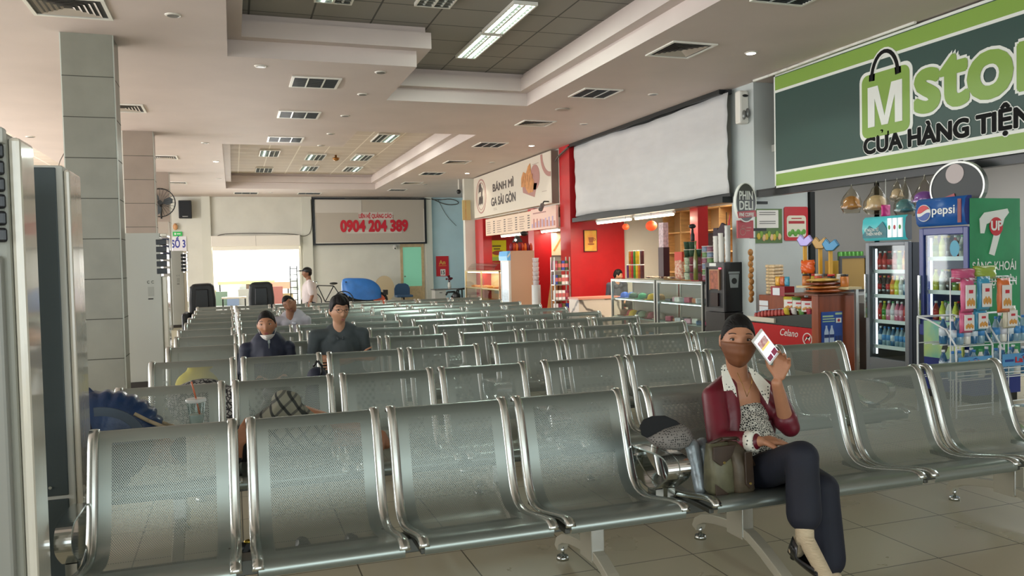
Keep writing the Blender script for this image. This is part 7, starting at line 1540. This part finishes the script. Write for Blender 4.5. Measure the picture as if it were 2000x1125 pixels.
blob('plaid_shirt', t, plaid('plaid_cloth'), [('c', kneeU+V((-.02, 0, .045)), kneeU+V((.02, -.01, .04)), .065, .06), ('c', kneeU+V((0, 0, .0)), V((.10, Y2-.02, .56)), .075, .11), ('c', kneeU, V((.42, Y2-.02, .55)), .072, .09), ('c', V((.10, Y2-.02, .54)), V((.42, Y2-.02, .54)), .10, .09), ('c', kneeU+V((-.04, -.05, .02)), V((.06, Y2-.12, .52)), .03, .03), ('c', kneeU+V((.05, -.05, .02)), V((.36, Y2-.12, .52)), .03, .03)], .009, 2)
blob('dark_clothes', t, mat('cloth_charcoal', '#1c1f22', .8, noise=.3, nscale=8, bump=.4), [('e', (-.14, Y2, .53), (.22, .17, .095)), ('e', hip, (.14, .16, .10)), ('c', hip+V((0, .06, 0)), V((.42, Y2+.08, .50)), .08, .065), ('c', (-.2, Y2-.12, .56), (-.03, Y2-.20, .50), .05, .046)], .01, 3)
# ---------------------------------------------------------- belongings
t = thing('ruffled_bag', 'dark blue quilted bag with scalloped edge and beige straps on the second-row seat', 'bag', (0, 0, 0)); Yb = 4.60
cen = aY(200, 850, Yb); b = B(); n = 44; rings_ = []
for layer, (k_, th) in enumerate(((1.0, .0), (1.0, .05), (.86, .09), (.60, .12), (.2, .13))):
    ring_ = []
    for i in range(n+1):
        a = math.radians(104-104*i/n); sc1 = 1+.055*abs(math.sin(i/n*PI*8))*(1 if layer < 2 else .3)
        r = k_*sc1*(.285-.0*i/n)
        ring_.append(V((cen.x+r*math.cos(a)*1.0, Yb-th, cen.z+r*math.sin(a)*.86-.03)))
    rings_.append(ring_)
rev = [[V((p.x, 2*Yb-p.y+.0, p.z)) for p in r] for r in rings_[1:]]
allr = rev[::-1]+rings_; m_ = len(allr); vs = [p for r in allr for p in r]
b.add(vs, [(j*(n+1)+i, j*(n+1)+i+1, (j+1)*(n+1)+i+1, (j+1)*(n+1)+i) for j in range(m_-1) for i in range(n)], smooth=True)
bb = b.build('ruffle', mat('quilted_blue', '#16335a', .35, noise=.25, nscale=9, bump=.5), t)
blob('pouch', t, mat('bag_navy', '#10182c', .7), [('e', cen+V((.02, 0, -.10)), (.20, .11, .16)), ('e', cen+V((.10, -.01, -.06)), (.14, .10, .12)), ('e', cen+V((-.02, 0, .03)), (.16, .08, .10))], .01, 3)
b = B(); P = [cen+V((.19*math.cos(a)*1.05, -.118-.0, .19*math.sin(a)*.9-.03)) for a in [math.radians(95-85*i/14) for i in range(15)]]; b.sweep(P, [(-.004,-.022),(.004,-.022),(.004,.022),(-.004,.022)], side=(0,1,0)); b.build('band', mat('band_grey', '#4c5866', .4, .3), t)
for dz, dy in ((0, -.10), (.03, .02)):
    P = [aY(262, 808-dz*300, Yb+dy), aY(290, 822-dz*300, Yb+dy), aY(330, 838-dz*250, Yb+dy), aY(365, 846-dz*200, Yb+dy), aY(390, 850-dz*100, Yb+dy)]
    B().tube(P, .010, n=8).build('strap', mat('strap_beige', '#a89a80', .7), t)
blob('tie', t, mat('quilted_blue2', '#1a2c50', .5), [('c', aY(172, 760, Yb), aY(200, 790, Yb), .012, .02), ('c', aY(170, 765, Yb), aY(172, 800, Yb), .012, .014)], .006, 2)
o = tag(B().box(-.10, -.09, 0, .10, .09, .25).build('foam_box', mat('foam_white', '#d8d4c8', .7), bevel=.01), 'white foam box on the second-row seat under the plastic cup', 'box'); cpx = aY(384, 822, 4.50); o.location = (cpx.x+.05, 4.50, .425)
t = thing('plastic_cup', 'clear plastic takeaway cup with flat lid and orange straw', 'cup', (cpx.x, 4.50, .676))
B().lathe([(.032, 0), (.034, .004), (.046, .125), (.047, .13)], n=24).build('cup', glassy('cup_clear', '#e8f0ee', .78, .08), t)
B().lathe([(.030, .004), (.038, .06), (.038, .064)], n=24).build('melted_ice', mat('ice_milky', '#b9c4c2', .2, alpha=.75), t)
b = B(); b.lathe([(.050, .128), (.052, .132), (.052, .142), (.047, .146)], n=24); b.build('lid', mat('lid_clear', '#d6dcda', .2, alpha=.6), t)
B().tube([(.022, 0, .03), (.0, 0, .15), (-.018, 0, .235)], .0045, n=8).build('straw', mat('straw_orange', '#c06a48', .4), t)
# bundle, caps and bags on rows three and four
leo2 = leopard('striped_black_cloth', '#15161a', '#8c8c88', 38)
t = tag(blob('patterned_bundle', None, leo2, [('e', V((-.22, 5.78, .60)), (.22, .14, .16)), ('e', V((-.02, 5.74, .56)), (.10, .12, .15)), ('e', V((-.10, 5.78, .50)), (.22, .16, .09))], .011, 3), 'black and white patterned cloth bundle lying on the third-row seats', 'cloth bundle')
t = tag(blob('black_cap', None, black_m, [('e', V((.26, 5.80, .62)), (.10, .10, .10)), ('e', V((.30, 5.70, .60)), (.13, .10, .015)), ('e', V((.26, 5.80, .52)), (.12, .12, .10))], .009, 3), 'black cap resting on a bundle on the third row', 'cap')
t = thing('backpack', 'dark navy backpack on the third row seat between two chairs', 'bag', (0, 0, 0)); blob('body', t, mat('bag_navy', '#10182c', .7), [('c', V((.53, 5.75, .53)), V((.53, 5.80, .72)), .10, .07)], .011, 3); B().tube([V((.50, 5.72, .80)), V((.53, 5.72, .84)), V((.56, 5.72, .80)), V((.55, 5.70, .74))], .008).build('handle', black_m, t)
yb_ = aY(384, 712, 6.95); t = tag(blob('yellow_bag', None, mat('plastic_yellow', '#d8c800', .7, noise=.12, nscale=8, bump=.4), [('e', V((yb_.x, 6.95, .55)), (.17, .12, .14)), ('c', V((yb_.x-.02, 6.95, .62)), V((yb_.x-.04, 6.95, .72)), .07, .03), ('c', V((yb_.x-.02, 6.95, .66)), V((yb_.x+.11, 6.95, .72)), .06, .025)], .01, 2), 'bright yellow plastic bag on the fourth-row seat at left', 'bag')
fl_ = aZ(478, 1062, .05); t = thing('sandal', 'black sandal with gold buckle on the floor behind the front bench', 'shoe', (fl_.x, fl_.y, 0)); blob('sole', t, black_m, [('c', (-.08, 0, .025), (.08, .02, .025), .03, .035)], .006, 2); B().ell((.02, .0, .06), (.025, .018, .012)).build('buckle', mat('gold_buckle', '#a8903a', .2, .9), t); B().sweep([(-.0, -.045, .02), (.02, -.03, .055), (.02, .03, .055), (0, .045, .02)], [(-.012,-.003),(.012,-.003),(.012,.003),(-.012,.003)], side=(1,0,0)).build('strap', black_m, t)
for k, (x, y) in enumerate(((.30, 4.35), (.55, 4.30))):
    t = thing('slipper', 'dark slipper on the floor before the second row, %s one' % ('left', 'right')[k], 'shoe', (x, y, 0)); blob('sole', t, mat('slipper_dark', '#26241f', .7), [('c', (0, .09, .018), (0, -.09, .018), .034, .042)], .007, 2); B().sweep([(-.045, -.03, .02), (-.02, -.03, .065), (.02, -.03, .065), (.045, -.03, .02)], [(-.03,-.004),(.03,-.004),(.03,.004),(-.03,.004)], side=(0,1,0)).build('strap', black_m, t)
t = tag(B().box(0, 0, 0, .09, .05, .012).build('tissue', white_m, bevel=.004), 'small white wrapper on the seat right of the woman', 'wrapper'); tp = aZ(1830, 918, .41); t.location = (tp.x, tp.y, .400)
# handbag beside the woman
t = thing('handbag', 'worn olive and brown leather handbag standing on the seat beside the woman', 'bag', (0, 0, 0)); Hc = aY(1420, 925, 3.22)
lea = mat('leather_olive', '#5c5a44', .5, noise=.3, nscale=14, bump=.3); leb = mat('leather_brown', '#3a2c20', .45, noise=.2, nscale=12)
def loft(secs, m=0):   # sections: (z, cx, cy, hw, hd)
    b = B(); n = 20; vs = []
    for z, cx_, cy_, hw, hd in secs:
        for i in range(n):
            a = 2*PI*i/n; ca, sa = math.cos(a), math.sin(a); e_ = .6
            vs.append((cx_+hw*math.copysign(abs(ca)**e_, ca), cy_+hd*math.copysign(abs(sa)**e_, sa), z))
    k = len(secs); b.add(vs, [(j*n+i, j*n+(i+1)%n, (j+1)*n+(i+1)%n, (j+1)*n+i) for j in range(k-1) for i in range(n)], m, True); b.add(vs[:n], [tuple(range(n-1, -1, -1))], m); b.add(vs[-n:], [tuple(range(n))], m); return b
zb_ = .405; bx, by = Hc.x, 3.22
loft([(zb_, bx-.035, by, .060, .050), (zb_+.02, bx-.04, by, .068, .058), (zb_+.12, bx-.045, by, .062, .055), (zb_+.20, bx-.05, by, .056, .035), (zb_+.235, bx-.05, by, .058, .016)]).build('body', lea, t)
loft([(zb_, bx+.055, by-.02, .050, .055), (zb_+.02, bx+.055, by-.02, .056, .062), (zb_+.13, bx+.045, by-.02, .048, .058), (zb_+.21, bx+.035, by-.01, .042, .035), (zb_+.235, bx+.03, by, .04, .018)]).build('front_pocket', mat('leather_taupe', '#4c4232', .5, noise=.25, nscale=14, bump=.3), t)
b = B(); b.prism([(bx+.035, zb_+.20), (bx+.075, zb_+.20), (bx+.085, zb_+.05), (bx+.062, zb_+.03), (bx+.040, zb_+.05)], by-.092, by-.080); b.build('flap_strap', leb, t, bevel=.003)
b = B(); b.cyl((bx+.062, by-.096, zb_+.055), (bx+.062, by-.091, zb_+.055), .006); b.cyl((bx-.055, by-.066, zb_+.155), (bx-.055, by-.056, zb_+.155), .006); b.build('stud', mat('brass_stud', '#b09a58', .3, .9), t)
B().prism([(bx-.10, zb_+.0), (bx-.10, zb_+.06), (bx-.02, zb_+.0)], by-.063, by-.055).build('trim_patch', leb, t, bevel=.002); b = B(); b.prism([(bx-.11, zb_+.23), (bx-.11, zb_+.17), (bx-.07, zb_+.14), (bx-.02, zb_+.17), (bx+.01, zb_+.23)], by-.062, by-.05); b.build('trim_patch', leb, t, bevel=.002)
B().tube([(bx-.10, by, zb_+.23), (bx-.04, by-.02, zb_+.255), (bx+.04, by-.02, zb_+.25), (bx+.08, by-.03, zb_+.21), (bx+.12, by-.04, zb_+.12)], .008).build('handle', leb, t)
# visor hat with patterned crown
t = thing('sun_visor', 'black-brimmed fabric sun hat with grey dotted band on the armrests', 'hat', (0, 0, 0)); hx = aY(1312, 862, 3.36)
brim = [aY(x, y, 3.34) for x, y in ((1254, 850), (1251, 832), (1258, 820), (1275, 813), (1300, 812), (1322, 822), (1334, 832), (1310, 838), (1285, 846), (1265, 856))]
n = len(brim); b = B(); vs = brim+[p+V((0, .012, 0)) for p in brim]; b.add(vs, [tuple(range(n)), tuple(range(2*n-1, n-1, -1))]+[(i, (i+1)%n, n+(i+1)%n, n+i) for i in range(n)]); b.build('brim', mat('brim_black', '#0c0f12', .8), t, bevel=.004)
dg_ = dots('dotted_grey_cloth', '#77736e', '#1a1a1c', 90, .30)
cr_ = [aY(x, y, 3.33) for x, y in ((1268, 856), (1300, 838), (1334, 828), (1348, 840), (1356, 856), (1345, 872), (1325, 880), (1296, 878), (1282, 872))]
mid_ = sum(cr_, V((0, 0, 0)))/len(cr_); n = len(cr_); b = B(); vs = [p+V((0, .05, 0)) for p in cr_]+[p for p in cr_]+[mid_.lerp(p, .6)+V((0, -.045, 0)) for p in cr_]+[mid_+V((0, -.055, 0))]
b.add(vs, [(i, (i+1)%n, n+(i+1)%n, n+i) for i in range(n)]+[(n+i, n+(i+1)%n, 2*n+(i+1)%n, 2*n+i) for i in range(n)]+[(2*n+i, 2*n+(i+1)%n, 3*n) for i in range(n)]+[tuple(range(n-1, -1, -1))], smooth=True)
b.build('band', dg_, t)
# silvery folded umbrella / bag between armrest and handbag
t = thing('silver_bag', 'crumpled silvery grey bag squeezed between armrests and handbag', 'bag', (0, 0, 0))
s0_ = aY(1350, 905, 3.33); blob('bag', t, mat('silver_fabric', '#8d979c', .35, .3, noise=.15, nscale=12, bump=.5), [('c', aY(1352, 870, 3.36), aY(1368, 955, 3.30), .034, .030), ('c', aY(1372, 868, 3.40), aY(1380, 950, 3.34), .035, .03), ('c', aY(1345, 872, 3.36), aY(1372, 866, 3.40), .020, .022)], .006, 2)
# ================================================================ groups of look-alike things
GR = [('shelf of the grey fridge', 'bottles in the grey fridge'), ('shelf of the blue fridge', 'bottles in the blue fridge'), ('left water rack', 'bottles in the left water rack'), ('right water rack', 'bottles in the right water rack'),
      ('yoghurt', 'yoghurt bottles on the counter'), ('candy packet', 'candy packets on the dark shelf'), ('snack jar', 'snack jars on the tray'), ('wafer packet', 'wafer packets in a stack'), ('noodle cup on', 'instant noodle cups on the glass case'), ('round food tub', 'food tubs beside the coffee machine'),
      ('crisp tube in', 'crisp tubes on the left glass case'), ('shelf of the left glass case', 'caps in the left glass case'), ('of the left glass case', 'trinkets in the left glass case'), ('of the right glass case', 'trinkets in the right glass case'), ('flat snack pack', 'snack packs lying on the glass cases'),
      ('bread roll', 'bread rolls in the bread case'), ('snack box in', 'snack boxes in the bread case'), ('slim rack', 'packets on the slim rack'), ('pot on the beige', 'pots on the beige fridge'), ('booklet', 'booklets in the rack'), ('green drink can', 'green cans on the store shelf'), ('dried food pack', 'dried food packs on the wooden counter'),
      ('hat in a clear bag', 'bagged hats under the green sign'), ('downlight', 'round downlights in the ceiling'), ('air vent', 'square air vents in the ceiling'), ('three-bay', 'three-bay ceiling lights left of centre'), ('ceiling strip beside the shops', 'louvred lights beside the shops'), ('light in the far coffer', 'lights in the far coffer'),
      ('stall crate', 'stall crates outside'), ('awning sheet', 'awnings outside'), ('street tree', 'street trees outside'), ('paper lantern', 'paper lanterns in the middle shop'), ('paper cups', 'cup stacks on the coffee machine'), ('snack bag hanging', 'snack bags over the water racks'), ('wire rack of water', 'water racks'), ('snack bag peeking', 'snack bags over the water racks'),
      ('gift_topper', 'foil toppers'), ('paper boat shape', 'foil toppers over the snack jars'), ('candy pouch', 'candy pouches in the red box'), ('slipper', 'slippers under the second row'), ('massage chair', 'covered massage chairs'), ('glass display case of', 'glass display cases of the middle shop'), ('air conditioner', 'standing air conditioners'), ('fluorescent tube under', 'tubes under the white banner'), ('tube lamp under', 'tubes under the menu boards'), ('light left of the tiled', 'lights left of the tiled column'), ('snack bag standing left', 'snack bags beside the wooden counter')]
for o in C.objects:
    lb = o.get('label')
    if lb and not o.parent and (not o.get('group')):
        for k_, g_ in GR:
            if k_ in lb and 'lantern display' not in lb: o['group'] = g_; break
